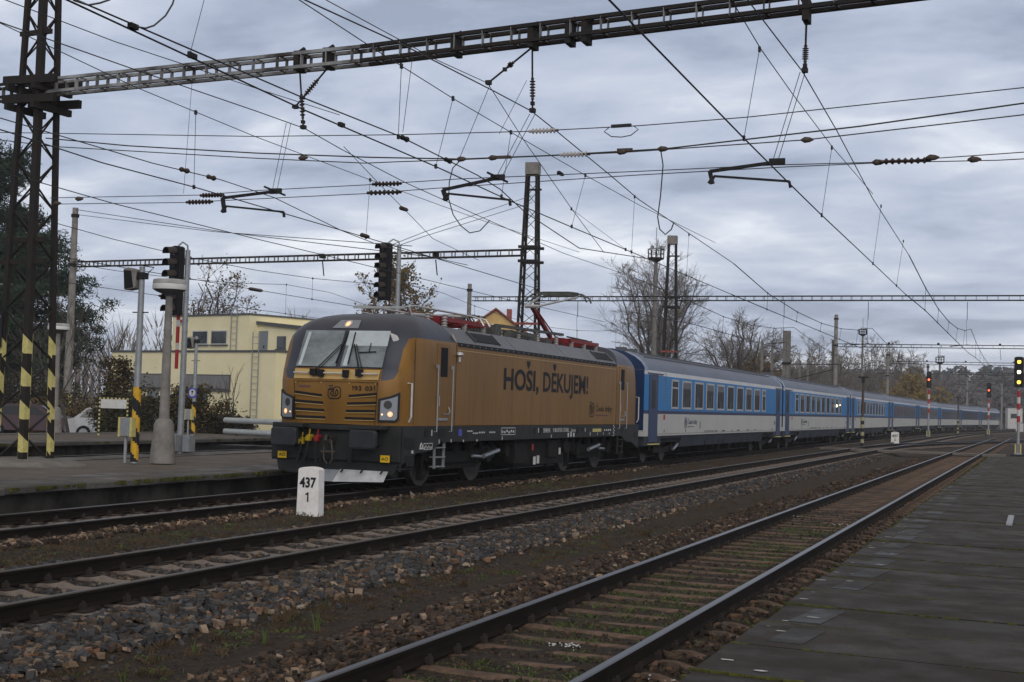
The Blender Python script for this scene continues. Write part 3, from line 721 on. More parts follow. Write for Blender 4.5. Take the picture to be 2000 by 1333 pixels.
# roof panels with their slanted cant rail
b = MB()
for (y0, y1) in ((-6.30, -2.52), (-2.46, 1.40), (1.46, 6.25)):
    b.prism([(1.475, 3.125), (1.45, 3.15), (1.13, 3.455), (0.95, 3.49), (-0.95, 3.49), (-1.13, 3.455), (-1.45, 3.15), (-1.475, 3.125)], y0, y1)
b.box((0, 0, 3.3), (2.3, 12.4, 0.28))
rf = b.build("roof", "loco_roof", loco, bevel=0.012)
for y0, y1 in ((-5.0, -3.45), (4.45, 5.95)):
    b = MB(); c = Vector((1.29, (y0 + y1) / 2, 3.305)); n = Vector((.69, 0, .72)); t = Vector((-.72, 0, .69))
    for w, l, off, mi in ((.30, y1 - y0, .012, 0),):
        p = [c + t * s * w / 2 + Vector((0, q * l / 2, 0)) + n * off for s, q in ((-1, -1), (-1, 1), (1, 1), (1, -1))]; b.quad(*p)
    for k in range(7):
        q = -w_ if False else (-0.13 + k * 0.043)
        b.bar(c + t * q + Vector((0, -(y1 - y0) / 2 + .04, 0)) + n * .02, c + t * q + Vector((0, (y1 - y0) / 2 - .04, 0)) + n * .02, .02, .02)
    for s in (-1, 1): b.bar(c + t * -.17 + Vector((0, s * (y1 - y0) / 2, 0)) + n * .02, c + t * .17 + Vector((0, s * (y1 - y0) / 2, 0)) + n * .02, .05, .03)
    b.build("roof_vent", "vent", loco)
b = MB()
b.box((1.475, 0.0, 3.085), (0.03, 12.35, 0.085))
for k in range(34): b.cyl((1.488, -6.0 + k * .363, 3.085), (1.498, -6.0 + k * .363, 3.085), .015, 8, mi=1)
b.build("cant_rail", ["black", "galv"], loco)
b = MB()
b.box((1.482, 0, 2.965), (0.006, 12.3, 0.012)); b.box((1.482, -8.3, 3.118), (0.01, 4.2, 0.014)) if False else None
b.quad((1.484, -6.42, 3.20), (1.484, -6.26, 3.125), (1.44, -6.34, 3.28), (1.43, -6.43, 3.34))
b.build("trim_line", "loco_gold_light", loco)
b = MB()
for z0, z1, y in ((1.33, 3.10, -8.40), (1.33, 3.08, -6.24), (1.33, 3.04, 6.26), (1.33, 3.10, 8.40)): b.box((1.4805, y, (z0 + z1) / 2), (0.006, 0.014, z1 - z0))
b.build("panel_seam", "loco_text", loco)
# light gold shelf below the windscreen
b = MB()
b.quad((-.955, -8.992, 2.225), (.955, -8.992, 2.225), (.965, -8.936, 2.425), (-.965, -8.936, 2.425))
b.build("front_shelf", "loco_gold_light", loco)
b = MB()
for x0, x1 in ((-.94, -.62), (-.26, .18), (.44, .92)):
    b.tube([(x0, -8.95, 2.345), (x0, -9.03, 2.345), (x1, -9.03, 2.345), (x1, -8.95, 2.345)], .016, 6)
b.build("handrail", "white_paint", loco)
# windscreen: two panes with blinds behind the glass
def wsy(z): return -8.90 + (z - 2.45) * 0.50
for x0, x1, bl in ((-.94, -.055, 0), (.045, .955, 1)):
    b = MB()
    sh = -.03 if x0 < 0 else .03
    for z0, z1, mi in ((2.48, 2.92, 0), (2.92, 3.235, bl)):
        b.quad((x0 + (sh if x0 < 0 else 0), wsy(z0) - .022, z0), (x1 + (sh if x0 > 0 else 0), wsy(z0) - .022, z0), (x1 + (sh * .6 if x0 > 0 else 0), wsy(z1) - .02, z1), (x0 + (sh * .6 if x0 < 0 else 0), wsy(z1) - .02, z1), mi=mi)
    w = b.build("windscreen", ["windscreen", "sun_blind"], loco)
    b = MB()
    for xx, dx in ((x0 + .05, .10),) if bl else ((x0 + .02, .07),):
        b.quad((xx, wsy(2.5) - .026, 2.5), (xx + dx, wsy(2.5) - .026, 2.5), (xx + dx + .03, wsy(3.2) - .024, 3.2), (xx + .03, wsy(3.2) - .024, 3.2))
    b.build("window_post", "sun_blind", w)
b = MB()
b.quad((.985, -8.60, 3.20), (1.06, -8.58, 3.02), (1.17, -8.50, 3.05), (1.10, -8.50, 3.15)); b.build("sticker", "white_paint", loco)
for x0, x1, xt in ((-.50, -.02, .04), (.53, .26, .20)):
    b = MB()
    b.box((x0, -9.0, 2.36), (.13, .12, .14)); b.bar((x0, -9.0, 2.38), (x1, wsy(2.95) - .08, 2.95), .022); b.bar((x0 + .07, -9.0, 2.38), (x1 + .05, wsy(2.95) - .08, 2.95), .014)
    b.bar((x1 - .04, wsy(2.55) - .05, 2.55), (xt, wsy(3.2) - .045, 3.2), .02)
    b.box((x0 + (.17 if x0 < 0 else -.30), -9.01, 2.34), (.11, .10, .15))
    b.build("wiper", "black", loco)
b = MB(); b.bar((.40, wsy(2.78) - .05, 2.78), (.78, wsy(2.8) - .05, 2.80), .02); b.bar((.62, wsy(2.8) - .05, 2.80), (.62, wsy(2.98) - .05, 2.98), .014); b.build("mirror_arm", "black", loco)
# front panel: seams, grille, figures, badge
b = MB()
yp = lambda z: -8.95 - .05 * min(1, (z - 1.32) / .87) - .004
for (xa, za, xb_, zb_) in ((-.96, 2.175, .96, 2.175), (-.945, 2.175, -.89, 1.33), (.945, 2.175, .89, 1.33)):
    b.bar((xa, yp(za) + .002, za), (xb_, yp(zb_) + .002, zb_), .014, .006)
for k, (xi, zi, zo) in enumerate(((-.30, 1.885, 1.945), (-.27, 1.735, 1.765), (-.245, 1.585, 1.60), (-.22, 1.44, 1.445))):
    for s in (-1, 1):
        xo = .925 - .012 * k; zi2 = zi
        b.quad(*[(s * x, yp(z) + d, z) for x, z, d in ((-xi, zi2 - .026, 0), (xo, zo - .026, 0), (xo, zo + .028, 0), (-xi, zi2 + .028, 0))][::s], mi=0)
b.build("grille", "black", loco)
b = MB()
for k, (xi, zi, zo) in enumerate(((-.30, 1.885, 1.945), (-.27, 1.735, 1.765), (-.245, 1.585, 1.60), (-.22, 1.44, 1.445))):
    for s in (-1, 1): b.tube([(-xi * s, yp(zi) - .004, zi - .036), (s * (.925 - .012 * k), yp(zo) - .004, zo - .036)], .009, 5)
for x in (-.9, -.32, .32, .9): b.cyl((x, yp(2.14) + .01, 2.145), (x, yp(2.14) - .012, 2.145), .014, 8)
b.build("grille_lip", "loco_gold_light", loco)
def badge(parent, m, origin, right, up, w, stroke=.064, name="badge"):
    o, r, u = Vector(origin), Vector(right), Vector(up); n = r.cross(u); b = MB()
    def P(p): return o + r * ((p[0] - .5) * w) + u * ((p[1] - .4) * w) + n * .004
    def rnd_(pts):   # chamfer the corners of a polyline
        out = [pts[0]]
        for a, c, d in zip(pts, pts[1:], pts[2:]):
            for q, t in ((a, .14), (d, .14)):
                v = (q[0] - c[0], q[1] - c[1]); L = math.hypot(*v); out.append((c[0] + v[0] / L * min(t, L * .45), c[1] + v[1] / L * min(t, L * .45)))
        return out + [pts[-1]]
    for pts in ([(.42, .69), (.04, .69), (.04, 0), (.96, 0), (.96, .78), (.44, .78), (.44, .25)], [(.40, .48), (.22, .48), (.22, .17), (.78, .17), (.78, .60), (.60, .60), (.60, .25)], [(.10, .84), (.40, .84)], [(.50, .60), (.50, .25)] if False else [(.12, .585), (.40, .585)]):
        pts = rnd_(pts) if len(pts) > 2 else pts
        for a, c in zip(pts, pts[1:]):
            d = Vector((c[0] - a[0], c[1] - a[1], 0)).normalized() * stroke * .5; e = Vector((-d.y, d.x, 0))
            b.quad(*[P(q) for q in ((a[0] - d.x * .6 - e.x, a[1] - d.y * .6 - e.y), (c[0] + d.x * .6 - e.x, c[1] + d.y * .6 - e.y), (c[0] + d.x * .6 + e.x, c[1] + d.y * .6 + e.y), (a[0] - d.x * .6 + e.x, a[1] - d.y * .6 + e.y))])
    return b.build(name, m, parent)
badge(loco, "loco_text", (-.02, yp(1.97), 1.955), (1, 0, 0), (0, 0, 1), .30)
figure_one("loco_text", loco, (.395, yp(2.05), 2.01), (1, 0, 0), (0, 0, 1), .092); figure_one("loco_text", loco, (.875, yp(2.05), 2.01), (1, 0, 0), (0, 0, 1), .092)
writing("number", "93", "loco_text", loco, (.425, yp(2.05), 2.01), (1, 0, 0), (0, 0, 1), .16, .092, .012)
writing("number", "03", "loco_text", loco, (.67, yp(2.05), 2.01), (1, 0, 0), (0, 0, 1), .16, .092, .012)
writing("lettering", "Vectron", "purple", loco, (-.86, yp(2.07), 2.05), (1, 0, 0), (0, 0, 1), .29, .06)
# headlamps on the chamfered corners
for s in (-1, 1):
    c = Vector((s * 1.145, -8.865, 1.68)); r = Vector((.39, s * .17 if s > 0 else -.17, 0)).normalized(); r = Vector((.90, .42 * s, 0)).normalized(); n = Vector((r.y, -r.x, 0)); u = Vector((0, 0, 1))
    b = MB()
    def Q(x, z, d): return c + r * (x * s) + u * z + n * d
    fr = [(-.215, -.29), (.15, -.29), (.215, -.23), (.225, .30), (.215, .315), (.05, .24), (-.215, .17)]
    ln = [(-.175, -.25), (.13, -.25), (.17, -.20), (.175, .235), (.05, .19), (-.165, .13)]
    def fan(pts, d0, d1, mi):
        P = [Q(x, z, d1) for x, z in pts]; O = [Q(x, z, d0) for x, z in pts]
        if s < 0: P, O = P[::-1], O[::-1]
        b.quad(*P, mi=mi)
        for i in range(len(P)): b.quad(O[i], O[(i + 1) % len(P)], P[(i + 1) % len(P)], P[i], mi=mi)
    fan(fr, -.10, .015, 0); fan(ln, 0, .02, 1)
    hl = b.build("headlight", ["black_gloss", "lens_grey"], loco)
    b = MB()
    for x, z, rr, mi, d in ((-.02, .055, .085, 0, .022), (.0, -.135, .095, 1, .022), (.03, -.13, .055, 2, .028), (.025, -.13, .022, 3, .032), (-.13, -.14, .018, 3, .03)):
        P = [Q(x + rr * math.cos(2 * PI * i / 18), z + rr * math.sin(2 * PI * i / 18), d) for i in range(18)]; b.quad(*(P if s > 0 else P[::-1]), mi=mi)
    b.build("lamp", ["vent", "lens_grey", "head_lamp", "head_core"], hl)
b = MB()
yy = lambda z: -8.47 + (z - 3.26) * 1.15 - .02
b.quad((-.40, yy(3.29), 3.29), (.20, yy(3.29), 3.29), (.16, yy(3.47), 3.47), (-.30, yy(3.47), 3.47))
hl = b.build("headlight", "lens_grey", loco); b = MB()
for rr, mi, d in ((.085, 0, .01), (.055, 1, .016), (.02, 2, .02)):
    b.quad(*[(-.08 + rr * math.cos(2 * PI * i / 18), yy(3.385 + rr * math.sin(2 * PI * i / 18)) - d, 3.385 + rr * math.sin(2 * PI * i / 18)) for i in range(18)], mi=mi)
b.build("lamp", ["plough_metal", "head_lamp", "head_core"], hl)
# side handrails, doors, horn
for y, z0, z1, xx in ((-8.62, 1.40, 2.18, 1.47), (8.62, 1.38, 2.17, 1.47)):
    b = MB(); b.tube([(xx - .06, y + .02, z1), (xx + .06, y, z1), (xx + .06, y, z0 + .1), (xx + .0, y + .03, z0)], .02, 6); b.build("handrail", "white_paint", loco)
for y0, y1 in ((-7.36, -6.52), (6.45, 7.25)):
    ym = (y0 + y1) / 2; b = MB()
    b.box((1.484, ym, 2.24), (0.012, y1 - y0 - .16, 1.64))
    d = b.build("cab_door", "loco_paint", loco, bevel=0.004)
    b = MB(); b.box((1.492, ym + .02, 2.67), (.012, .36, .62)); b.build("door_window", "side_glass", d, bevel=.005)
    b = MB()
    for q in (y0 + .02, y1 - .02): b.tube([(1.49, q, 2.60), (1.545, q, 2.60), (1.545, q, 1.20), (1.49, q, 1.20)], .014, 6)
    b.tube([(1.49, y0 + .14, 1.95), (1.53, y0 + .14, 1.95), (1.53, y0 + .14, 1.74), (1.49, y0 + .14, 1.74)], .012, 6)
    b.tube([(1.50, y1 - .12, 1.72), (1.54, y1 - .12, 1.62), (1.53, y1 - .22, 1.57), (1.50, y1 - .42, 1.57)], .012, 6); b.box((1.50, ym, 1.46), (.02, .5, .05))
    for q in (y0 + .02, y1 - .02): b.box((1.53, q, 2.56), (.05, .05, .07))
    b.build("door_rail", "galv", d)
b = MB(); b.lathe((1.52, -6.16, 2.83), [(.03, -.12), (.035, -.02), (.09, .03), (.07, .08), (.02, .10)], 12); b.build("horn", "plough_metal", loco, smooth=40)
# big lettering with hearts for the carons, logo with the railway's name
L0 = (1.4825, -3.30, 2.185)
def heart(y, z, s):
    b.quad(*[(1.4835, y + s * .06 * (16 * math.sin(t) ** 3) / 16 * 1.3, z + s * .06 * (13 * math.cos(t) - 5 * math.cos(2 * t) - 2 * math.cos(3 * t) - math.cos(4 * t)) / 13) for t in [2 * PI * i / 28 for i in range(28)]][::-1])
writing("lettering", "HOSI,", "loco_text", loco, L0, (0, 1, 0), (0, 0, 1), 2.50, .50, .028)
writing("lettering", "DEKUJEM!", "loco_text", loco, (1.4825, -.46, 2.185), (0, 1, 0), (0, 0, 1), 3.84, .50, .022)
b = MB(); heart(-1.60, 2.82, 1.75); heart(.42, 2.82, 1.75); b.build("heart_mark", "loco_text", loco)
badge(loco, "loco_text", (1.4825, 3.80, 1.745), (0, 1, 0), (0, 0, 1), .47)
writing("lettering", "České dráhy", "loco_text", loco, (1.4825, 4.2, 1.70), (0, 1, 0), (0, 0, 1), 1.62, .17, .004)
writing("lettering", "Národní dopravce", "purple", loco, (1.4825, 4.2, 1.57), (0, 1, 0), (0, 0, 1), 1.22, .05)
# frame, skirt lettering
b = MB()
b.prism([(-8.86, .55), (-8.86, 1.315), (8.86, 1.315), (8.86, .55), (8.1, .76), (7.4, .80), (6.9, .97), (-6.9, .97), (-7.45, .80), (-8.2, .76)][::-1], -1.48, 1.48, axis='x')
fr = b.build("frame", "loco_frame", loco, bevel=.01)
b = MB()
for y, z, w, h_ in ((-6.94, 1.17, .34, .18), (-8.55, .98, .5, .22), (-8.5, .62, .4, .22), (7.0, 1.15, .3, .18), (8.5, .98, .4, .2)): b.box((1.483, y, z), (.008, w, h_))
for y in (-7.75, -1.0, 3.0): b.cyl((1.47, y, 1.18), (1.488, y, 1.18), .085, 14)
for y in (-.55, 2.55): b.lathe((1.48, y, 1.17), [(.11, 0), (.11, .008)], 14, axis='x')
b.build("frame_opening", "black", fr)
b = MB()
def tick(y, z, w, h_): b.quad((1.4845, y - w / 2, z - h_ / 2), (1.4845, y + w / 2, z - h_ / 2), (1.4845, y + w / 2, z + h_ / 2), (1.4845, y - w / 2, z + h_ / 2))
for y, z, w, h_ in ((-7.45, 1.18, .06, .12), (-7.05, .99, .04, .09), (-6.4, 1.0, .05, .07), (-5.7, .99, .06, .05), (-4.9, .99, .06, .05), (-3.3, 1.02, .05, .08), (-.72, 1.19, .07, .12), (.3, 1.03, .05, .08), (1.72, 1.05, .12, .11), (1.95, 1.07, .12, .14), (2.2, 1.05, .12, .11), (3.22, 1.18, .05, .1), (3.7, 1.06, .05, .10), (4.4, 1.06, .05, .06), (5.0, 1.06, .05, .06), (5.6, 1.06, .05, .06), (-8.4, .80, .1, .06)): tick(y, z, w, h_)
for k in range(7): tick(6.02 + (k % 2) * .08, .99 + k * .05, .1, .03)
# boxed data panels
for y, z, w, h_ in ((-2.9, 1.18, .95, .16), (-7.62, .90, .45, .12)):
    for q in (-1, 1): tick(y, z + q * h_ / 2, w, .015); tick(y + q * w / 2, z, .02, h_)
    for q in range(6): tick(y - w * .4 + q * w * .155, z + random.uniform(-.03, .03), w * .1, h_ * .35)
b.tube([(1.4845, -8.02, .86), (1.4845, -8.02, .92), (1.4845, -7.97, .97), (1.4845, -7.92, .92), (1.4845, -7.92, .86)], .014, 5); tick(-7.97, .86, .2, .03)
for y in (-4.6, -3.95): 
    for q in range(4): tick(y - .16 + q * .1, 1.165, .07, .035)
for q in range(4): tick(5.1 + q * .2, 1.16, .12, .05)
b.build("frame_marking", "white_paint", fr)
writing("lettering", "SIEMENS", "white_paint", fr, (1.4845, -.35, 1.13), (0, 1, 0), (0, 0, 1), .55, .11, .004)
writing("lettering", "91 80 6193 031-2 D-RAILL", "white_paint", fr, (1.4845, .42, 1.135), (0, 1, 0), (0, 0, 1), 1.35, .11, .002)
writing("lettering", "Vectron", "white_paint", fr, (1.4845, 1.95, 1.135), (0, 1, 0), (0, 0, 1), .4, .09, .001)
b = MB(); tick(4.35, 1.16, .85, .09); b.build("frame_marking", "stripe_yellow", fr)
b = MB(); tick(-5.9, 1.17, .2, .15); b.build("frame_marking", "blue_sign", fr)
b = MB(); [tick(-5.45 + q * .11, 1.20 - (q > 2) * .05, .09, .03) for q in range(6)]; b.build("frame_marking", "white_paint", fr)
# front end: buffer beam, buffers, coupling, hoses, plough
b = MB(); b.box((0, -8.87, .95), (2.9, .12, .72)); b.box((0, -8.95, 1.25), (1.1, .22, .10)); b.build("buffer_beam", "loco_frame", loco, bevel=.015)
for s in (-1, 1):
    b = MB(); b.box((s * .875, -9.14, 1.05), (.30, .46, .28)); b.box((s * .875, -9.12, 1.275), (.66, .40, .09)); bf = b.build("buffer", "loco_frame", loco, bevel=.02)
    b = MB(); b.prism([(s * .875 - .29, .90), (s * .875 - .25, .86), (s * .875 + .25, .86), (s * .875 + .29, .90), (s * .875 + .29, 1.19), (s * .875 + .25, 1.23), (s * .875 - .25, 1.23), (s * .875 - .29, 1.19)], -9.49, -9.36); b.build("buffer_head", "buffer_face", bf, bevel=.03)
b = MB(); b.bar((0, -8.9, 1.02), (0, -9.22, 1.0), .10, .12); b.tube([(0, -9.22, 1.05), (0, -9.30, 1.08), (0, -9.33, 1.0), (0, -9.28, .94)], .035, 8)
for s in (-.06, .06): b.tube([(s, -9.2, 1.0), (s * 1.6, -9.22, .8), (s * 1.6, -9.20, .62), (s * .5, -9.18, .52)], .022, 6)
b.cyl((-.16, -9.2, .76), (.16, -9.2, .76), .03, 8); b.build("coupling", "wheel_steel", loco, smooth=40)
for (x, m_, zt) in ((-.52, "cock_yellow", 1.05), (-.33, "cock_red", 1.05), (-.68, "cock_yellow", .98)):
    b = MB(); b.cyl((x, -8.9, zt), (x, -9.1, zt), .045, 10); b.bar((x, -9.06, zt), (x + .03, -9.08, zt + .15), .028); b.box((x, -9.08, zt - .04), (.10, .10, .10)); b.build("brake_cock", m_, loco, bevel=.01)
b = MB()
for x0, x1 in ((-.52, -.62), (-.33, -.22), (.5, .42), (-.68, -.75)): b.tube([(x0, -9.08, 1.0), (x0 + .02, -9.16, .8), ((x0 + x1) / 2, -9.18, .52), (x1, -9.10, .58), (x1, -8.95, .7)], .03, 7)
b.build("brake_hose", "black", loco, smooth=60)
b = MB()
for x in (-1.16, 1.16): b.box((x, -8.99, .66), (.20, .02, .14))
o = b.build("tag_plate", "yellow_paint", loco)
for x in (-1.16, 1.16): writing("lettering", "AÖ", "loco_text", o, (x - .075, -9.003, .63), (1, 0, 0), (0, 0, 1), .15, .06, .01)
b = MB(); b.prism([(-1.30, .34), (-1.35, .56), (1.40, .56), (1.30, .34), (1.05, .30), (-1.05, .30)], -8.88, -8.72); b.box((0, -8.6, .42), (2.4, .3, .3)); b.build("snow_guard", "loco_frame", loco, bevel=.01)
b = MB()
b.quad((-.62, -9.02, .17), (.10, -9.02, .16), (.18, -8.93, .40), (-.50, -8.93, .40), mi=1); b.quad((.05, -9.08, .165), (1.16, -9.03, .20), (1.22, -8.95, .41), (.16, -8.96, .415))
for x in (.22, .66, 1.1): b.bar((x, -9.06, .36), (x + .03, -9.02, .42), .02, .03, mi=2)
b.build("snow_plough", ["plough_metal", "lens_grey", "black"], loco)
# steps, bogies, gear below the frame
for ym in (-6.92, 6.9, -8.62):
    b = MB(); w = .26
    for s in (-1, 1): b.bar((1.43, ym + s * w, .98), (1.43, ym + s * w * .9, .42), .025, .05)
    for z in (.46, .66, .86): b.box((1.40, ym, z), (.16, w * 1.9, .02))
    b.build("steps", "galv" if ym == -6.92 else "loco_frame", loco)
for yc in (-4.95, 4.95):
    b = MB()
    for s in (-1, 1):
        b.prism([(yc - 2.3, .74), (yc - 2.0, .86), (yc - .8, .74), (yc + .8, .74), (yc + 2.0, .86), (yc + 2.3, .74), (yc + 2.0, .56), (yc + .9, .50), (yc - .9, .50), (yc - 2.0, .56)][::-1], s * 1.08 - .07, s * 1.08 + .07, axis='x')
        for q in (-1.5, 1.5):
            b.cyl((s * 1.0, yc + q, .62), (s * 1.22, yc + q, .62), .17, 14); b.box((s * 1.12, yc + q, .62), (.14, .52, .26))
            for e in (-.36, .36): b.cyl((s * 1.12, yc + q + e, .60), (s * 1.12, yc + q + e, .92), .075, 10)
        for q in (-.45, .45): b.cyl((s * 1.1, yc + q, .72), (s * 1.1, yc + q, 1.0), .13, 12)
        b.box((s * .9, yc, .45), (.3, 2.2, .2)); b.box((s * 1.1, yc - 2.2, .42), (.12, .12, .5))
    b.box((0, yc, .7), (2.0, 2.6, .3))
    bg = b.build("bogie", "bogie", loco, smooth=35)
    for q in (-1.5, 1.5):
        b = MB()
        for s in (-1, 1):
            b.lathe((s * .72, yc + q, .63), [(.12, -.09), (.12, -.05), (.50, -.035), (.63, -.06), (.66, -.06), (.655, -.03), (.625, .075), (.55, .075), (.50, .03), (.20, .06), (.12, .09)] if s > 0 else [(.12, -.09), (.2, -.06), (.50, -.03), (.55, -.075), (.625, -.075), (.655, .03), (.66, .06), (.63, .06), (.5, .035), (.12, .05), (.12, .09)], 28, axis='x')
        b.cyl((-.7, yc + q, .63), (.7, yc + q, .63), .09, 10)
        b.build("wheelset", "wheel_steel", bg, smooth=40)
    b = MB()
    b.cyl((1.24, yc + (1.1 if yc < 0 else -.6), .60), (1.26, yc + (2.0 if yc < 0 else .35), .72), .055, 10); b.cyl((1.25, yc + .4, .62), (1.25, yc + .9, .60), .035, 8)
    b.build("damper", "lens_grey", bg, smooth=40)
b = MB(); b.box((0, 0.1, .62), (2.5, 3.9, .66)); b.box((1.2, -1.6, .62), (.3, .9, .5)); b.box((1.22, .9, .7), (.25, .7, .45)); b.cyl((1.2, 2.0, .75), (1.35, 2.0, .75), .2, 16); b.cyl((1.1, -2.4, .7), (1.3, -2.4, .7), .16, 14)
b.cyl((1.2, -.95, .60), (1.2, -.95, .95), .05, 8)
tk = b.build("equipment_box", "bogie", loco, bevel=.02)
b = MB()
for y, z, w, h_ in ((-.62, .42, .17, .20), (-.35, .44, .17, .20), (1.42, .62, .13, .17)): b.box((1.362 if y < 1 else 1.352, y, z), (.012, w, h_))
b.build("notice", "white_paint", tk); b = MB(); b.box((1.362, -.78, .76), (.012, .1, .16)); b.build("notice", "red_paint", tk)
# pantographs and roof gear
def insul(b, x, y, z0, z1, mi):
    n = 5; pr = [(.035, 0)]
    for k in range(n): q = (z1 - z0) * (k + .2) / n; pr += [(.035, q), (.075, q + .02), (.035, q + .045)]
    b.lathe((x, y, z0), pr + [(.035, z1 - z0)], 10, mi=mi)
def panto(y0, name, sgn):
    p = thing(name, None, None, (0, 0, 0)); p.parent = loco
    del_ = [k for k in ("label", "category") if k in p]
    for k in del_: del p[k]
    b = MB(); zb_ = 3.70
    for x in (-.72, .72):
        b.bar((x, y0 - 1.35, zb_), (x, y0 + 1.35, zb_), .09, .10)
    for y in (-1.3, -.45, .5, 1.3): b.bar((-.75, y0 + y, zb_), (.75, y0 + y, zb_), .10, .12)
    b.box((0, y0 + .3 * sgn, zb_ + .06), (.5, .8, .10))
    b.build("base_frame", "panto_red", p)
    b = MB()
    for x in (-.72, .72):
        for y in (-1.2, 0, 1.2): insul(b, x, y0 + y, 3.48, zb_ - .05, 0)
    b.build("insulator", "insulator_white", p, smooth=60)
    return p, zb_
# front pantograph folded down over the cab roof
p, zb_ = panto(-4.0, "pantograph", 1)
b = MB()
b.bar((.0, -2.9, zb_ + .06), (0, -5.6, zb_ + .10), .13, .10); b.build("lower_arm", "panto_red", p)
b = MB()
for x in (-.22, .22): b.tube([(x * .5, -5.7, zb_ + .08), (x * 1.5, -3.6, zb_ + .16), (x * 1.9, -3.1, zb_ + .18)], .03, 6)
for y in (-3.35, -2.95):
    b.tube([(-.95, y, zb_ - .04), (-.85, y, zb_ + .12), (-.6, y, zb_ + .20), (.6, y, zb_ + .20), (.85, y, zb_ + .12), (.95, y, zb_ - .04)], .025, 6)
b.tube([(.6, -7.1, zb_ + .13), (.62, -6.6, zb_ + .19), (.60, -3.0, zb_ + .19)], .026, 6); b.tube([(-.6, -7.1, zb_ + .13), (-.62, -6.6, zb_ + .19), (-.60, -3.0, zb_ + .19)], .026, 6)
b.bar((-.6, -7.1, zb_ + .12), (.6, -7.1, zb_ + .12), .05)
b.tube([(.5, -6.9, zb_ + .02), (.5, -3.2, zb_ + .02)], .02, 6); b.tube([(-.5, -6.9, zb_ + .02), (-.5, -3.2, zb_ + .02)], .02, 6)
b.bar((.62, -6.95, zb_ + .15), (.66, -6.8, zb_ - .10), .05)
b.build("upper_frame", "panto_silver", p, smooth=40)
b = MB()
for y in (-3.3, -3.0, -2.7): b.bar((-.7, y, zb_ + .22), (.7, y, zb_ + .22), .04, .03)
for k in range(7): b.tube([(.3 - k * .1, -3.4 + k * .12, zb_), (.4 - k * .1, -2.9 + k * .1, zb_ + .25), (.5 - k * .12, -2.4 + k * .1, zb_ - .1)], .018, 5)
b.build("contact_strip", "panto_dark", p)
# rear pantograph raised to the wire
p, zb_ = panto(5.3, "pantograph", -1)
kn, hd = Vector((0, 2.65, 4.58)), Vector((0, 4.95, 5.10))
b = MB(); b.bar((0, 4.35, zb_ + .1), kn, .10, .10); b.bar((.12, 4.5, zb_ + .1), kn + Vector((.06, .3, -.1)), .03); b.build("lower_arm", "panto_red", p)
b = MB()
for x in (-.28, .28): b.tube([kn + Vector((x * .6, 0, 0)), hd + Vector((x * 2.1, 0, -.08))], .032, 6)
b.tube([kn + Vector((-.2, 0, 0)), kn + Vector((.2, 0, 0))], .05, 8); b.bar(kn + Vector((-.15, .7, .16)), kn + Vector((.15, .7, .16)), .03)
b.build("upper_frame", "panto_silver", p, smooth=40)
b = MB()
for y in (-.22, .22):
    b.tube([(-.95, hd.y + y, hd.z - .24), (-.88, hd.y + y, hd.z - .10), (-.66, hd.y + y, hd.z + .02), (-.4, hd.y + y, hd.z + .05), (.4, hd.y + y, hd.z + .05), (.66, hd.y + y, hd.z + .02), (.88, hd.y + y, hd.z - .10), (.95, hd.y + y, hd.z - .24)], .027, 6)
    b.bar((-.55, hd.y + y, hd.z + .0), (.55, hd.y + y, hd.z + .0), .05, .06)
for x in (-.5, .5): b.bar((x, hd.y - .25, hd.z - .06), (x, hd.y + .25, hd.z - .06), .04)
b.build("contact_strip", "panto_dark", p, smooth=40)
b = MB()
for x in (-.55, .55): b.tube([(x, 4.2, zb_ + .12), (x, 6.2, zb_ + .10), (x, 6.9, zb_ - .02), (x, 7.2, zb_ - .2)], .025, 6)
for y in (5.2, 5.9, 6.5): b.bar((-.6, y, zb_ + .1), (.6, y, zb_ + .1), .035)
b.build("rest_frame", "panto_dark", p)
# roof equipment between the pantographs
rnd = random.Random(12); b = MB()
b.bar((.5, -1.4, 3.80), (.5, 3.9, 3.86), .11, .07); b.bar((-.5, -1.4, 3.80), (-.5, 3.9, 3.86), .11, .07)
b.box((-.1, -.9, 3.62), (.45, .5, .34)); b.box((.3, 1.0, 3.60), (.6, .9, .26)); b.box((-.4, 2.2, 3.60), (.5, .8, .24)); b.box((.2, 2.9, 3.58), (.5, .5, .2))
for _ in range(16):
    y = rnd.uniform(-1.5, 3.8); x = rnd.uniform(-.8, .9); b.tube([(x, y, 3.5), (x, y, 3.66), (x + rnd.uniform(-.3, .3), y + rnd.uniform(.1, .7), 3.7), (x + rnd.uniform(-.3, .3), y + rnd.uniform(.4, 1.0), 3.55)], .018, 5)
b.cyl((.55, -1.2, 3.5), (.55, -1.2, 3.8), .02, 6); b.box((.75, -2.2, 3.62), (.22, .3, .26))
b.build("roof_equipment", "panto_dark", loco, bevel=.01)
b = MB()
for x, y in ((.5, -1.3), (.5, .3), (.5, 1.8), (.5, 3.4), (-.5, -1.3), (-.5, 1.8), (.2, -.3), (-.2, 3.2), (.62, -5.9), (.3, -5.9), (0, -5.9), (.9, -5.6)): insul(b, x, y, 3.48, 3.79, 0)
b.build("insulator", "insulator_white", loco, smooth=60)

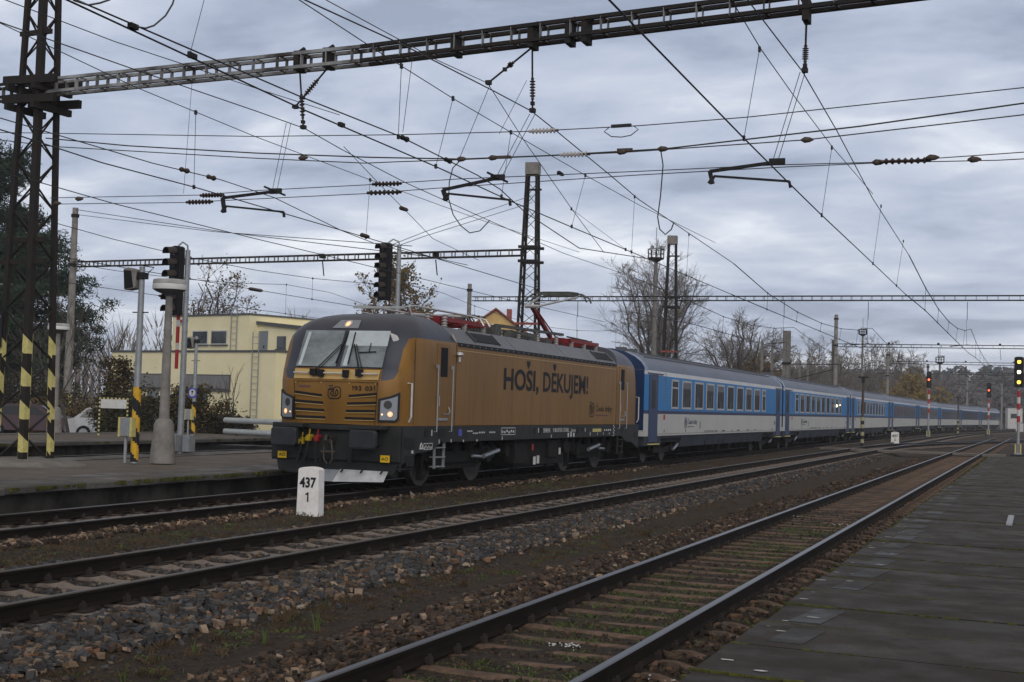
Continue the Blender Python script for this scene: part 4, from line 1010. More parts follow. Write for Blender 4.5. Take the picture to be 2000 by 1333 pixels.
# ------------------------------------------------------------------ eight coaches
CW = 1.41
WIN = [(3.83, 4.76), (5.39, 6.70), (7.33, 8.68), (9.27, 10.55), (11.18, 12.48), (13.1, 14.4), (15.05, 16.35), (17.0, 18.3), (18.93, 20.23), (20.86, 21.66)]
def make_coach(label, style, full):
    t = thing("coach", label, "railway coach", (0, 0, 0), 0, "blue and white coaches of the train")
    b = MB(); b.box((0, 13.2, 2.0), (CW * 2, 25.96, 2.16)); b.build("body", style["paint"], t)
    arc = [(CW, 3.06), (CW - .03, 3.17), (CW - .14, 3.33), (1.05, 3.50), (.7, 3.66), (.3, 3.745), (0, 3.755)]
    arc = arc + [(-x, z) for x, z in arc[::-1][1:]]
    b = MB(); b.prism(arc[::-1], .62, 25.78)
    for x, z in ((.62, 3.70), (.82, 3.64), (1.0, 3.55)): b.bar((x, 1.6, z), (x, 24.8, z), .03, .025, mi=1)
    for q in (1.1, 2.4): b.box((.35, q, 3.77), (.3, .35, .12), mi=1)
    b.build("roof", ["coach_roof", "trim_grey"], t, smooth=28)
    for y0, y1, ya, yb in ((.22, .62, .20, .235), (25.78, 26.18, 26.165, 26.20)):
        b = MB(); b.prism([(x * 1.004, z + .004) for x, z in arc[::-1]], y0, y1)
        b.box((0, (ya + yb) / 2, 2.1), (CW * 2 - .02, yb - ya, 1.95)); b.build("roof_end", "coach_hood", t, smooth=28)
    b = MB(); b.box((0, .02, 2.0), (1.3, .4, 2.2)); b.box((0, 26.38, 2.0), (1.3, .4, 2.2)); b.box((0, 13.2, .80), (2.5, 25.5, .25)); b.build("gangway", "gangway", t)
    for y0, y1 in ((.80, 1.92), (24.55, 25.6)):
        b = MB(); b.box((CW + .004, (y0 + y1) / 2, 1.84), (.03, y1 - y0, 2.22)); b.box((CW + .02, (y0 + y1) / 2, .66), (.16, y1 - y0 + .04, .03), mi=1); b.box((CW + .02, (y0 + y1) / 2 + .2, 2.985), (.03, 2.0, .03))
        d = b.build("door", ["coach_door", "stripe_yellow"], t)
        b = MB(); b.box((CW + .022, (y0 + y1) / 2, 2.32), (.008, .42, .95)); b.build("door_window", "coach_glass", d, bevel=.01)
    if style["win"] == "single":
        for k, (a, c) in enumerate(WIN):
            b = MB(); zc = 2.35; hw_, hh = (c - a) / 2, .475
            o = CW + .002; y = (a + c) / 2
            for (dy, dz, w, h_) in ((-hw_, 0, .07, 2 * hh), (hw_, 0, .07, 2 * hh), (0, -hh, 2 * hw_ + .07, .07), (0, hh, 2 * hw_ + .07, .07)): b.box((o, y + dy, zc + dz), (.03, w, h_ + (.0 if w < .1 else 0)))
            if k in (0, 9): b.box((o, y, zc + .22), (.028, 2 * hw_ - .07, .05))
            f = b.build("window", "window_frame", t)
            b = MB(); b.box((CW, y, zc), (.02, 2 * hw_ - .06, 2 * hh - .06)); rw = random.Random(k * 7 + 3); xq = CW + .0112
            for _ in range(rw.randrange(1, 4)):
                yy, sw, sh = y + rw.uniform(-.7, .6) * hw_, rw.uniform(.10, .22), rw.uniform(.25, .6)
                if yy + sw < y + hw_ - .04 and yy > y - hw_ + .04: b.quad((xq, yy, zc - hh + .04), (xq, yy + sw, zc - hh + .04), (xq, yy + sw * .9, zc - hh + sh), (xq, yy + sw * .15, zc - hh + sh), mi=1)
            if rw.random() < .35: b.quad((xq, y - hw_ + .04, zc + hh - .26), (xq, y + hw_ - .04, zc + hh - .26), (xq, y + hw_ - .04, zc + hh - .04), (xq, y - hw_ + .04, zc + hh - .04), mi=2)
            b.build("pane", [style["glass"], "seat_dim", "curtain_dim"], f)
    else:
        b = MB(); b.box((CW, 13.2, 2.3), (.02, 20.5, 1.02)); b.build("window_band", style["glass"], t)
        b = MB()
        for k in range(11): b.box((CW + .012, 3.2 + k * 2.0, 2.3), (.006, .18, 1.02))
        b.build("window_pillar", style["pillar"], t)
    # underside
    b = MB(); b.prism([(-1.3, .50), (-1.36, .92), (1.36, .92), (1.3, .50)][::-1], 5.6, 21.4); b.box((0, 13.2, .88), (2.7, 25.4, .1))
    for y0, y1 in ((.75, 2.05), (24.4, 25.65)): b.box((1.3, (y0 + y1) / 2, .77), (.2, y1 - y0 + .9, .32))
    for y in (9.6, 12.2, 13, 16.5, 18.0, 20.2): b.box((1.325, y, .70), (.02, .14, .34), mi=1)
    b.build("underframe", ["coach_under", "black"], t)
    for yc in (3.7, 22.7):
        b = MB()
        for s in (-1, 1):
            b.prism([(yc - 1.7, .42), (yc - 1.6, .66), (yc - .5, .50), (yc + .5, .50), (yc + 1.6, .66), (yc + 1.7, .42), (yc + .6, .32), (yc - .6, .32)][::-1], s * 1.05 - .06, s * 1.05 + .06, axis='x')
            for q in (-1.25, 1.25): b.cyl((s * .98, yc + q, .46), (s * 1.18, yc + q, .46), .14, 12)
        b.box((0, yc, .5), (2.1, .5, .2)); bg = b.build("bogie", "bogie", t)
        for q in (-1.25, 1.25):
            b = MB()
            for s in (-1, 1): b.cyl((s * .69, yc + q, .46), (s * .81, yc + q, .46), .455, 22)
            b.cyl((-.7, yc + q, .46), (.7, yc + q, .46), .08, 8)
            b.build("wheelset", "wheel_steel", bg, smooth=40)
        b = MB(); b.cyl((1.22, yc + 1.3, .42), (1.22, yc + 2.0, .62), .05, 8); b.build("damper", "lens_grey", bg)
    for y, z, w, h_ in ((2.86, 1.55, .22, .17), (25.0, 1.55, .2, .17)):
        b = MB(); b.box((CW + .003, y, z), (.008, w, h_)); b.build("marking", "red_paint", t)
    if full:
        b = MB()
        for k in range(8): b.box((CW + .003, 2.95 + (k % 3) * .03, 2.82 - k * .1), (.006, .2, .05))
        for k in range(7): b.box((CW + .003, 24.2, 2.7 - k * .12), (.006, .15, .06))
        b.build("marking", "coach_roof", t)
        b = MB()
        for y, w in ((8.3, .1), (11.2, .35), (12.5, .5), (14.2, .2), (15.5, .5), (17.6, .4), (19.2, .3), (23.6, .3)): b.box((CW + .003, y, 1.03 + (.0 if y > 9 else .25)), (.006, w, .05 if y > 9 else .25))
        for y in (2.9, 6.0): b.box((CW + .003, y, 1.08), (.006, .09, .10))
        b.box((CW + .003, 24.2, 1.33), (.008, .25, .16)); b.box((CW + .003, 13.2, .985), (.004, 23.0, .012))
        b.build("marking", "trim_grey", t)
        badge(t, "coach_door", (CW + .004, 6.0, 1.36), (0, 1, 0), (0, 0, 1), .42)
        writing("lettering", "České dráhy", "coach_door", t, (CW + .004, 6.35, 1.31), (0, 1, 0), (0, 0, 1), 1.45, .17, .003)
        writing("lettering", "Národní dopravce", "trim_grey", t, (CW + .004, 6.35, 1.2), (0, 1, 0), (0, 0, 1), 1.0, .05)
        writing("lettering", "61 54 20-70 052-2", "trim_grey", t, (CW + .004, 9.0, .99), (0, 1, 0), (0, 0, 1), 1.9, .085)
        writing("lettering", "2", "coach_roof", t, (CW + .004, 2.86, 2.86), (0, 1, 0), (0, 0, 1), .17, .2)
    return t
styles = [dict(paint="coach_paint", win="single", glass="coach_glass"), dict(paint="coach_paint", win="band", glass="coach_glass_blue", pillar="coach_glass"), dict(paint="coach_paint_dull", win="band", glass="coach_glass", pillar="coach_paint_dull")]
names = ["blue and white coach coupled directly behind the gold locomotive", "second blue coach, the one with a glowing painted glint on its windows", "third coach, half hidden by the thin rusty lamp pole", "fourth coach with its windows merged into one dull blue band", "fifth coach, just left of the red signal nearest the train", "sixth coach, standing behind the red signal nearest the train", "last coach but one, with a dark brownish window band", "last coach at the tail of the train where the track bends right"]
protos = {}
for k in range(8):
    si = 0 if k < 3 else (1 if k < 6 else 2); full = k < 2
    y0 = LY + 9.49 + 26.4 * k; y1 = y0 + 26.4
    if k == 0: c = make_coach(names[0], styles[0], True); protos[(0, True)] = c
    elif (si, full) in protos: c = copy_tree(protos[(si, full)]); c["label"] = names[k]
    else: c = make_coach(names[k], styles[si], full); protos[(si, full)] = c
    xa_, xb2 = XC + cx(y0), XC + cx(y1)
    c.location = (xa_, y0, 0); c.rotation_euler = (0, 0, -math.atan2(xb2 - xa_, y1 - y0))
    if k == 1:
        b = MB(); b.lathe((CW + .05, 19.2, 2.36), [(.10, 0), (.05, .05)], 12, axis='x'); b.build("painted_glint", "glint_glow", c); b = MB(); b.lathe((CW + .05, 20.7, 2.42), [(.05, 0), (.02, .04)], 10, axis='x'); b.build("painted_glint", "glint_glow", c)  # small glowing discs added as a painted glint on the window glass
# ------------------------------------------------------------------ lattice masts, portal beams
def lattice(parent, z0, z1, w0, w1, leg=0.09, brace=0.045, step=0.62, stripe=None, cap=False, mname="mast_steel"):
    "four tapered legs at the corners of a square, zig-zag bracing on each face; local coordinates"
    wid = lambda z: w0 + (w1 - w0) * (z - z0) / (z1 - z0)
    cor = [(-1, -1), (1, -1), (1, 1), (-1, 1)]
    leg0 = leg
    for sx, sy in cor:
        leg = leg0 * (1.35 if stripe and (sx, sy) == (1, -1) else 1.0)
        b = MB(); b.bar((sx * w0 / 2, sy * w0 / 2, z0), (sx * w1 / 2, sy * w1 / 2, z1), leg, leg)
        if stripe:
            zs = stripe[0]; k = 0
            while zs < stripe[1]:
                h_ = stripe[2]; w = wid(zs + h_ / 2) / 2; e = leg / 2 + .004; s = .10
                x, y = sx * w, sy * w
                for ax, ay, dx, dy, fo in ((-e, -e, 1, 0, 0), (e, -e, 0, 1, -.10), (e, e, -1, 0, 0), (-e, e, 0, -1, -.10)):
                    p0 = (x + ax, y + ay); p1 = (x + ax + dx * 2 * e, y + ay + dy * 2 * e); h_ = stripe[2]
                    b.quad((p0[0], p0[1], zs + fo), (p1[0], p1[1], zs - s + fo), (p1[0], p1[1], zs + h_ - s + fo), (p0[0], p0[1], zs + h_ + fo), mi=1)
                zs += h_ + stripe[3]; k += 1
        b.build("leg", [mname, "stripe_yellow"], parent)
    b = MB(); z = z0 + .05; k = 0
    while z + step < z1:
        za, zb_ = z, z + step; wa, wb = wid(za) / 2, wid(zb_) / 2
        for i in range(4):
            (ax, ay), (bx, by) = cor[i], cor[(i + 1) % 4]
            if (k + i) % 2: ax, ay, bx, by = bx, by, ax, ay
            b.bar((ax * wa, ay * wa, za), (bx * wb, by * wb, zb_), brace, .02)
            if w0 > 9: b.bar((bx * wa, by * wa, za), (ax * wb, ay * wb, zb_), brace, .02)
        z += step; k += 1
    b.build("bracing", mname, parent)
    if cap:
        b = MB(); b.box((0, 0, z1 - .22), (w1 + .16, w1 + .16, .5)); b.build("cap", "concrete", parent)
def beam(parent, p, q, h_=0.27, w=0.30, step=0.56, ch=0.05, m_="mast_steel", bat="beam_paint"):
    p, q = Vector(p), Vector(q); d = (q - p).normalized(); n = Vector((-d.y, d.x, 0)).normalized(); up = Vector((0, 0, 1)); L = (q - p).length
    b = MB()
    for s in (-1, 1):
        for u in (-1, 1): b.bar(p + n * s * w / 2 + up * u * h_ / 2, q + n * s * w / 2 + up * u * h_ / 2, ch * 1.2, ch)
    b.build("chord", m_, parent, world=True)
    b = MB(); k = 0; t = step / 2; rnd = random.Random(int(L * 7))
    while t < L:
        c = p + d * t
        for s in (-1, 1): b.bar(c + n * s * w / 2 - up * h_ / 2, c + n * s * w / 2 + up * h_ / 2, .10, .012)
        b.bar(c - n * w / 2 - up * h_ / 2, c + n * w / 2 - up * h_ / 2, .05, .02); b.bar(c - n * w / 2 + up * h_ / 2, c + n * w / 2 + up * h_ / 2, .05, .02)
        t += step; k += 1
    b.build("batten", bat, parent, world=True)
GY = lambda X: 24.1 - 0.12 * (X + 19.7)
G1 = thing("portal_mast", "big dark lattice mast with yellow striped legs and figures 76 on the far low platform", "catenary mast", (-19.65, 24.1, 0.30), -0.10)
lattice(G1, 0, 12.0, .78, .34, .10, .04, .52, (0.28, 2.3, .37, .30))
b = MB(); b.lathe((0, 0, -.02), [(1.3, 0), (1.1, .08), (.6, .13)], 14); b.build("base_mound", "concrete_dark", G1)
b = MB()
for z in (7.55, 7.95):
    for s in (-1, 1): b.bar((-.62, s * .36, z), (.80, s * .36, z - .04), .10, .17); b.bar((s * .36, -.55, z - .18), (s * .36, .55, z - .18), .09, .14)
for z, w in ((8.95, .62), (4.6, .85), (4.15, .9)): b.bar((-w * .6, -w * .33, z), (w * .75, -w * .33, z), .08, .10)
b.build("bracket", "mast_steel", G1)
b = MB(); b.box((-.36, -.46, 2.75), (.17, .03, .75)); pl_ = b.build("number_plate", "stripe_black", G1)
for k, ch in enumerate("76"): writing("figure", ch, "white_paint", pl_, (-.42, -.48, 2.84 - k * .34), (1, 0, 0), (0, 0, 1), .12, .19)
G1b = thing("portal_beam", "long rusty white portal beam crossing the top of the picture", "portal beam", (-19.65, 24.1, 8.12))
beam(G1b, (-30, GY(-30), 7.95), (-20.0, GY(-20), 8.12)); beam(G1b, (-19.3, GY(-19.3), 8.12), (-11.6, GY(-11.6), 8.12), .26, .30, .56, .06, "beam_paint"); beam(G1b, (-11.6, GY(-11.6), 8.12), (3, GY(3), 8.40), .26, .30, .56, .065)  # right half keeps dark chords, its silhouette against the sky put into the colour
b = MB()
for X, dz in ((-13.05, .16), (-12.4, .14), (-8.2, .2), (-7.5, .24), (-7.2, .2), (-3.45, .16), (-9.7, .14)): b.box((X, GY(X), 8.12), (.10, .34, .36)); b.bar((X - .08, GY(X), 8.26), (X + .1, GY(X), 8.30 + dz * .4), .06, .08)
b.build("fixing", "mast_steel", G1b, world=True)
for nm, lab, X, Y, z1 in (("portal_mast", "grey capped lattice mast rising behind the gold locomotive's raised pantograph", -20.15, 56.3, 12.05), ("portal_mast", "capped lattice mast rising above the first coach beside a floodlight tower", -20.4, 82.0, 12.1)):
    t = thing(nm, lab, "catenary mast", (X, Y, 0.28), .12, "capped lattice masts behind the train"); lattice(t, 0, z1 - .28, .98, .40, .10, .045, .55, None, True)
    b = MB()
    for z in (3.2, 7.6, 8.2): b.bar((-.45, -.36, z), (.5, -.36, z), .1, .12); b.bar((-.45, .36, z), (.5, .36, z), .1, .12)
    b.bar((-.2, -.45, 10.6), (.5, -.45, 10.6), .08, .08); b.build("bracket", "mast_steel", t)
    b = MB(); b.bar((-.5, -.45, 4.95), (.5, -.45, 4.95), .08, .10); b.build("bracket", "roof_red", t)
def conc_pole(nm, lab, X, Y, z0, z1, r0=.16, r1=.11, striped=False, grp=None, m_="concrete"):
    t = thing(nm, lab, "pole", (X, Y, z0), 0, grp); b = MB(); b.tube([(0, 0, 0), (0, 0, z1 - z0)], [r0, r1], 10); b.build("shaft", m_, t, smooth=50)
    b = MB()
    for z in (z1 - z0 - .4, z1 - z0 - 2.9): b.cyl((0, 0, z - .08), (0, 0, z + .08), r1 + .06, 10)
    b.build("collar", "mast_steel", t)
    if striped:
        for k in range(8):
            b = MB(); z = .12 + k * .24; n = 10; rr = r0 + .006
            for i in range(n):
                a0, a1 = 2 * PI * i / n, 2 * PI * (i + 1) / n; zz0, zz1 = z + .08 * math.sin(a0), z + .08 * math.sin(a1)
                b.quad((rr * math.cos(a0), rr * math.sin(a0), zz0), (rr * math.cos(a1), rr * math.sin(a1), zz1), (rr * math.cos(a1), rr * math.sin(a1), zz1 + .12), (rr * math.cos(a0), rr * math.sin(a0), zz0 + .12))
            b.build("warning_band", "stripe_yellow", t)
    return t
conc_pole("concrete_pole", "grey concrete pole with yellow bands on its foot, beside the pines", -46.0, 59.6, -.3, 11.15, .24, .15, True)
t = thing("portal_beam", "slim portal beam running from the pine tree to the mast behind the locomotive", "portal beam", (-33, 58, 8.25)); beam(t, (-45.8, 59.5, 8.25), (-20.5, 56.3, 8.27), .25, .28, .56, .05)
b = MB()
for X in (-24.9, -30.5, -38): b.bar((X, 57.2, 8.1), (X + .1, 57.2, 7.4), .04); b.box((X, 57.2, 8.3), (.2, .3, .2))
b.build("fixing", "mast_steel", t, world=True)
conc_pole("concrete_pole", "short grey pole carrying the beam above the locomotive's cab roof", -33.8, 83.2, 0, 9.4, .16, .13)
t = thing("portal_beam", "portal beam passing behind the raised pantograph and on across the whole yard", "portal beam", (-20, 82, 8.35)); beam(t, (-33.6, 83.3, 8.45), (-20.7, 82.1, 8.4), .25, .28, .56, .05); beam(t, (-20.1, 82.0, 8.4), (6, 79.5, 8.3), .25, .28, .56, .05, bat="mast_steel")
b = MB()
for X in (-13.6, -8.9, -3.6, -26): b.bar((X, 81.4, 8.2), (X, 81.4, 7.2), .03); b.bar((X - .9, 81.4, 5.75), (X + .1, 81.4, 5.85), .04); b.bar((X - .05, 81.4, 7.2), (X, 81.4, 5.85), .015)
b.build("fixing", "mast_steel", t, world=True)
FAR = [(-17.6, 136, 8.35, 11.25), (-17.0, 176, 8.3, 9.6), (-16.0, 214, 8.3, 9.5), (-14, 252, 8.3, 9.4), (-12, 292, 8.3, 9.4)]
gl = ["tall bright concrete pole standing behind the second coach", "grey concrete pole in front of the pale bare trees", "far grey pole near the yellow tree", "very far pole above the fifth coach", "farthest pole of the portal row"]
bl = ["portal beam starting at the tall bright concrete pole", "second far portal beam, one below the beam from the bright pole", "third far portal beam, level with the small floodlight tower's foot", "fourth far portal beam, just above the wooded hill", "lowest and farthest portal beam"]
for k, (X, Y, zb_, zt) in enumerate(FAR):
    o = cx(Y) * .6; X += o - .5
    conc_pole("concrete_pole", gl[k], X, Y, -.3, zt, .24 if k == 0 else .2, .17, False, "far concrete portal poles")
    if k == 0:
        b = MB(); b.box((-.32, .5, 4.6), (.22, .22, 9.2)); b.build("weight_post", "concrete_dark", [x for x in bpy.data.objects if x.get("label") == gl[0]][0])
    t = thing("portal_beam", bl[k], "portal beam", (X, Y, zb_), 0, "far portal beams"); beam(t, (X + .2, Y, zb_), (X + 34, Y - 3, zb_ - .05), .27, .28, .9 if k < 2 else 1.2, .06, bat="mast_steel")
    b = MB()
    for Xq in (XC + cx(Y), XB + cx(Y), XA + cx(Y), XA + cx(Y) + 7):
        b.bar((Xq, Y - 1.4, zb_ - .15), (Xq + .1, Y - 1.4, zb_ - 1.2), .04); b.bar((Xq - 1.0, Y - 1.4, 5.75), (Xq + .2, Y - 1.4, 5.8), .05); b.box((Xq, Y - 1.4, zb_ + .2), (.2, .3, .15))
    b.build("fixing", "mast_steel", t, world=True)
for X, Y, zt, lab in ((-18.2, 110.5, 8.2, "thick double concrete pole above the end of the first coach"), (-21.4, 120, 7.9, "thin twin poles left of the thick double pole"), (-23.1, 151.5, 7.4, "smallest twin poles between the thick double pole and the tall bright one")):
    thick = lab.startswith("thick"); w = .26 if thick else .2
    t = thing("twin_pole", lab, "pole", (X, Y, -.2), .0); 
    for s in (-1, 1):
        b = MB(); b.box((s * (w * .54 if thick else .42), 0, (zt + .2) / 2), (w, .5 if thick else .25, zt + .2)); b.build("shaft", "concrete_dark", t)
    b = MB(); b.bar((-.4, -.3, zt - 2.4), (4.2 if thick else 2.2, -.3, zt - 2.35), .06); b.bar((.5, -.3, zt - 3.6), (3.6 if thick else 1.6, -.3, zt - 2.75), .06); b.box((0, 0, zt - 2.3), (w * 2.4, .6, .12))
    if thick: b.bar((4.2, -.3, zt - 2.35), (4.2, -.3, zt - 2.8), .06)
    b.build("bracket", "mast_steel", t)
def flood(lab, X, Y, z0, z1, w, grp="floodlight towers"):
    t = thing("floodlight_tower", lab, "floodlight tower", (X, Y, z0), 0, grp)
    b = MB(); b.tube([(0, 0, 0), (0, 0, z1 - z0 - w)], [w * .32, w * .17], 10); b.build("shaft", "concrete_dark", t, smooth=50)
    H = z1 - z0; b = MB(); b.cyl((0, 0, H - w * 1.0), (0, 0, H - w * .85), w * .8, 12); b.cyl((0, 0, H - w * 1.3), (0, 0, H - w), w * .2, 8, r2=w * .7)
    for k in range(10):
        a = 2 * PI * k / 10; c, s = math.cos(a) * w * .8, math.sin(a) * w * .8; c2, s2 = math.cos(a + .63) * w * .8, math.sin(a + .63) * w * .8
        b.bar((c, s, H - w * .9), (c, s, H), .05); b.bar((c, s, H), (c2, s2, H), .05); b.bar((c, s, H - w * .45), (c2, s2, H - w * .45), .04)
    b.build("platform", "mast_steel", t)
    b = MB()
    for k in range(5): a = -1.9 + k * .7; b.box((math.cos(a) * w * .7, math.sin(a) * w * .7, H + w * .15), (w * .3, w * .25, w * .3), a)
    b.tube([(0, 0, H - w), (0, 0, H + w * 2.2)], .03, 4); b.build("floodlight", "galv", t)
flood("tall floodlight tower with a railed basket beside the big bare tree", -27.8, 106.6, 0, 14.2, .78)
flood("slim floodlight mast rising over the third coach", -17.3, 153.5, 0, 10.9, .55)
flood("small dark lamp tower seen above the far portal beams", -13.2, 215, 0, 10.6, .8)

# ------------------------------------------------------------------ overhead wires
def ext(pts, Y0, Y1, X=None):
    return pts
def wire(parent, name, pts, r, m_="wire", n=5):
    b = MB(); b.tube(pts, r, n, cap=False); return b.build(name, m_, parent, world=True)
def drop(parent, p, q, r=.0045):
    b = MB(); b.tube([p, q], r, 4, cap=False)
    for e in (p, q): b.box(e, (.03, .05, .07))
    return b.build("dropper", "wire", parent, world=True)
def clampbox(b, c, s=.05): b.box(c, (s, s * 2, s * 1.3))
def far_span(parent, X, zc=5.42, Y0=60, sup=(82, 136, 176, 214, 252, 292), zs=6.75, start=None, thick=.016):
    "contact and sagging messenger wire from portal to portal"
    pts = [start[1]] if start else []; ct = [start[0]] if start else []
    prev = start[1][1] if start else Y0
    zprev = start[1][2] if start else 6.2
    for k, Ys in enumerate(sup):
        n = max(3, int((Ys - prev) / 6)); z0 = zprev; z1 = zs
        for i in range(1, n + 1):
            t = i / n; Y = prev + (Ys - prev) * t; sag = -0.9 * 4 * t * (1 - t) * min(1, (Ys - prev) / 45); z = z0 + (z1 - z0) * t + sag
            zig = .25 * (1 if k % 2 else -1) * t
            pts.append((X + cx(Y), Y, max(z, zc + .15))); ct.append((X + cx(Y) + zig * .4, Y, zc))
            if i < n and Y < 180: drop(parent, (X + cx(Y), Y, max(z, zc + .15)), (X + cx(Y) + zig * .4, Y, zc), .007)
        prev, zprev = Ys, zs
    wire(parent, "messenger_wire", pts, thick, "wire"); wire(parent, "contact_wire", ct, thick, "wire")
def thru(X, L): return [(X, a, z) for a, z in L]
# nearest track
t = thing("overhead_line", "overhead line hanging above the nearest track with the rusty steel sleepers", "overhead line", (XA, 22, 5.4))
wire(t, "contact_wire", thru(-3.63, [(2, 5.5), (12.03, 5.46), (18.23, 5.39), (21.76, 5.37), (25.34, 5.36), (32.37, 5.38), (43, 5.4)]) , .011)
ML = thru(-3.56, [(6, 6.9), (12, 6.98), (18.05, 7.13), (22.55, 7.26), (26.7, 7.12), (33.01, 6.77), (43.0, 6.56)])
wire(t, "messenger_wire", ML, .010)
wire(t, "auxiliary_wire", thru(-3.45, [(10, 6.9), (16.44, 6.69), (18.39, 6.58), (20.99, 6.55), (25.45, 6.56), (32.0, 6.72)]), .007)
for a, z, c, zc in ((18.39, 6.58, 18.3, 5.39), (25.45, 6.56, 25.5, 5.36), (34, 6.73, 34, 5.38), (40, 6.62, 40, 5.4)): drop(t, (-3.47, a, z), (-3.63, c, zc))
for s in (-.04, .04): wire(t, "dropper", [(-3.5 + s, 22.2, 7.17), (-3.9 + s, 22.2, 5.77)], .006, n=4)
far_span(t, XA, start=((-3.63, 43, 5.4), (-3.56, 43, 6.56)))
# middle track
t = thing("overhead_line", "overhead line above the middle track, with two contact wires side by side", "overhead line", (XB, 22, 5.5))
wire(t, "contact_wire", thru(-8.81, [(3, 5.6), (11.14, 5.58), (13.22, 5.54), (15.91, 5.49), (20.12, 5.48), (23.39, 5.43), (27.05, 5.42), (32.18, 5.42), (43, 5.4)]), .011)
wire(t, "contact_wire", thru(-8.79, [(3, 5.68), (11.26, 5.61), (15.74, 5.63), (18.71, 5.69), (20.52, 5.65), (21.84, 5.62), (22.9, 5.55), (24.2, 5.33), (27.5, 5.05), (33, 5.42)]), .010)
wire(t, "auxiliary_wire", thru(-8.27, [(10, 6.8), (14.68, 6.54), (16.7, 6.46), (19.45, 6.38), (21.96, 6.35), (26.14, 6.31), (30.12, 6.3), (38, 6.4)]), .007)
wire(t, "messenger_wire", thru(-8.76, [(8, 6.5), (15.71, 6.86), (18.73, 7.03), (22.44, 7.16), (24.31, 7.21), (25.64, 7.13), (29.48, 6.87), (31.87, 6.69), (43, 6.35)]), .011)
wire(t, "messenger_wire", thru(-9.96, [(10, 7.6), (18.48, 7.73), (22.68, 7.83), (25.1, 7.97), (27.22, 7.26), (30.54, 6.3), (33.18, 5.6)]), .008)
for a, z, X, c, zc in ((17.66, 6.45, -8.3, 18.7, 5.68), (19.45, 6.38, -8.27, 20.1, 5.48), (26.14, 6.31, -8.27, 27.0, 5.43), (21.96, 6.35, -8.27, 23, 5.44), (31.5, 6.7, -8.76, 31.5, 5.42), (37, 6.5, -8.76, 37, 5.41), (13.45, 6.9, -8.6, 13.25, 5.56), (30.5, 6.3, -9.96, 31.0, 5.42)): drop(t, (X, a, z), (-8.8, c, zc))
for s in (-.05, .05): wire(t, "dropper", [(-8.2 + s, 22.8, 6.83), (-8.78 + s, 22.8, 5.75)], .006, n=4)
wire(t, "dropper", [(-9.0, 22.8, 7.38), (-9.6, 22.85, 6.0)], .006, n=4)
b = MB()
for Y, z in ((18.9, 5.69), (20.55, 5.65)): b.lathe((-8.79, Y, z), [(.012, -.14), (.04, -.09), (.03, 0), (.045, .08), (.012, .14)], 8, axis='y')
for Y, z in ((12.2, 5.6), (13.3, 5.56), (16.9, 5.5)): b.box((-8.8, Y, z), (.05, .13, .055))
b.lathe((-9.6, 28.6, 6.78), [(.012, -.2), (.05, -.14), (.04, .08), (.012, .2)], 8, axis='y')
b.build("clamp", "dark_iron", t, world=True)
b = MB()
b.tube([(-8.75, 12.19, 5.59), (-8.72, 12.3, 5.60), (-8.7, 12.42, 5.66), (-8.7, 12.62, 5.82), (-8.7, 12.74, 5.98), (-8.7, 12.82, 6.2)], .010, 5); b.tube([(-8.78, 11.2, 5.59), (-8.72, 11.35, 5.58), (-8.7, 11.5, 5.64), (-8.7, 11.66, 5.72), (-8.7, 11.8, 5.9)], .010, 5)
b.build("jumper", "wire_green", t, world=True)
far_span(t, XB, start=((-8.81, 43, 5.4), (-8.76, 43, 6.35)))
# the train's track
t = thing("overhead_line", "overhead line above the train and its raised pantograph", "overhead line", (XC, 24, 5.5))
wire(t, "contact_wire", thru(-14.1, [(10, 5.6), (16.64, 5.56), (18.89, 5.49), (21.53, 5.51), (24.91, 5.48), (28.45, 5.45), (33, 5.40), (40, 5.32)]), .011)
wire(t, "contact_wire", thru(-13.89, [(10, 5.7), (16.22, 5.67), (19.96, 5.66), (22.04, 5.72), (23.99, 5.68), (26.86, 5.40), (28.75, 5.30), (34, 5.4)]), .009)
wire(t, "messenger_wire", thru(-13.85, [(9, 6.9), (16.08, 7.01), (19.16, 7.08), (23.09, 7.19), (25.02, 7.23), (26.64, 7.1), (29.85, 6.91), (35.29, 6.74), (41.76, 6.57), (50, 6.6)]), .010)
wire(t, "auxiliary_wire", thru(-11.76, [(8, 6.4), (13.73, 6.52), (15.9, 6.56), (19.58, 6.74), (22.5, 6.9)]), .007)
wire(t, "auxiliary_wire", thru(-12.78, [(9, 6.9), (14.83, 6.6), (17.79, 6.42), (21.34, 6.33), (25.89, 6.3), (32, 6.3), (40, 6.4)]), .007)
wire(t, "auxiliary_wire", [(-13.0, 25.1, 6.85), (-13.05, 26.8, 6.4), (-13.1, 28.6, 5.95), (-13.15, 30.0, 5.6), (-13.2, 33, 5.42)], .007)
for a, z, c, zc in ((19.48, 6.37, 21.53, 5.51), (25.89, 6.3, 28.45, 5.45)): drop(t, (-12.78, a, z), (-14.1, c, zc))
for s in (-.05, .05): wire(t, "dropper", [(-13.3 + s, 23.4, 7.0), (-13.55 + s, 23.4, 5.70)], .006, n=4)
b = MB()
for Y, z in ((20.9, 5.70), (21.75, 5.71)): b.lathe((-13.89, Y, z), [(.012, -.16), (.045, -.1), (.03, 0), (.05, .08), (.012, .16)], 8, axis='y')
for X, Y, z in ((-13.12, 28.3, 6.05), (-13.6, 27.4, 5.35)): b.lathe((X, Y, z), [(.012, -.22), (.05, -.16), (.045, .12), (.012, .22)], 8, axis='y')
b.build("clamp", "clamp_rust", t, world=True)
far_span(t, XC, start=((-14.0, 50, 5.34), (-13.85, 50, 6.6)), zc=5.34, Y0=50)
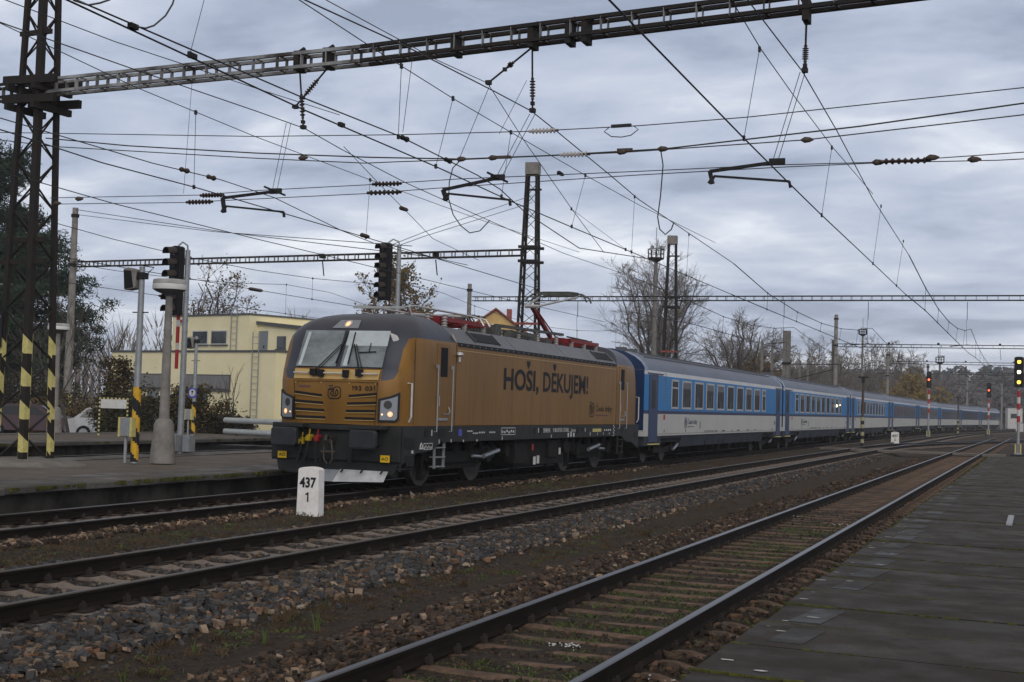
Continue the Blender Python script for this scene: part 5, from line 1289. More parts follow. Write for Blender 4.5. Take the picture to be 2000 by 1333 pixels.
# tracks behind
t = thing("overhead_line", "overhead line above the track behind the lamp posts", "overhead line", (XD, 40, 5.5))
wire(t, "contact_wire", thru(-16.99, [(12, 5.6), (20.95, 5.58), (23.21, 5.51), (28.55, 5.47), (32.06, 5.46), (45, 5.4), (57, 5.4)]), .010)
for X in (XD, -30.5):
    pts = []; ct = []
    for Y in frange(6, 140, 4): 
        u = ((Y - 24) % 32) / 32.0; pts.append((X, Y, 6.9 - 3.2 * u * (1 - u))); ct.append((X, Y, 5.45))
        if Y % 8 == 6 and Y > 26: drop(t, pts[-1], ct[-1], .007)
    wire(t, "messenger_wire", pts, .011); wire(t, "contact_wire", ct, .011)
b = MB()
for X, Y, z in ((-24.9, 42, 5.45), (-30.5, 45, 5.45), (-24.9, 52, 6.1)): b.lathe((X, Y, z), [(.015, -.5), (.06, -.35), (.06, .35), (.015, .5)], 8, axis='y')
b.build("clamp", "insulator_brown", t, world=True)
t = thing("feeder_line", "pair of feeder wires sloping from the pole right of the pine towards the locomotive", "feeder line", (-46, 59.6, 11))
wire(t, "wire", [(-45.9, 59.5, 11.05), (-33, 53, 8.9), (-19.6, 46, 6.9)], .016); wire(t, "wire", [(-45.9, 59.5, 10.8), (-33, 52, 8.8), (-19.6, 43, 7.0)], .014)
wire(t, "wire", [(-45.9, 59.5, 10.6), (-20.2, 56.3, 10.2), (0, 54, 9.8)], .008) if False else None
wire(t, "wire", [(-20.15, 56.3, 10.7), (-19.6, 44, 7.6), (-19.45, 40.7, 6.7)], .012); wire(t, "wire", [(-20.15, 56.3, 10.4), (-19.6, 44, 7.45), (-19.45, 40.7, 6.6)], .012)
# cross span under the near portal: five transverse wires with insulators, clamps and registration arms
def C(L): return [(X, GY(X), z) for X, z in L]
t = thing("cross_span", "cross span of transverse wires hung under the near portal beam", "cross span", (-11, GY(-11), 6.0))
wire(t, "span_wire", C([(-30, 7.9), (-20.72, 7.26), (-14.0, 6.77), (-10.81, 6.61), (-8.2, 6.51), (-6.19, 6.48), (-4.37, 6.5), (-0.22, 6.66), (4, 6.95)]), .009, "wire_green")
wire(t, "span_wire", C([(-19.4, 7.06), (-17.15, 6.77), (-13.99, 6.45), (-11.4, 6.23), (-9.53, 6.1), (-7.82, 6.07), (-5.74, 6.07), (-2.59, 6.24), (-0.22, 6.43), (4, 6.85)]), .013, "wire_green")
wire(t, "span_wire", C([(-30, 8.1), (-20.71, 7.1), (-19.16, 6.87), (-13.98, 6.35), (-11.52, 6.13), (-10.83, 6.12), (-9.53, 6.09), (-6.52, 6.05), (-3.42, 6.08), (-0.22, 6.26), (4, 6.55)]), .010, "wire_green")
wire(t, "span_wire", C([(-19.2, 5.8), (-15.35, 5.70), (-13.95, 5.73), (-11.38, 5.73), (-9.59, 5.75), (-6.17, 5.72), (-3.92, 5.71), (-2.27, 5.67), (-0.21, 5.71), (4, 5.75)]), .008, "wire_green")
wire(t, "span_wire", C([(-19.2, 5.67), (-15.72, 5.57), (-13.95, 5.57), (-11.49, 5.57), (-9.78, 5.61), (-6.17, 5.66), (-3.79, 5.67), (-2.25, 5.66), (-0.56, 5.61), (4, 5.63)]), .008, "wire_green")
def rib(mname, X, z, L, r=.05, vertical=False, p=None, q=None, n=7):
    b = MB(); pr = [(.014, -L / 2), (.03, -L / 2 + .02)]
    for k in range(n): a = -L / 2 + .05 + (L - .1) * k / n; w = (L - .1) / n; pr += [(.022, a + w * .15), (r, a + w * .45), (r, a + w * .6), (.022, a + w * .85)]
    pr += [(.03, L / 2 - .02), (.014, L / 2)]
    if p is None: b.lathe((X, GY(X), z), pr, 10, axis='x')
    else:
        p, q = Vector(p), Vector(q); d = (q - p).normalized(); c = (p + q) / 2
        b.tube([c + d * a for _, a in pr], [rr for rr, _ in pr], 10)
    return b.build("insulator", mname, t, world=True, smooth=30)
for m_, X, z, L in (("insulator_white", -7.95, 6.505, .55), ("insulator_white", -7.35, 6.065, .55), ("insulator_brown", -15.0, 5.685, .55), ("insulator_brown", -15.3, 5.565, .62), ("insulator_brown", -11.05, 5.73, .60), ("insulator_brown", -11.1, 5.575, .7), ("insulator_brown", -1.9, 5.67, .75)): rib(m_, X, z, L)
b = MB()
for X, z in ((-9.53, 6.1), (-8.9, 6.09), (-6.5, 6.06), (-1.5, 5.7), (-0.9, 5.64), (-2.3, 5.67), (-18.4, 5.75), (-19, 5.68), (-5.78, 6.07), (-3.4, 6.08), (-12.9, 6.3)): b.lathe((X, GY(X), z), [(.012, -.10), (.05, -.04), (.04, .04), (.012, .10)], 8, axis='x')
for X in (-8.7, -6.45): b.box((X, GY(X), 6.09), (.26, .05, .05))
b.build("clamp", "clamp_rust", t, world=True)
b = MB(); b.tube(C([(-6.75, 6.48), (-6.83, 6.42), (-6.7, 6.33), (-6.52, 6.31), (-6.35, 6.33), (-6.22, 6.42), (-6.3, 6.48)]), .009, 5); b.bar(*C([(-6.7, 6.5), (-6.35, 6.5)]), .05); b.build("jumper", "wire", t, world=True)
b = MB(); b.tube(C([(-9.53, 6.1), (-9.7, 5.95), (-9.76, 5.7), (-9.76, 5.4), (-9.66, 5.12), (-9.5, 4.92), (-9.32, 4.79), (-9.12, 4.82), (-8.93, 5.0)]), .010, 5); b.build("jumper", "wire", t, world=True)
b = MB(); b.tube(C([(-5.82, 6.07), (-5.77, 5.8), (-5.8, 5.3), (-5.84, 4.95), (-5.8, 4.75), (-5.70, 4.66), (-5.6, 4.74), (-5.56, 4.85)]), .011, 5); b.build("jumper", "wire", t, world=True)
# registration arms
for (a0, a1, c0, c1) in (((-14.74, 5.62), (-13.45, 5.70), (-14.66, 5.46), (-13.3, 5.30)), ((-9.88, 5.57), (-8.75, 5.74), (-9.78, 5.50), (-8.56, 5.34)), ((-4.97, 5.66), (-3.82, 5.76), (-4.90, 5.58), (-3.67, 5.44))):
    b = MB(); P = C([a0, a1, c0, c1]); b.bar(P[0], P[1], .05); b.bar(P[2], P[3], .035)
    b.bar(P[0], (P[2][0] - .02, P[2][1], P[2][2] - .12), .07, .06); b.bar(P[2], (P[2][0] - .08, P[2][1], P[2][2] - .12), .05); b.bar(P[3], (P[3][0] + .02, P[3][1], P[3][2] - .10), .04)
    b.box((P[1][0] - .05, P[1][1], P[1][2]), (.25, .06, .10)); b.bar((P[1][0] - .15, P[1][1] - .25, P[1][2] + .05), (P[1][0] + .08, P[1][1] + .15, P[1][2] - .06), .03) if a0[0] < -6 else None
    b.build("registration_arm", "dark_iron", t, world=True)
# suspension strings from the beam
for (p, q, r0, r1) in (((-13.05, 7.98), (-12.92, 6.88), .42, .86), ((-12.4, 7.98), (-13.12, 7.28), .30, .72), ((-8.21, 7.98), (-8.17, 6.87), .48, .84), ((-8.2, 7.98), (-9.04, 7.42), .42, .58), ((-3.45, 8.0), (-3.46, 7.18), .50, .86)):
    P, Q = [Vector(v) for v in C([p, q])]; d = Q - P
    b = MB(); b.tube([P, P + d * r0], .018, 5); b.tube([P + d * r1, Q], .018, 5); b.box(tuple(Q), (.09, .1, .07)); b.box(tuple(P + d * (r1 + .05)), (.06, .07, .06)); b.build("hanger", "dark_iron", t, world=True)
    rib("insulator_brown", 0, 0, (d.length) * (r1 - r0), .052, p=P + d * r0, q=P + d * r1, n=6)
wire(t, "dropper", C([(-10.6, 8.0), (-10.75, 6.65)]), .006, n=4); wire(t, "dropper", C([(-15.6, 8.0), (-15.7, 5.75)]), .005, n=4); wire(t, "dropper", C([(-8.3, 7.4), (-8.8, 6.5)]), .005, n=4)
# ------------------------------------------------------------------ light signals
def signal(lab, X, Y, z0, head_top, head_h, lamps, n, w=.36, rz=0.0, stripes=None, pole_r=.06, grp=None, visor=.30, back=True, base=True, pole_dx=0.0):
    "lamps = {index: material}; n lamp positions counted from the top; faces -y locally"
    t = thing("light_signal", lab, "railway signal", (X, Y, z0), rz, grp)
    zt = head_top - z0; zb_ = zt - head_h
    b = MB(); b.tube([(pole_dx, .22, 0), (pole_dx, .22, zt - .1 if pole_dx else zb_ + .1)], [pole_r * 1.15, pole_r * .85], 10)
    if pole_dx: b.tube([(pole_dx, .22, zt - .15), (pole_dx, .20, zt + .02), (pole_dx * .6, .1, zt + .1), (pole_dx * .3, .0, zt - .02)], .025, 6)
    if base: 
        b.box((pole_dx, .22, .02), (.4, .4, .3)); 
    for k in range(14 if pole_dx else 0): b.bar((pole_dx - .12, .22, .5 + k * .3), (pole_dx + .12, .22, .5 + k * .3), .02)
    b.build("pole", "galv", t, smooth=40)
    b = MB()
    pr = [(-w / 2, zb_), (w / 2, zb_), (w / 2, zt - .06), (w * .3, zt - .015), (0, zt), (-w * .3, zt - .015), (-w / 2, zt - .06)]
    b.prism(pr, -.05, .13)
    b.build("signal_head", "black", t, bevel=.01)
    dz = head_h / n
    for k in range(n):
        zc = zt - dz * (k + .52); rr = min(.10, dz * .36)
        b = MB(); b.cyl((0, -.05, zc), (0, -.062, zc), rr, 16); b.build("lens", lamps.get(k, "black_gloss"), t)
        b = MB(); N = 12
        for i in range(N):
            a0, a1 = -0.35 + (PI + .7) * i / N, -0.35 + (PI + .7) * (i + 1) / N
            q = rr + .025
            p = [(q * math.cos(a0), -.05, zc + q * math.sin(a0)), (q * math.cos(a1), -.05, zc + q * math.sin(a1)), (q * math.cos(a1), -.05 - visor, zc + q * math.sin(a1) - .03), (q * math.cos(a0), -.05 - visor, zc + q * math.sin(a0) - .03)]
            if 0 <= i: b.quad(*p)
            q2 = q - .008; b.quad(*[(q2 * math.cos(a), y, zc + q2 * math.sin(a) + dd) for a, y, dd in ((a1, -.05, 0), (a0, -.05, 0), (a0, -.05 - visor, -.03), (a1, -.05 - visor, -.03))], mi=1)
        b.build("visor", ["visor", "black"], t, smooth=40)
    if stripes:
        za, zb2, sw, plate = stripes
        b = MB(); z = za; k = 0; H = (zb2 - za) / sw
        for k in range(sw):
            c0, c1 = za + k * H, za + (k + 1) * H
            if plate: b.box((pole_dx - .14, .14, (c0 + c1) / 2), (.09, .03, H), mi=(k + 0) % 2 if False else (0 if (k % 2 == 0) else 1))
            else: b.cyl((pole_dx, .22, c0), (pole_dx, .22, c1), pole_r * 1.22, 12, mi=0 if k % 2 == 0 else 1)
        b.build("mast_plate", ["red_paint", "white_paint"], t)
    return t
s1 = signal("black six lamp signal on the low platform, partly behind the white disc lamp", -21.02, 31.40, -.05, 5.68, 1.80, {}, 6, .40, -.30, None, .075, "unlit six lamp signals", .30, True, True, .20)
b = MB()
for k, (z0, z1, mi) in enumerate(((2.55, 3.05, 0), (3.05, 3.22, 1), (3.22, 3.65, 0), (3.65, 3.82, 1), (3.82, 4.15, 0))): b.box((.07, .10, (z0 + z1) / 2 - .02), (.11, .03, z1 - z0), mi=mi)
b.build("mast_plate", ["red_paint", "white_paint"], s1)
b = MB(); b.box((.16, .1, .62), (.26, .2, .42)); b.box((.56, .2, .62), (.26, .2, .42)); b.box((.1, -.01, .62), (.07, .03, .4), mi=1); b.build("relay_box", ["galv", "stripe_yellow"], s1)
signal("black six lamp signal towering over the locomotive's cab roof", -19.43, 40.6, .25, 6.84, 1.84, {}, 6, .42, -.30, None, .08, "unlit six lamp signals", .30, True, False, .40)
signal("signal showing two yellow lights and one white light", -.92, 85.0, -.2, 5.40, 1.72, {1: "amber_lamp", 2: "white_lamp", 4: "amber_lamp"} if False else {0: "amber_lamp", 1: "white_lamp", 2: "amber_lamp"}, 3, .52, .0, (1.9, 3.66, 5, False), .075, "lit signals", .12)
signal("signal showing one red light in front of the fifth coach", -9.95, 145.7, -.15, 6.36, 1.62, {1: "red_lamp"}, 3, .46, 0, (2.4, 4.7, 5, False), .085, "lit signals", .1)
signal("signal showing one red light, standing in front of the tail of the train", -5.48, 184.7, -.15, 6.32, 1.85, {1: "red_lamp"}, 3, .52, 0, (2.0, 4.4, 5, False), .09, "lit signals", .1)
for (X, Y) in ((-.92, 84.9), (-9.95, 145.6), (-5.48, 184.6)):
    pass
t = [o for o in bpy.data.objects if o.get("category") == "railway signal"]
for o in t[2:]:
    b = MB(); b.box((0, .22, .34), (.16, .3, .62)); b.box((-.14, .22, .34), (.07, .3, .62), mi=1); b.box((.14, .22, .34), (.07, .3, .62), mi=1); b.box((0, .3, .02), (.8, .9, .12), mi=2); b.build("base_box", ["concrete", "stripe_yellow", "stripe_black"], o)

# ------------------------------------------------------------------ platform furniture
def disc_lamp(lab, X, Y, zb_, zt, R=.37, grp="white disc lamps on concrete posts"):
    t = thing("platform_lamp", lab, "platform lamp", (X, Y, zb_), 0, grp); H = zt - zb_
    b = MB(); b.lathe((0, 0, 0), [(.28, 0), (.27, .25), (.23, .65), (.22, .85), (.17, .95), (.12, .98)], 18); b.build("concrete_foot", "concrete", t, smooth=40)
    b = MB(); b.lathe((0, 0, .92), [(.125, 0), (.115, .03), (.075, H - 1.2), (.075, H - 1.15)], 12); b.build("post", "concrete", t, smooth=40)
    b = MB(); b.lathe((0, 0, H - .36), [(.09, 0), (.12, .04), (R * .75, .10), (R * .98, .15)], 24); b.build("lamp_underside", "trim_grey", t, smooth=30)
    b = MB(); b.lathe((0, 0, H - .21), [(R * .98, 0), (R, .02), (R, .10), (R * .99, .12)], 28); lb = b.build("lamp_shade", "lamp_white", t, smooth=40)
    b = MB(); b.lathe((0, 0, H - .085), [(R * .99, 0), (R * .97, .08), (R * .9, .1)], 28); b.build("lamp_lid", "lamp_grey", lb, smooth=40)
    return t
disc_lamp("white disc lamp on a thick concrete foot beside the spiral striped loudspeaker pole", -17.98, 26.66, .30, 4.33)
disc_lamp("smaller white disc lamp between the striped lattice mast and the pines", -33.7, 43.0, .25, 4.27, .39)
def speaker_pole(lab, X, Y, zb_, zt, band, sc=1.0, sign=False):
    t = thing("loudspeaker_pole", lab, "loudspeaker pole", (X, Y, zb_), 0, "loudspeaker poles with yellow warning bands"); H = zt - zb_
    b = MB(); b.tube([(0, 0, 0), (0, 0, H)], [.085 * sc, .062 * sc], 12); b.build("pole", "galv", t, smooth=50)
    b = MB(); n = 12; turns = band / .62; m = 40
    for i in range(m):
        for j in range(n):
            z0 = .03 + band * i / m; a0 = 2 * PI * j / n; ph = (z0 / .62 + j / n) % 1.0
            z1 = z0 + band / m; a1 = 2 * PI * (j + 1) / n; r = .085 * sc + .004
            b.quad((r * math.cos(a0), r * math.sin(a0), z0), (r * math.cos(a1), r * math.sin(a1), z0), (r * math.cos(a1), r * math.sin(a1), z1), (r * math.cos(a0), r * math.sin(a0), z1), mi=0 if ph < .5 else 1)
    b.build("warning_spiral", ["stripe_orange", "stripe_black"], t)
    b = MB(); b.prism([(-.40 * sc, .16 * sc), (-.36 * sc, -.30 * sc), (-.10 * sc, -.26 * sc), (-.06 * sc, .14 * sc), (-.3 * sc, .20 * sc)], -.12 * sc, .16 * sc); 
    b.v = [(x, y, z + H - .22 * sc) for x, y, z in b.v]; h_ = b.build("loudspeaker", "concrete", t, bevel=.02)
    b = MB(); b.quad((-.405 * sc, -.11 * sc, H - .05 * sc), (-.37 * sc, -.11 * sc, H - .50 * sc), (-.37 * sc, .15 * sc, H - .50 * sc), (-.405 * sc, .15 * sc, H - .05 * sc)); b.prism([(-.395 * sc, H - .08 * sc), (-.36 * sc, H - .50 * sc), (-.13 * sc, H - .46 * sc), (-.2 * sc, H - .1 * sc)], -.126 * sc, -.121 * sc); b.build("grille", "black", h_)
    b = MB(); b.box((0, 0, H - .2 * sc), (.2 * sc, .2 * sc, .14 * sc)); b.tube([(.1 * sc, 0, H - .2 * sc), (.2 * sc, 0, H - .1 * sc), (.3 * sc, 0, H - .02 * sc), (.02, 0, H + .02)], .012, 5); b.bar((-.2 * sc, 0, H - 1.0 * sc), (.2 * sc, 0, H - 1.0 * sc), .025); b.build("bracket", "dark_iron", t)
    b = MB(); b.box((-.12 * sc, -.12, .78), (.26, .20, .40)); q = b.build("control_box", "galv", t, bevel=.01)
    b = MB()
    for x in (-.27, .03): b.box((x * sc if sc < 1 else x, -.12, .78), (.05, .21, .42))
    b.build("yellow_edge", "stripe_yellow", q); b = MB(); b.cyl((-.17 * sc, -.1, 0), (-.17 * sc, -.1, .6), .035, 8); b.build("box_leg", "galv", q)
    if sign:
        b = MB(); b.box((-.02, -.10, 1.62), (.36, .02, .36)); s = b.build("sign", "blue_sign", t)
        b = MB(); b.lathe((-.02, -.115, 1.62), [(.14, -.003), (.14, .003)], 20, axis='y'); b.build("sign_disc", "white_paint", s); b = MB(); b.bar((-.02, -.122, 1.53), (-.02, -.122, 1.66), .05, .006); b.prism([(-.09, 1.64), (.05, 1.64), (-.02, 1.72)], -.126, -.120); b.build("sign_arrow", "stripe_black", s)
speaker_pole("loudspeaker pole with a bold yellow and black spiral and a grey control box", -18.34, 26.13, .30, 4.58, 1.62)
speaker_pole("smaller loudspeaker pole with a round arrow sign, in front of the yellow building", -30.64, 47.4, .28, 4.1, 1.25, .95, True)
# yellow edged sign board beside the car park
t = thing("sign_board", "white sign board in a yellow and black dashed frame beside the dark bushes", "sign", (-30.5, 42.1, .3), .3)
b = MB(); b.box((0, 0, 1.12), (.92, .04, .32)); b.build("board", "white_paint", t)
b = MB()
for k in range(15): b.box((-.49 + k * .07, 0, 1.31), (.07, .05, .05), mi=k % 2)
for s in (-1, 1):
    for k in range(19): b.box((s * .50, 0, .035 + k * .07), (.05, .05, .07), mi=k % 2)
b.build("frame", ["stripe_yellow", "stripe_black"], t)
# kilometre stones
def km_stone(lab, X, Y, z, rz, w, d, h_, up, low):
    t = thing("kilometre_stone", lab, "kilometre stone", (X, Y, z), rz, "white kilometre stones")
    n = 8; arc = [(w / 2 * math.cos(PI * (i / n)), h_ + .05 * math.sin(PI * i / n)) for i in range(n + 1)]
    b = MB(); b.prism([(-w * .54, -.1), (w * .54, -.1)] + arc, -d / 2, d / 2); b.build("stone", "post_white", t, bevel=.012)
    writing("figures", up, "loco_text", t, (0, -d / 2 - .002, h_ * .62), (1, 0, 0), (0, 0, 1), w * .80, h_ * .22, .030, .004, True)
    if low == "1": figure_one("loco_text", t, (0, -d / 2 - .002, h_ * .30), (1, 0, 0), (0, 0, 1), h_ * .21)
    else: writing("figures", low, "loco_text", t, (0, -d / 2 - .002, h_ * .30), (1, 0, 0), (0, 0, 1), None, h_ * .20, .015, .004, True)
    return t
km_stone("white kilometre stone with the figures 437 over 1, in front of the locomotive", -11.42, 21.3, -.14, .05, .375, .24, .76, "437", "1")
km_stone("small distant white kilometre stone beside the third coach", -8.75 - .55, 103.5, -.15, .05, .52, .3, .82, "437", "2")
# rusty lamp pole between the tracks
t = thing("lamp_pole", "thin rusty pole with a small lamp and striped foot beside the middle track", "lamp pole", (-9.75, 87.2, -.15), 0, "rusty lamp poles by the middle track")
b = MB(); b.tube([(0, 0, 0), (0, 0, 4.1)], [.09, .07], 8); b.build("pole", "clamp_rust", t); b = MB(); b.bar((-.3, 0, 4.25), (.3, 0, 4.25), .10, .10); b.box((0, 0, 4.05), (.18, .18, .3)); b.build("lamp_head", "dark_iron", t)
b = MB()
for k in range(8): b.cyl((0, 0, .1 + k * .22), (0, 0, .32 + k * .22), .11, 8, mi=k % 2)
b.build("striped_foot", ["stripe_black", "stripe_dull"], t)
again(t, (-8.0, 163, -.15), 0, "second rusty lamp pole, farther off, in front of the sixth coach").children
# yellow topped pads of the foot crossing behind the platform
t = thing("crossing_pads", "row of low black pads with yellow edges lying across the track behind the platform", "crossing", (-25, 44, -.1))
for k in range(3):
    b = MB(); b.box((-26.2 + k * 1.35, 43.6 + k * .35, .02), (1.25, 1.2, .18)); p_ = b.build("pad", "black", t, world=True)
    b = MB(); b.box((-26.2 + k * 1.35, 43.6 + k * .35, .115), (1.2, 1.1, .01)); b.build("yellow_top", "stripe_yellow", p_, world=True)

# ------------------------------------------------------------------ yellow building
ang = math.atan2(56.3 - 60.4, 44 - 32.2)
B = thing("yellow_building", "flat roofed pale yellow building with ladders behind the overgrown bushes", "building", (-44, 60.4, -.1), ang)
Lb = 12.5; b = MB(); b.box((Lb / 2, 4, 1.99), (Lb, 8, 3.98)); b.build("wall", "wall_yellow", B)
b = MB(); b.box((3.95, 6.0, 5.0), (6.1, 6.0, 1.95)); b.build("wall", "wall_yellow", B)   # upper storey, set back
b = MB(); b.prism([(7.0, 3.5), (16.5, 3.5), (16.5, 4.75), (7.0, 5.55)], 3.6, 9.0); b.box((14.5, 5.2, 1.7), (4.0, 8.0, 3.4)); b.build("wall", "wall_yellow", B)
b = MB(); b.box((Lb / 2, 4, 4.01), (Lb + .12, 8.12, .09)); b.box((3.95, 6.0, 5.99), (6.2, 6.1, .09)); b.bar((6.9, 3.5, 5.60), (16.6, 3.5, 4.78), .14, .16); b.box((14.5, 1.1, 3.42), (4.1, .4, .22)); b.build("roof_edge", "trim_grey", B)
def window(x, z, w, h_, y=-.0, glass="window_dark", frame="white_paint", nm="window"):
    b = MB(); b.box((x, y + .02, z), (w, .14, h_)); f = b.build(nm, frame, B)
    b = MB(); b.box((x, y - .02, z), (w - .12, .10, h_ - .12)); b.build("pane", glass, f)
    b = MB(); b.box((x, y - .06, z - h_ / 2 - .03), (w + .1, .14, .05)); b.build("sill", "trim_grey", f)
for x in (3.25, 4.75): window(x, 4.85, 1.25, .72, 3.0)
window(8.75, 4.6, .62, .62, 3.6, "window_dark", "trim_grey"); window(9.95, 4.52, .62, .62, 3.6, "window_dark", "trim_grey")
for x, w in ((3.2, 2.9), (7.7, 3.4)): window(x, 2.55, w, .72, 0, "blinds", "trim_grey")
window(9.55, .40, .85, .9, 0, "window_dark", "trim_grey")
for x in (3.6, 7.3):
    b = MB(); b.box((x, -.02, 1.05), (.85, .1, 2.05)); d = b.build("door", "door_grey", B); b = MB(); b.box((x + .3, -.1, 1.05), (.05, .06, .14)); b.build("handle", "galv", d)
b = MB(); b.box((7.42, 3.56, 4.6), (.6, .1, 1.15)); d = b.build("door", "door_grey", B); b = MB(); b.box((7.55, 3.5, 4.4), (.05, .05, .12)); b.build("handle", "black", d)
for x, y, z0, z1 in ((11.2, -.1, .3, 4.9), (5.95, 2.9, 4.0, 6.4)):
    b = MB()
    for s in (-.22, .22): b.bar((x + s, y, z0), (x + s, y, z1), .035)
    for k in range(int((z1 - z0) / .3)): b.bar((x - .22, y, z0 + .15 + k * .3), (x + .22, y, z0 + .15 + k * .3), .022)
    b.build("ladder", "galv", B)
b = MB(); b.tube([(12.72, 1.05, 3.3), (12.72, 1.05, 0)], .06, 8); b.build("downpipe", "trim_grey", B)
b = MB(); b.box((1.75, 2.9, 5.7), (.42, .03, .26)); s = b.build("house_number", "white_paint", B); b = MB(); b.box((1.75, 2.88, 5.7), (.3, .02, .14)); b.build("figure_patch", "red_paint", s)
# fallen-in graffiti strokes near the low window
b = MB(); rnd = random.Random(4)
for k in range(7):
    x = 9.6 + k * .13; b.tube([(x + rnd.uniform(-.08, .08), -.012, .9 + rnd.uniform(-.2, .2)) for _ in range(5)], .012, 4)
b.build("graffiti", "trim_grey", B)
# silver guard pipes
t = thing("pipe_barrier", "pair of thick silver pipes on posts beside the locomotive's front", "pipe barrier", (-29.7, 48.8, .1))
for z in (.42, .86):
    b = MB(); b.tube([(-30.2, 49.0, z), (-29.9, 48.9, z), (-24.8, 47.1, z + .02), (-23.5, 46.7, z + .02)], .11, 12); b.build("pipe", "pipe_silver", t, world=True, smooth=50)
b = MB()
for k in range(3): b.bar((-29.6 + k * 2.6, 48.9 - k * .92, -.1), (-29.6 + k * 2.6, 48.9 - k * .92, .8), .10)
b.build("support", "dark_iron", t, world=True)
# house with the red roof
H = thing("gabled_house", "ochre house with a red gable roof seen between locomotive roof and lattice mast", "house", (-46.5, 121, -.3), .35)
b = MB(); b.prism([(-3.4, 0), (3.4, 0), (3.4, 8.2), (0, 10.7), (-3.4, 8.2)], 0, 12); b.build("wall", "wall_ochre", H)
b = MB()
for s in (-1, 1): b.prism([(s * 3.7, 8.0), (0, 10.78), (0, 10.95), (s * 3.75, 8.17)], -.3, 12.3)
b.build("roof", "roof_red", H)
b = MB(); b.box((-1, -.08, 7.3), (9.5, .3, .45)); b.build("cornice", "trim_grey", H)
b = MB(); b.box((-3.5, 3, 3.6), (6, 7, 7.2)); b.build("annexe", "wall_ochre", H)
b = MB(); b.box((0, -.06, 9.0), (.8, .12, .9)); f = b.build("window", "white_paint", H); b = MB(); b.box((0, -.1, 9.0), (.6, .1, .7)); b.build("pane", "window_dark", f)
b = MB(); b.box((1.2, 4.5, 10.6), (.5, .5, 1.1)); b.build("chimney", "roof_red", H)
# distant low building behind the lattice mast
t = thing("depot_building", "long white and red building glimpsed through the lattice mast's legs", "building", (-55.5, 60, -.3), .35)
b = MB(); b.box((-1.5, 3, 1.5), (5.5, 6, 2.4)); b.build("wall", "white_paint", t); b = MB(); b.box((-1.5, 3, 2.8), (5.8, 6.4, .22)); b.build("roof_edge", "trim_grey", t); b = MB(); b.box((-2.4, -.06, 2.3), (1.6, .12, .5)); b.build("sign_strip", "roof_red", t); b = MB(); b.box((-1.5, -.1, .2), (5.2, .3, 1.0)); b.build("loading_bay", "trim_grey", t)
t = thing("site_cabin", "small white cabin beyond the tail of the train", "cabin", (-3.6, 262, -.3), 0.1); b = MB(); b.box((0, 0, 2.4), (2.4, 5, 3.6)); b.build("wall", "white_paint", t); b = MB(); b.box((0, -2.52, 2.8), (1.4, .05, .8)); b.build("window", "window_dark", t); b = MB(); b.box((0, 0, 4.25), (2.6, 5.2, .12)); b.build("roof", "trim_grey", t)
for k, (X, Y, m_, w) in enumerate(((-1.2, 240, "stripe_orange", 1.0), (-2.5, 250, "white_paint", 1.2), (0.6, 235, "white_paint", .8))):
    t = thing("trackside_cabinet", ("orange cabinet beside the far right tracks", "white cabinet nearest the train's tail", "smaller white cabinet beside the far tracks")[k], "cabinet", (X, Y, -.2)); b = MB(); b.box((0, 0, .8), (w, .8, 1.4)); b.build("housing", m_, t, bevel=.02); b = MB(); b.box((0, 0, 1.56), (w + .15, .95, .08)); b.box((0, 0, .06), (w * .8, .6, .12)); b.build("lid", "trim_grey", t)
# parked cars
def car(lab, X, Y, z, rz, paint):
    t = thing("parked_car", lab, "car", (X, Y, z), rz, "cars parked behind the far platform")
    side = [(-2.1, .32), (-2.12, .62), (-2.0, .88), (-1.75, .94), (-1.25, 1.36), (-.95, 1.44), (.25, 1.44), (.55, 1.38), (1.1, .98), (1.75, .88), (2.05, .74), (2.1, .42), (2.0, .28), (-1.9, .26)]
    b = MB(); n = len(side)
    for y, sc_, dz in ((-.84, .985, 0), (-.70, 1, 0), (.70, 1, 0), (.84, .985, 0)):
        for x, zz_ in side:
            inn = .16 * max(0, zz_ - .9) / .5 if abs(y) > .8 else (.10 * max(0, zz_ - .9) / .5)
            b.v.append((x * sc_, y * (1 - inn), zz_))
    for k in range(3):
        for j in range(n): b.f.append((k * n + j, k * n + (j + 1) % n, (k + 1) * n + (j + 1) % n, (k + 1) * n + j)); b.mi.append(0)
    b.f.append(tuple(range(n))[::-1]); b.mi.append(0); b.f.append(tuple(range(3 * n, 4 * n))); b.mi.append(0)
    b.build("body", paint, t, smooth=35, bevel=.03)
    b = MB()
    for s in (-1, 1): b.quad(*[(x, s * (.845 * (1 - .16 * (zz_ - .9) / .5) + .004), zz_) for x, zz_ in ((-1.5, .96), (-1.15, 1.34), (.3, 1.36), (.85, .98))][::-s])
    b.quad(*[(x, y, zz_) for x, y, zz_ in ((-1.78, -.66, .97), (-1.78, .66, .97), (-1.28, .58, 1.36), (-1.28, -.58, 1.36))]); b.quad((1.12, -.68, 1.0), (.58, -.6, 1.39), (.58, .6, 1.39), (1.12, .68, 1.0)); b.build("window", "car_glass", t)
    for x in (-1.3, 1.3):
        for s in (-1, 1):
            b = MB(); b.cyl((x, s * .70, .31), (x, s * .87, .31), .31, 18); w_ = b.build("wheel", "tyre", t); b = MB(); b.cyl((x, s * .865, .31), (x, s * .88, .31), .19, 12); b.build("rim", "galv", w_)
    for s in (-1, 1):
        b = MB(); b.box((-2.08, s * .62, .74), (.08, .34, .16)); b.build("tail_lamp", "car_lamp", t); b = MB(); b.box((2.03, s * .6, .66), (.1, .36, .14)); b.build("headlight", "lamp_white", t)
car("white car parked behind the slender dark tree trunk", -37.4, 52.0, -.25, .45, "car_white")
car("dark red car half hidden between the lamp post and the white car", -41.9, 52.0, -.25, .35, "car_dark")

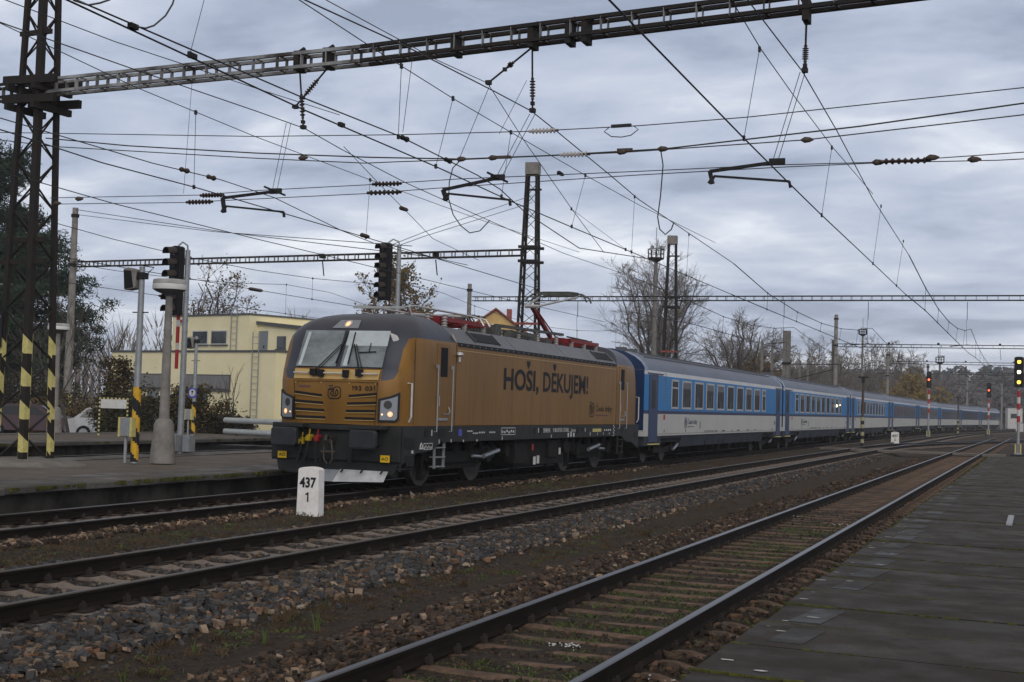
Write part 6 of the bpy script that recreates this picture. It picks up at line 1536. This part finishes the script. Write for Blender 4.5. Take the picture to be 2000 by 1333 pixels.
# ------------------------------------------------------------------ trees
def bare_tree(name, lab, X, Y, z, Ht, seed, trunk=.3, spread=.55, depth=6, mat_="twig", grp=None, leaves=None, nleaf=0, multi=1, splits=3, leafsize=.12, upright=.25, first=.22, droop=0.0, rmin=.011):
    rnd = random.Random(seed); t = thing(name, lab, "tree", (X, Y, z), rnd.uniform(0, 6), grp)
    bt = MB(); bc = MB(); tips = []
    def grow(p, d, L, r, lev):
        n = 3 if lev < 2 else 2; r = max(r, rmin); pts = [p]; rs = [r]; q = Vector(p); dd = Vector(d)
        for i in range(n):
            dd = (dd + Vector((rnd.gauss(0, .13), rnd.gauss(0, .13), rnd.gauss(0, .08) + (upright * .25 if lev else 0) - droop * lev * .05))).normalized()
            q = q + dd * L / n; pts.append(tuple(q)); rs.append(r * (1 - .38 * (i + 1) / n))
        (bt if lev < 2 else bc).tube(pts, rs, 7 if lev == 0 else (5 if lev < 3 else 3), cap=False)
        if lev >= depth: tips.append((q.copy(), dd.copy())); return
        k = splits if lev else splits + 1
        for j in range(k):
            tpos = 1.0 if j == 0 else rnd.uniform(.35, 1.0); base = Vector(pts[0]).lerp(Vector(pts[-1]), tpos) if j else q
            if j: i0 = min(int(tpos * n), n - 1); base = Vector(pts[i0]).lerp(Vector(pts[i0 + 1]), tpos * n - i0)
            a = rnd.uniform(0, 2 * PI); side = dd.orthogonal().normalized(); side.rotate(Matrix.Rotation(a, 3, dd))
            sp = spread * (rnd.uniform(.15, .5) if j == 0 else rnd.uniform(.7, 1.35))
            nd = (dd + side * sp + Vector((0, 0, upright * .35))).normalized()
            grow(tuple(base), nd, L * rnd.uniform(.62, .86), rs[-1] * rnd.uniform(.6, .8) if j else rs[-1] * .9, lev + 1)
    for m_ in range(multi):
        d = Vector((rnd.gauss(0, .22) if multi > 1 else rnd.gauss(0, .05), rnd.gauss(0, .22) if multi > 1 else 0, 1)).normalized()
        grow((rnd.gauss(0, .25) * (multi > 1), rnd.gauss(0, .25) * (multi > 1), 0), d, Ht * first * (rnd.uniform(.75, 1.1) if multi > 1 else 1), trunk, 0)
    hmax = max(v[2] for v in bc.v); s = Ht / hmax
    bt.v = [(x * s, y * s, zz_ * s) for x, y, zz_ in bt.v]; bc.v = [(x * s, y * s, zz_ * s) for x, y, zz_ in bc.v]
    bt.build("trunk", "bark" if mat_ != "twig_pale" else "bark_pale", t); bc.build("crown", mat_, t)
    if leaves:
        b = MB()
        for _ in range(nleaf):
            c, dd = rnd.choice(tips); c = c * s + Vector((rnd.gauss(0, .25), rnd.gauss(0, .25), rnd.gauss(0, .22)))
            a = Vector((rnd.gauss(0, 1), rnd.gauss(0, 1), rnd.gauss(0, 1))).normalized() * leafsize * rnd.uniform(.5, 1.2); e = a.orthogonal().normalized() * a.length * .7
            b.quad(tuple(c - a), tuple(c + e * .8), tuple(c + a), tuple(c - e * .8))
        b.build("leaves", leaves, t)
    return t
def crown_tree(name, lab, X, Y, z, H, R_, seed, limbs=9, sub=9, tw=7, fine=5, base=.12, trunk=.35, mat_="twig", grp=None, leaves=None, nleaf=0, leafsize=.1, rmin=.010, flat=1.0):
    "bare tree whose limbs fan out to fill a rounded crown"
    rnd = random.Random(seed); t = thing(name, lab, "tree", (X, Y, z), 0, grp); bt, bc = MB(), MB(); tips = []
    zc, RH = H * (base + 1) / 2, H * (1 - base) / 2
    def surf(a, el, k): return Vector((math.cos(a) * math.cos(el) * R_ * k, math.sin(a) * math.cos(el) * R_ * k, zc + math.sin(el) * RH * k * (1 if el > 0 else flat)))
    def curve(p, q, bend, n, r0, r1, m_, nv):
        c = (p + q) / 2 + bend; pts = []
        for i in range(n + 1): u = i / n; pts.append(p * (1 - u) ** 2 + c * 2 * u * (1 - u) + q * u * u + Vector((rnd.gauss(0, .02), rnd.gauss(0, .02), rnd.gauss(0, .02))) * (p - q).length * (0 < i < n))
        m_.tube([tuple(v) for v in pts], [max(rmin, r0 + (r1 - r0) * i / n) for i in range(n + 1)], nv, cap=False); return pts
    top = Vector((rnd.gauss(0, .2), rnd.gauss(0, .2), H * base * 1.1)); curve(Vector((0, 0, -.1)), top, Vector((0, 0, 0)), 3, trunk, trunk * .8, bt, 9)
    for L in range(limbs):
        a = 2 * PI * (L + rnd.uniform(-.3, .3)) / limbs * 2.4; el = rnd.uniform(.05, 1.45); e = surf(a, el, rnd.uniform(.7, .95))
        s_ = Vector((0, 0, H * base * rnd.uniform(.45, 1.0))); pts = curve(s_, e, Vector((0, 0, H * .12)) + Vector((rnd.gauss(0, .4), rnd.gauss(0, .4), 0)), 7, trunk * rnd.uniform(.34, .5), .025, bt, 6)
        for k in range(sub):
            u = rnd.uniform(.25, 1.0); i = min(6, int(u * 7)); p = pts[i].lerp(pts[i + 1], u * 7 - i); d = (pts[i + 1] - pts[i]).normalized()
            v = (d * .7 + Vector((rnd.gauss(0, .7), rnd.gauss(0, .7), rnd.gauss(.25, .45)))).normalized(); ln = H * rnd.uniform(.13, .27) * (1.15 - u * .55); q = p + v * ln
            pt2 = curve(p, q, Vector((0, 0, ln * .06)), 4, .035 * (1.3 - u), .012, bc, 4)
            for m_ in range(tw):
                u2 = rnd.uniform(.2, 1.0); i2 = min(3, int(u2 * 4)); p2_ = pt2[i2].lerp(pt2[i2 + 1], u2 * 4 - i2); v2 = (v * .8 + Vector((rnd.gauss(0, .6), rnd.gauss(0, .6), rnd.gauss(.2, .45)))).normalized(); l2 = ln * rnd.uniform(.3, .6); q2 = p2_ + v2 * l2
                pt3 = curve(p2_, q2, Vector((0, 0, 0)), 2, .014, .008, bc, 3)
                for f_ in range(fine):
                    u3 = rnd.uniform(.2, 1); p3_ = p2_.lerp(q2, u3); v3 = (v2 * .8 + Vector((rnd.gauss(0, .6), rnd.gauss(0, .6), rnd.gauss(.15, .4)))).normalized(); q3 = p3_ + v3 * l2 * rnd.uniform(.25, .55)
                    bc.tube([tuple(p3_), tuple(q3)], [rmin * .9, rmin * .5], 3, cap=False); tips.append(q3)
    bt.build("trunk", "bark_pale" if mat_ == "twig_pale" else "bark", t, smooth=60); bc.build("crown", mat_, t)
    if leaves:
        b = MB()
        for _ in range(nleaf):
            c = rnd.choice(tips) + Vector((rnd.gauss(0, .1), rnd.gauss(0, .1), rnd.gauss(0, .1))); a = Vector((rnd.gauss(0, 1), rnd.gauss(0, 1), rnd.gauss(0, 1))).normalized() * leafsize * rnd.uniform(.5, 1.2); e = a.orthogonal().normalized() * a.length * .7
            b.quad(tuple(c - a), tuple(c + e), tuple(c + a), tuple(c - e))
        b.build("leaves", leaves, t)
    return t
# tall pine at the left edge: trunk, limbs and tufts of needles
def pine(lab, X, Y, z, Ht, seed, n_limb=46, R=6.0):
    rnd = random.Random(seed); t = thing("pine_tree", lab, "pine tree", (X, Y, z))
    b = MB(); b.tube([(0, 0, 0), (.2, .1, Ht * .4), (-.1, .2, Ht * .75), (0, 0, Ht)], [.34, .27, .17, .04], 9); b.build("trunk", "bark_pine", t, smooth=60)
    bl = MB(); nd = MB()
    for k in range(n_limb):
        f_ = (k + .5) / n_limb; h_ = Ht * (.16 + .82 * f_); L = R * (1 - max(0, f_ - .35) * 1.15) * rnd.uniform(.45, 1.1); a = rnd.uniform(0, 2 * PI)
        p = Vector((0, 0, h_)); d = Vector((math.cos(a), math.sin(a), rnd.uniform(-.12, .3))); pts = [tuple(p)]; q = p.copy()
        for i in range(5):
            d = (d + Vector((rnd.gauss(0, .12), rnd.gauss(0, .12), rnd.gauss(.05, .10)))).normalized(); q = q + d * L / 5; pts.append(tuple(q))
            if i >= 1:
                for _ in range(3 + (i > 2) * 2):
                    c = q + Vector((rnd.gauss(0, .55), rnd.gauss(0, .55), rnd.gauss(.08, .22))); rr = rnd.uniform(.28, .62)
                    for _ in range(40):
                        v = Vector((rnd.gauss(0, 1), rnd.gauss(0, 1), rnd.gauss(.25, .8))).normalized(); o = c + Vector((rnd.gauss(0, .5), rnd.gauss(0, .5), rnd.gauss(0, .3))) * rr; e = v.orthogonal().normalized() * .038
                        v = v * rr * rnd.uniform(.45, .8); nd.quad(tuple(o - e), tuple(o + e), tuple(o + v))
        bl.tube(pts, [.09, .075, .06, .045, .03, .015], 5, cap=False)
    bl.build("limb", "bark", t); nd.build("needles", "needles", t)
    return t
pine("biggest dark pine, towering behind the striped lattice mast", -60.5, 70.0, -.4, 17.0, 3, 80, 6.8)
pine("shorter dark pine between the striped lattice mast and the grey concrete pole", -55.2, 67.5, -.4, 11.2, 8, 56, 4.8)
pine("low dark pine in front of the biggest pine", -59.0, 58.0, -.4, 11.5, 15, 44, 5.0)
crown_tree("bare_tree", "russet tree keeping a few brown leaves above the yellow building's roof", -52, 82, -.3, 11.0, 3.0, 21, 10, 8, 6, 4, .2, .24, "twig", None, "leaf_rust", 1500, .08)
crown_tree("bare_tree", "small bare treetop showing over the yellow building's sloping roof", -45.5, 84, -.3, 8.2, 2.4, 35, 8, 7, 6, 4, .2, .16, "twig")
crown_tree("leafy_tree", "autumn tree with thinning olive and rust leaves behind the black signal", -36.0, 77, -.3, 10.3, 3.0, 12, 11, 9, 6, 4, .2, .26, "twig", None, "leaf_rust", 6000, .10)
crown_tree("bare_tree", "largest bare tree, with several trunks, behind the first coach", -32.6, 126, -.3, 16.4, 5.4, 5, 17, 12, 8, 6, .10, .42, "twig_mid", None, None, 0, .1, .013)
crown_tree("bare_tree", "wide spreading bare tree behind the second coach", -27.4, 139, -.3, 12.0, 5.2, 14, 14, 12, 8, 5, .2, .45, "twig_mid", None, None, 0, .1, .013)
bare_tree("leafy_tree", "small tree with tawny leaves beside the thick double pole", -24.5, 136, -.3, 8.0, 44, .16, .4, 5, "twig", None, "leaf_rust", 900, 3, 3, .16, .4, .25)
k0 = None
RT = [(-30.5, 190, 11.0, "row of poplar-like bare trees: the one just left of the bright pole"), (-27.2, 186, 11.8, "bare tree directly behind the tall bright pole"), (-24.4, 192, 10.8, "bare tree just right of the tall bright pole"), (-27.3, 215, 12.6, "pale bare tree between the bright pole and the slim floodlight mast"), (-23.6, 222, 13.6, "pale bare tree right behind the slim floodlight mast"), (-20.5, 230, 13.8, "tallest pale bare tree of the row behind the train"), (-18.0, 232, 12.0, "pale bare tree standing nearest the yellow tree"), (-33, 178, 9.5, "low bare tree behind the smallest twin poles"), (-36, 185, 10.5, "bare tree seen between the spreading tree and the thick double pole"), (-39, 200, 10, "far bare tree behind the spreading bare tree")]
for i, (X, Y, hh, lab) in enumerate(RT):
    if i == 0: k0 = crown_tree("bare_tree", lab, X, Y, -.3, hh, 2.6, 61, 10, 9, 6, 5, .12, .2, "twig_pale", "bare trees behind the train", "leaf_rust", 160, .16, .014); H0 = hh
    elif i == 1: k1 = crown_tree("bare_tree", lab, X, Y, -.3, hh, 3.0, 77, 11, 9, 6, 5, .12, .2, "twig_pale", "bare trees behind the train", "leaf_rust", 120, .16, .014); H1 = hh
    else:
        src, hs = (k0, H0) if i % 2 else (k1, H1); again(src, (X, Y, -.3), i * 1.3, lab, (hh / hs * 1.05,) * 2 + (hh / hs,))
bare_tree("leafy_tree", "rounded tree with yellow leaves in front of the pale bare trees", -16.8, 206, -.3, 8.6, 91, .2, .7, 5, "twig", None, "leaf_yellow", 3600, 3, 3, .26, .15, .22)
bare_tree("leafy_tree", "smaller yellow tree tucked under the rounded one", -15.5, 214, -.3, 6.6, 92, .2, .7, 5, "twig", None, "leaf_yellow", 1200, 3, 3, .26, .15, .22)
# bushes before the yellow building
def bush(lab, X, Y, z, w, h_, seed, mats_, n):
    rnd = random.Random(seed); t = thing("bush", lab, "bush", (X, Y, z), 0, "overgrown bushes before the yellow building")
    b = MB()
    for _ in range(38):
        a = rnd.uniform(0, 2 * PI); rr = rnd.random() * w; tip = Vector((math.cos(a) * rr, math.sin(a) * rr * .6, h_ * rnd.uniform(.5, 1.12) * (1 - .45 * (rr / w) ** 2)))
        b.tube([(0, 0, 0) if rnd.random() < .5 else (tip.x * .4, tip.y * .4, 0), tuple(tip * .5 + Vector((rnd.gauss(0, .1), rnd.gauss(0, .1), .1))), tuple(tip)], [.025, .016, .006], 4, cap=False)
    b.build("stem", "twig", t); bs = [MB() for _ in mats_]
    cl = [(Vector((rnd.gauss(0, w * .42), rnd.gauss(0, w * .28), abs(rnd.gauss(h_ * .45, h_ * .26)))), rnd.uniform(.2, .5)) for _ in range(44)]
    for _ in range(n):
        c, r = rnd.choice(cl); p = c + Vector((rnd.gauss(0, 1), rnd.gauss(0, 1), rnd.gauss(0, .9))) * r * .6
        if p.z < 0.02 or p.z > h_ * 1.08: continue
        a = Vector((rnd.gauss(0, 1), rnd.gauss(0, 1), rnd.gauss(0, .7))).normalized() * rnd.uniform(.035, .085); e = a.orthogonal().normalized() * a.length * .6
        bs[rnd.randrange(len(bs))].quad(tuple(p - a), tuple(p + e), tuple(p + a), tuple(p - e))
    for m_, q in zip(mats_, bs): 
        if q.f: q.build("leaves", m_, t)
bush("tall russet bush at the left corner of the yellow building", -36.3, 50.2, -.2, 1.5, 3.3, 1, ["leaf_rust", "leaf_dark", "leaf_dark"], 9000)
bush("low dark bush below the sign board", -34.6, 49.2, -.2, 1.4, 1.9, 2, ["leaf_dark", "leaf_olive"], 6000)
bush("olive bush behind the white disc lamp", -33.3, 50.4, -.2, 1.3, 2.3, 3, ["leaf_olive", "leaf_dark", "leaf_rust"], 7000)
bush("dark bush behind the smaller loudspeaker pole", -32.2, 50.4, -.2, 1.15, 2.3, 4, ["leaf_dark", "leaf_olive", "leaf_rust"], 8000)
bush("low black-brown bush at the end of the silver pipes", -31.2, 50.4, -.2, 1.25, 1.15, 5, ["leaf_dark", "leaf_dark"], 7000)
bush("dark thicket growing under the pines", -50.5, 60.0, -.3, 4.2, 3.0, 9, ["leaf_dark", "twig", "leaf_dark"], 9000)
bush("scrubby bush between the white car and the lattice mast", -42.5, 55.0, -.3, 2.4, 2.1, 6, ["leaf_dark", "leaf_rust"], 6000)
bare_tree("sapling", "bare forked sapling against the yellow wall", -31.0, 51.6, -.2, 3.4, 7, .05, .4, 3, "twig", None, None, 0, 2, 2, .1, .5, .4)
bare_tree("bare_tree", "slender dark tree trunk in front of the white car", -38.1, 49.6, -.2, 6.8, 17, .13, .5, 5, "twig", None, None, 0, 1, 3, .1, .3, .4)

# ------------------------------------------------------------------ distance: wooded hill and far woods
hp = [(-120, 520), (-70, 560), (-30, 560), (0, 560), (40, 560), (120, 580)]
b = MB(); nx_, ny_ = 60, 8
def hillz(x, v):
    return (13.5 + 2.0 * noise.noise(Vector((x * .02, 1.3, 0))) + (x + 20) * .012) * math.sin(min(1, v) * PI / 2) - .6
for j in range(ny_ + 1):
    for i in range(nx_ + 1):
        x = -260 + 560 * i / nx_; v = j / ny_; b.v.append((x, 380 + v * 260, hillz(x, v)))
for j in range(ny_):
    for i in range(nx_): a = j * (nx_ + 1) + i; b.f.append((a, a + 1, a + nx_ + 2, a + nx_ + 1)); b.mi.append(0)
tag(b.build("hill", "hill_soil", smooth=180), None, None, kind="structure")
def far_wood(name, lab, m_, spots, seed, leafy):
    rnd = random.Random(seed); b = MB()
    for (x0, x1, y0, y1, n, h0, h1, onhill) in spots:
        for _ in range(n):
            x, y = rnd.uniform(x0, x1), rnd.uniform(y0, y1); z = hillz(x, (y - 380) / 260) if onhill else -.3; h_ = rnd.uniform(h0, h1)
            b.bar((x, y, z), (x, y, z + h_ * .7), .25, .25)
            for _ in range(46 if not leafy else 60):
                u = rnd.random() ** .7; rr = h_ * .34 * (1 - u * .6 if leafy == 2 else math.sin(PI * min(1, .25 + u * .75)) + .15)
                a = rnd.uniform(0, 2 * PI); q = rr * rnd.random() ** .6; c = Vector((x + math.cos(a) * q, y + math.sin(a) * q, z + h_ * (.25 + .75 * u)))
                if leafy:
                    s = rnd.uniform(.4, .95); v = Vector((rnd.gauss(0, 1), rnd.gauss(0, 1), rnd.gauss(0, .5))).normalized() * s; e = v.orthogonal().normalized() * s * .8
                    b.quad(tuple(c - v), tuple(c + e), tuple(c + v), tuple(c - e))
                else:
                    v = Vector((math.cos(a) * .5 + rnd.gauss(0, .2), math.sin(a) * .5 + rnd.gauss(0, .2), 1.1)).normalized() * rnd.uniform(1.0, 2.4); e = v.orthogonal().normalized() * .05
                    b.quad(tuple(c - e), tuple(c + e), tuple(c + v))
    return tag(b.build(name, m_), lab, "woods", kind="stuff")
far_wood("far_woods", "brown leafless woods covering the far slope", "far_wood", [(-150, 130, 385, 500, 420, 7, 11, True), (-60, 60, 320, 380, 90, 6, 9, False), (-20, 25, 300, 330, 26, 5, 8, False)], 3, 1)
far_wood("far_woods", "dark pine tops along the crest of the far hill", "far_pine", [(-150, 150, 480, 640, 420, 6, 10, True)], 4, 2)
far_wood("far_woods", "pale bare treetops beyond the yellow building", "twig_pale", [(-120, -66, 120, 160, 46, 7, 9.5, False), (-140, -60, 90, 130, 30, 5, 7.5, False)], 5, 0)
far_wood("far_woods", "grey brown thicket behind the coaches", "twig", [(-60, -24, 165, 240, 110, 5, 8.5, False), (-24, -15, 235, 300, 40, 6, 9, False), (-75, -42, 70, 100, 30, 4, 6, False)], 6, 0)

# every loose piece of these parts is a part of its own
SPLIT = ("frame_opening", "panel_seam", "collar", "yellow_edge", "grille_lip", "clamp", "notice", "bracket", "brake_hose", "insulator")
for ob in [o for o in bpy.data.objects if o.type == 'MESH' and o.name.split(".")[0] in SPLIT and o.parent and not o.children]:
    me = ob.data; par = list(range(len(me.vertices)))
    def root(i):
        while par[i] != i: par[i] = par[par[i]]; i = par[i]
        return i
    for p in me.polygons:
        a = root(p.vertices[0])
        for q in p.vertices[1:]: par[root(q)] = a
    comps = {}
    for p in me.polygons: comps.setdefault(root(p.vertices[0]), []).append(p)
    if not 1 < len(comps) < 40 or me.users > 1: continue
    for ps in comps.values():
        b = MB(); idx = {}
        for p in ps:
            for v in p.vertices:
                if v not in idx: idx[v] = len(b.v); b.v.append(tuple(me.vertices[v].co))
            b.f.append(tuple(idx[v] for v in p.vertices)); b.mi.append(p.material_index)
        b.build(ob.name.split(".")[0], list(me.materials), ob.parent, smooth=40)
    bpy.data.objects.remove(ob)

# ------------------------------------------------------------------ thin haze over the yard
hm = bpy.data.materials.new("haze"); hm.use_nodes = True; hn = hm.node_tree; hn.nodes.clear()
ho = hn.nodes.new("ShaderNodeOutputMaterial"); hv = hn.nodes.new("ShaderNodeVolumePrincipled")
hv.inputs["Color"].default_value = (0.86, 0.89, 0.94, 1); hv.inputs["Density"].default_value = 0.0004
hn.links.new(hv.outputs[0], ho.inputs["Volume"]); M["haze"] = hm
b = MB(); b.box((-20, 330, 13.0), (700, 760, 28.0)); tag(b.build("haze", "haze"), "thin grey haze hanging over the far end of the yard", "haze", kind="stuff")
scene.cycles.volume_bounces = 1
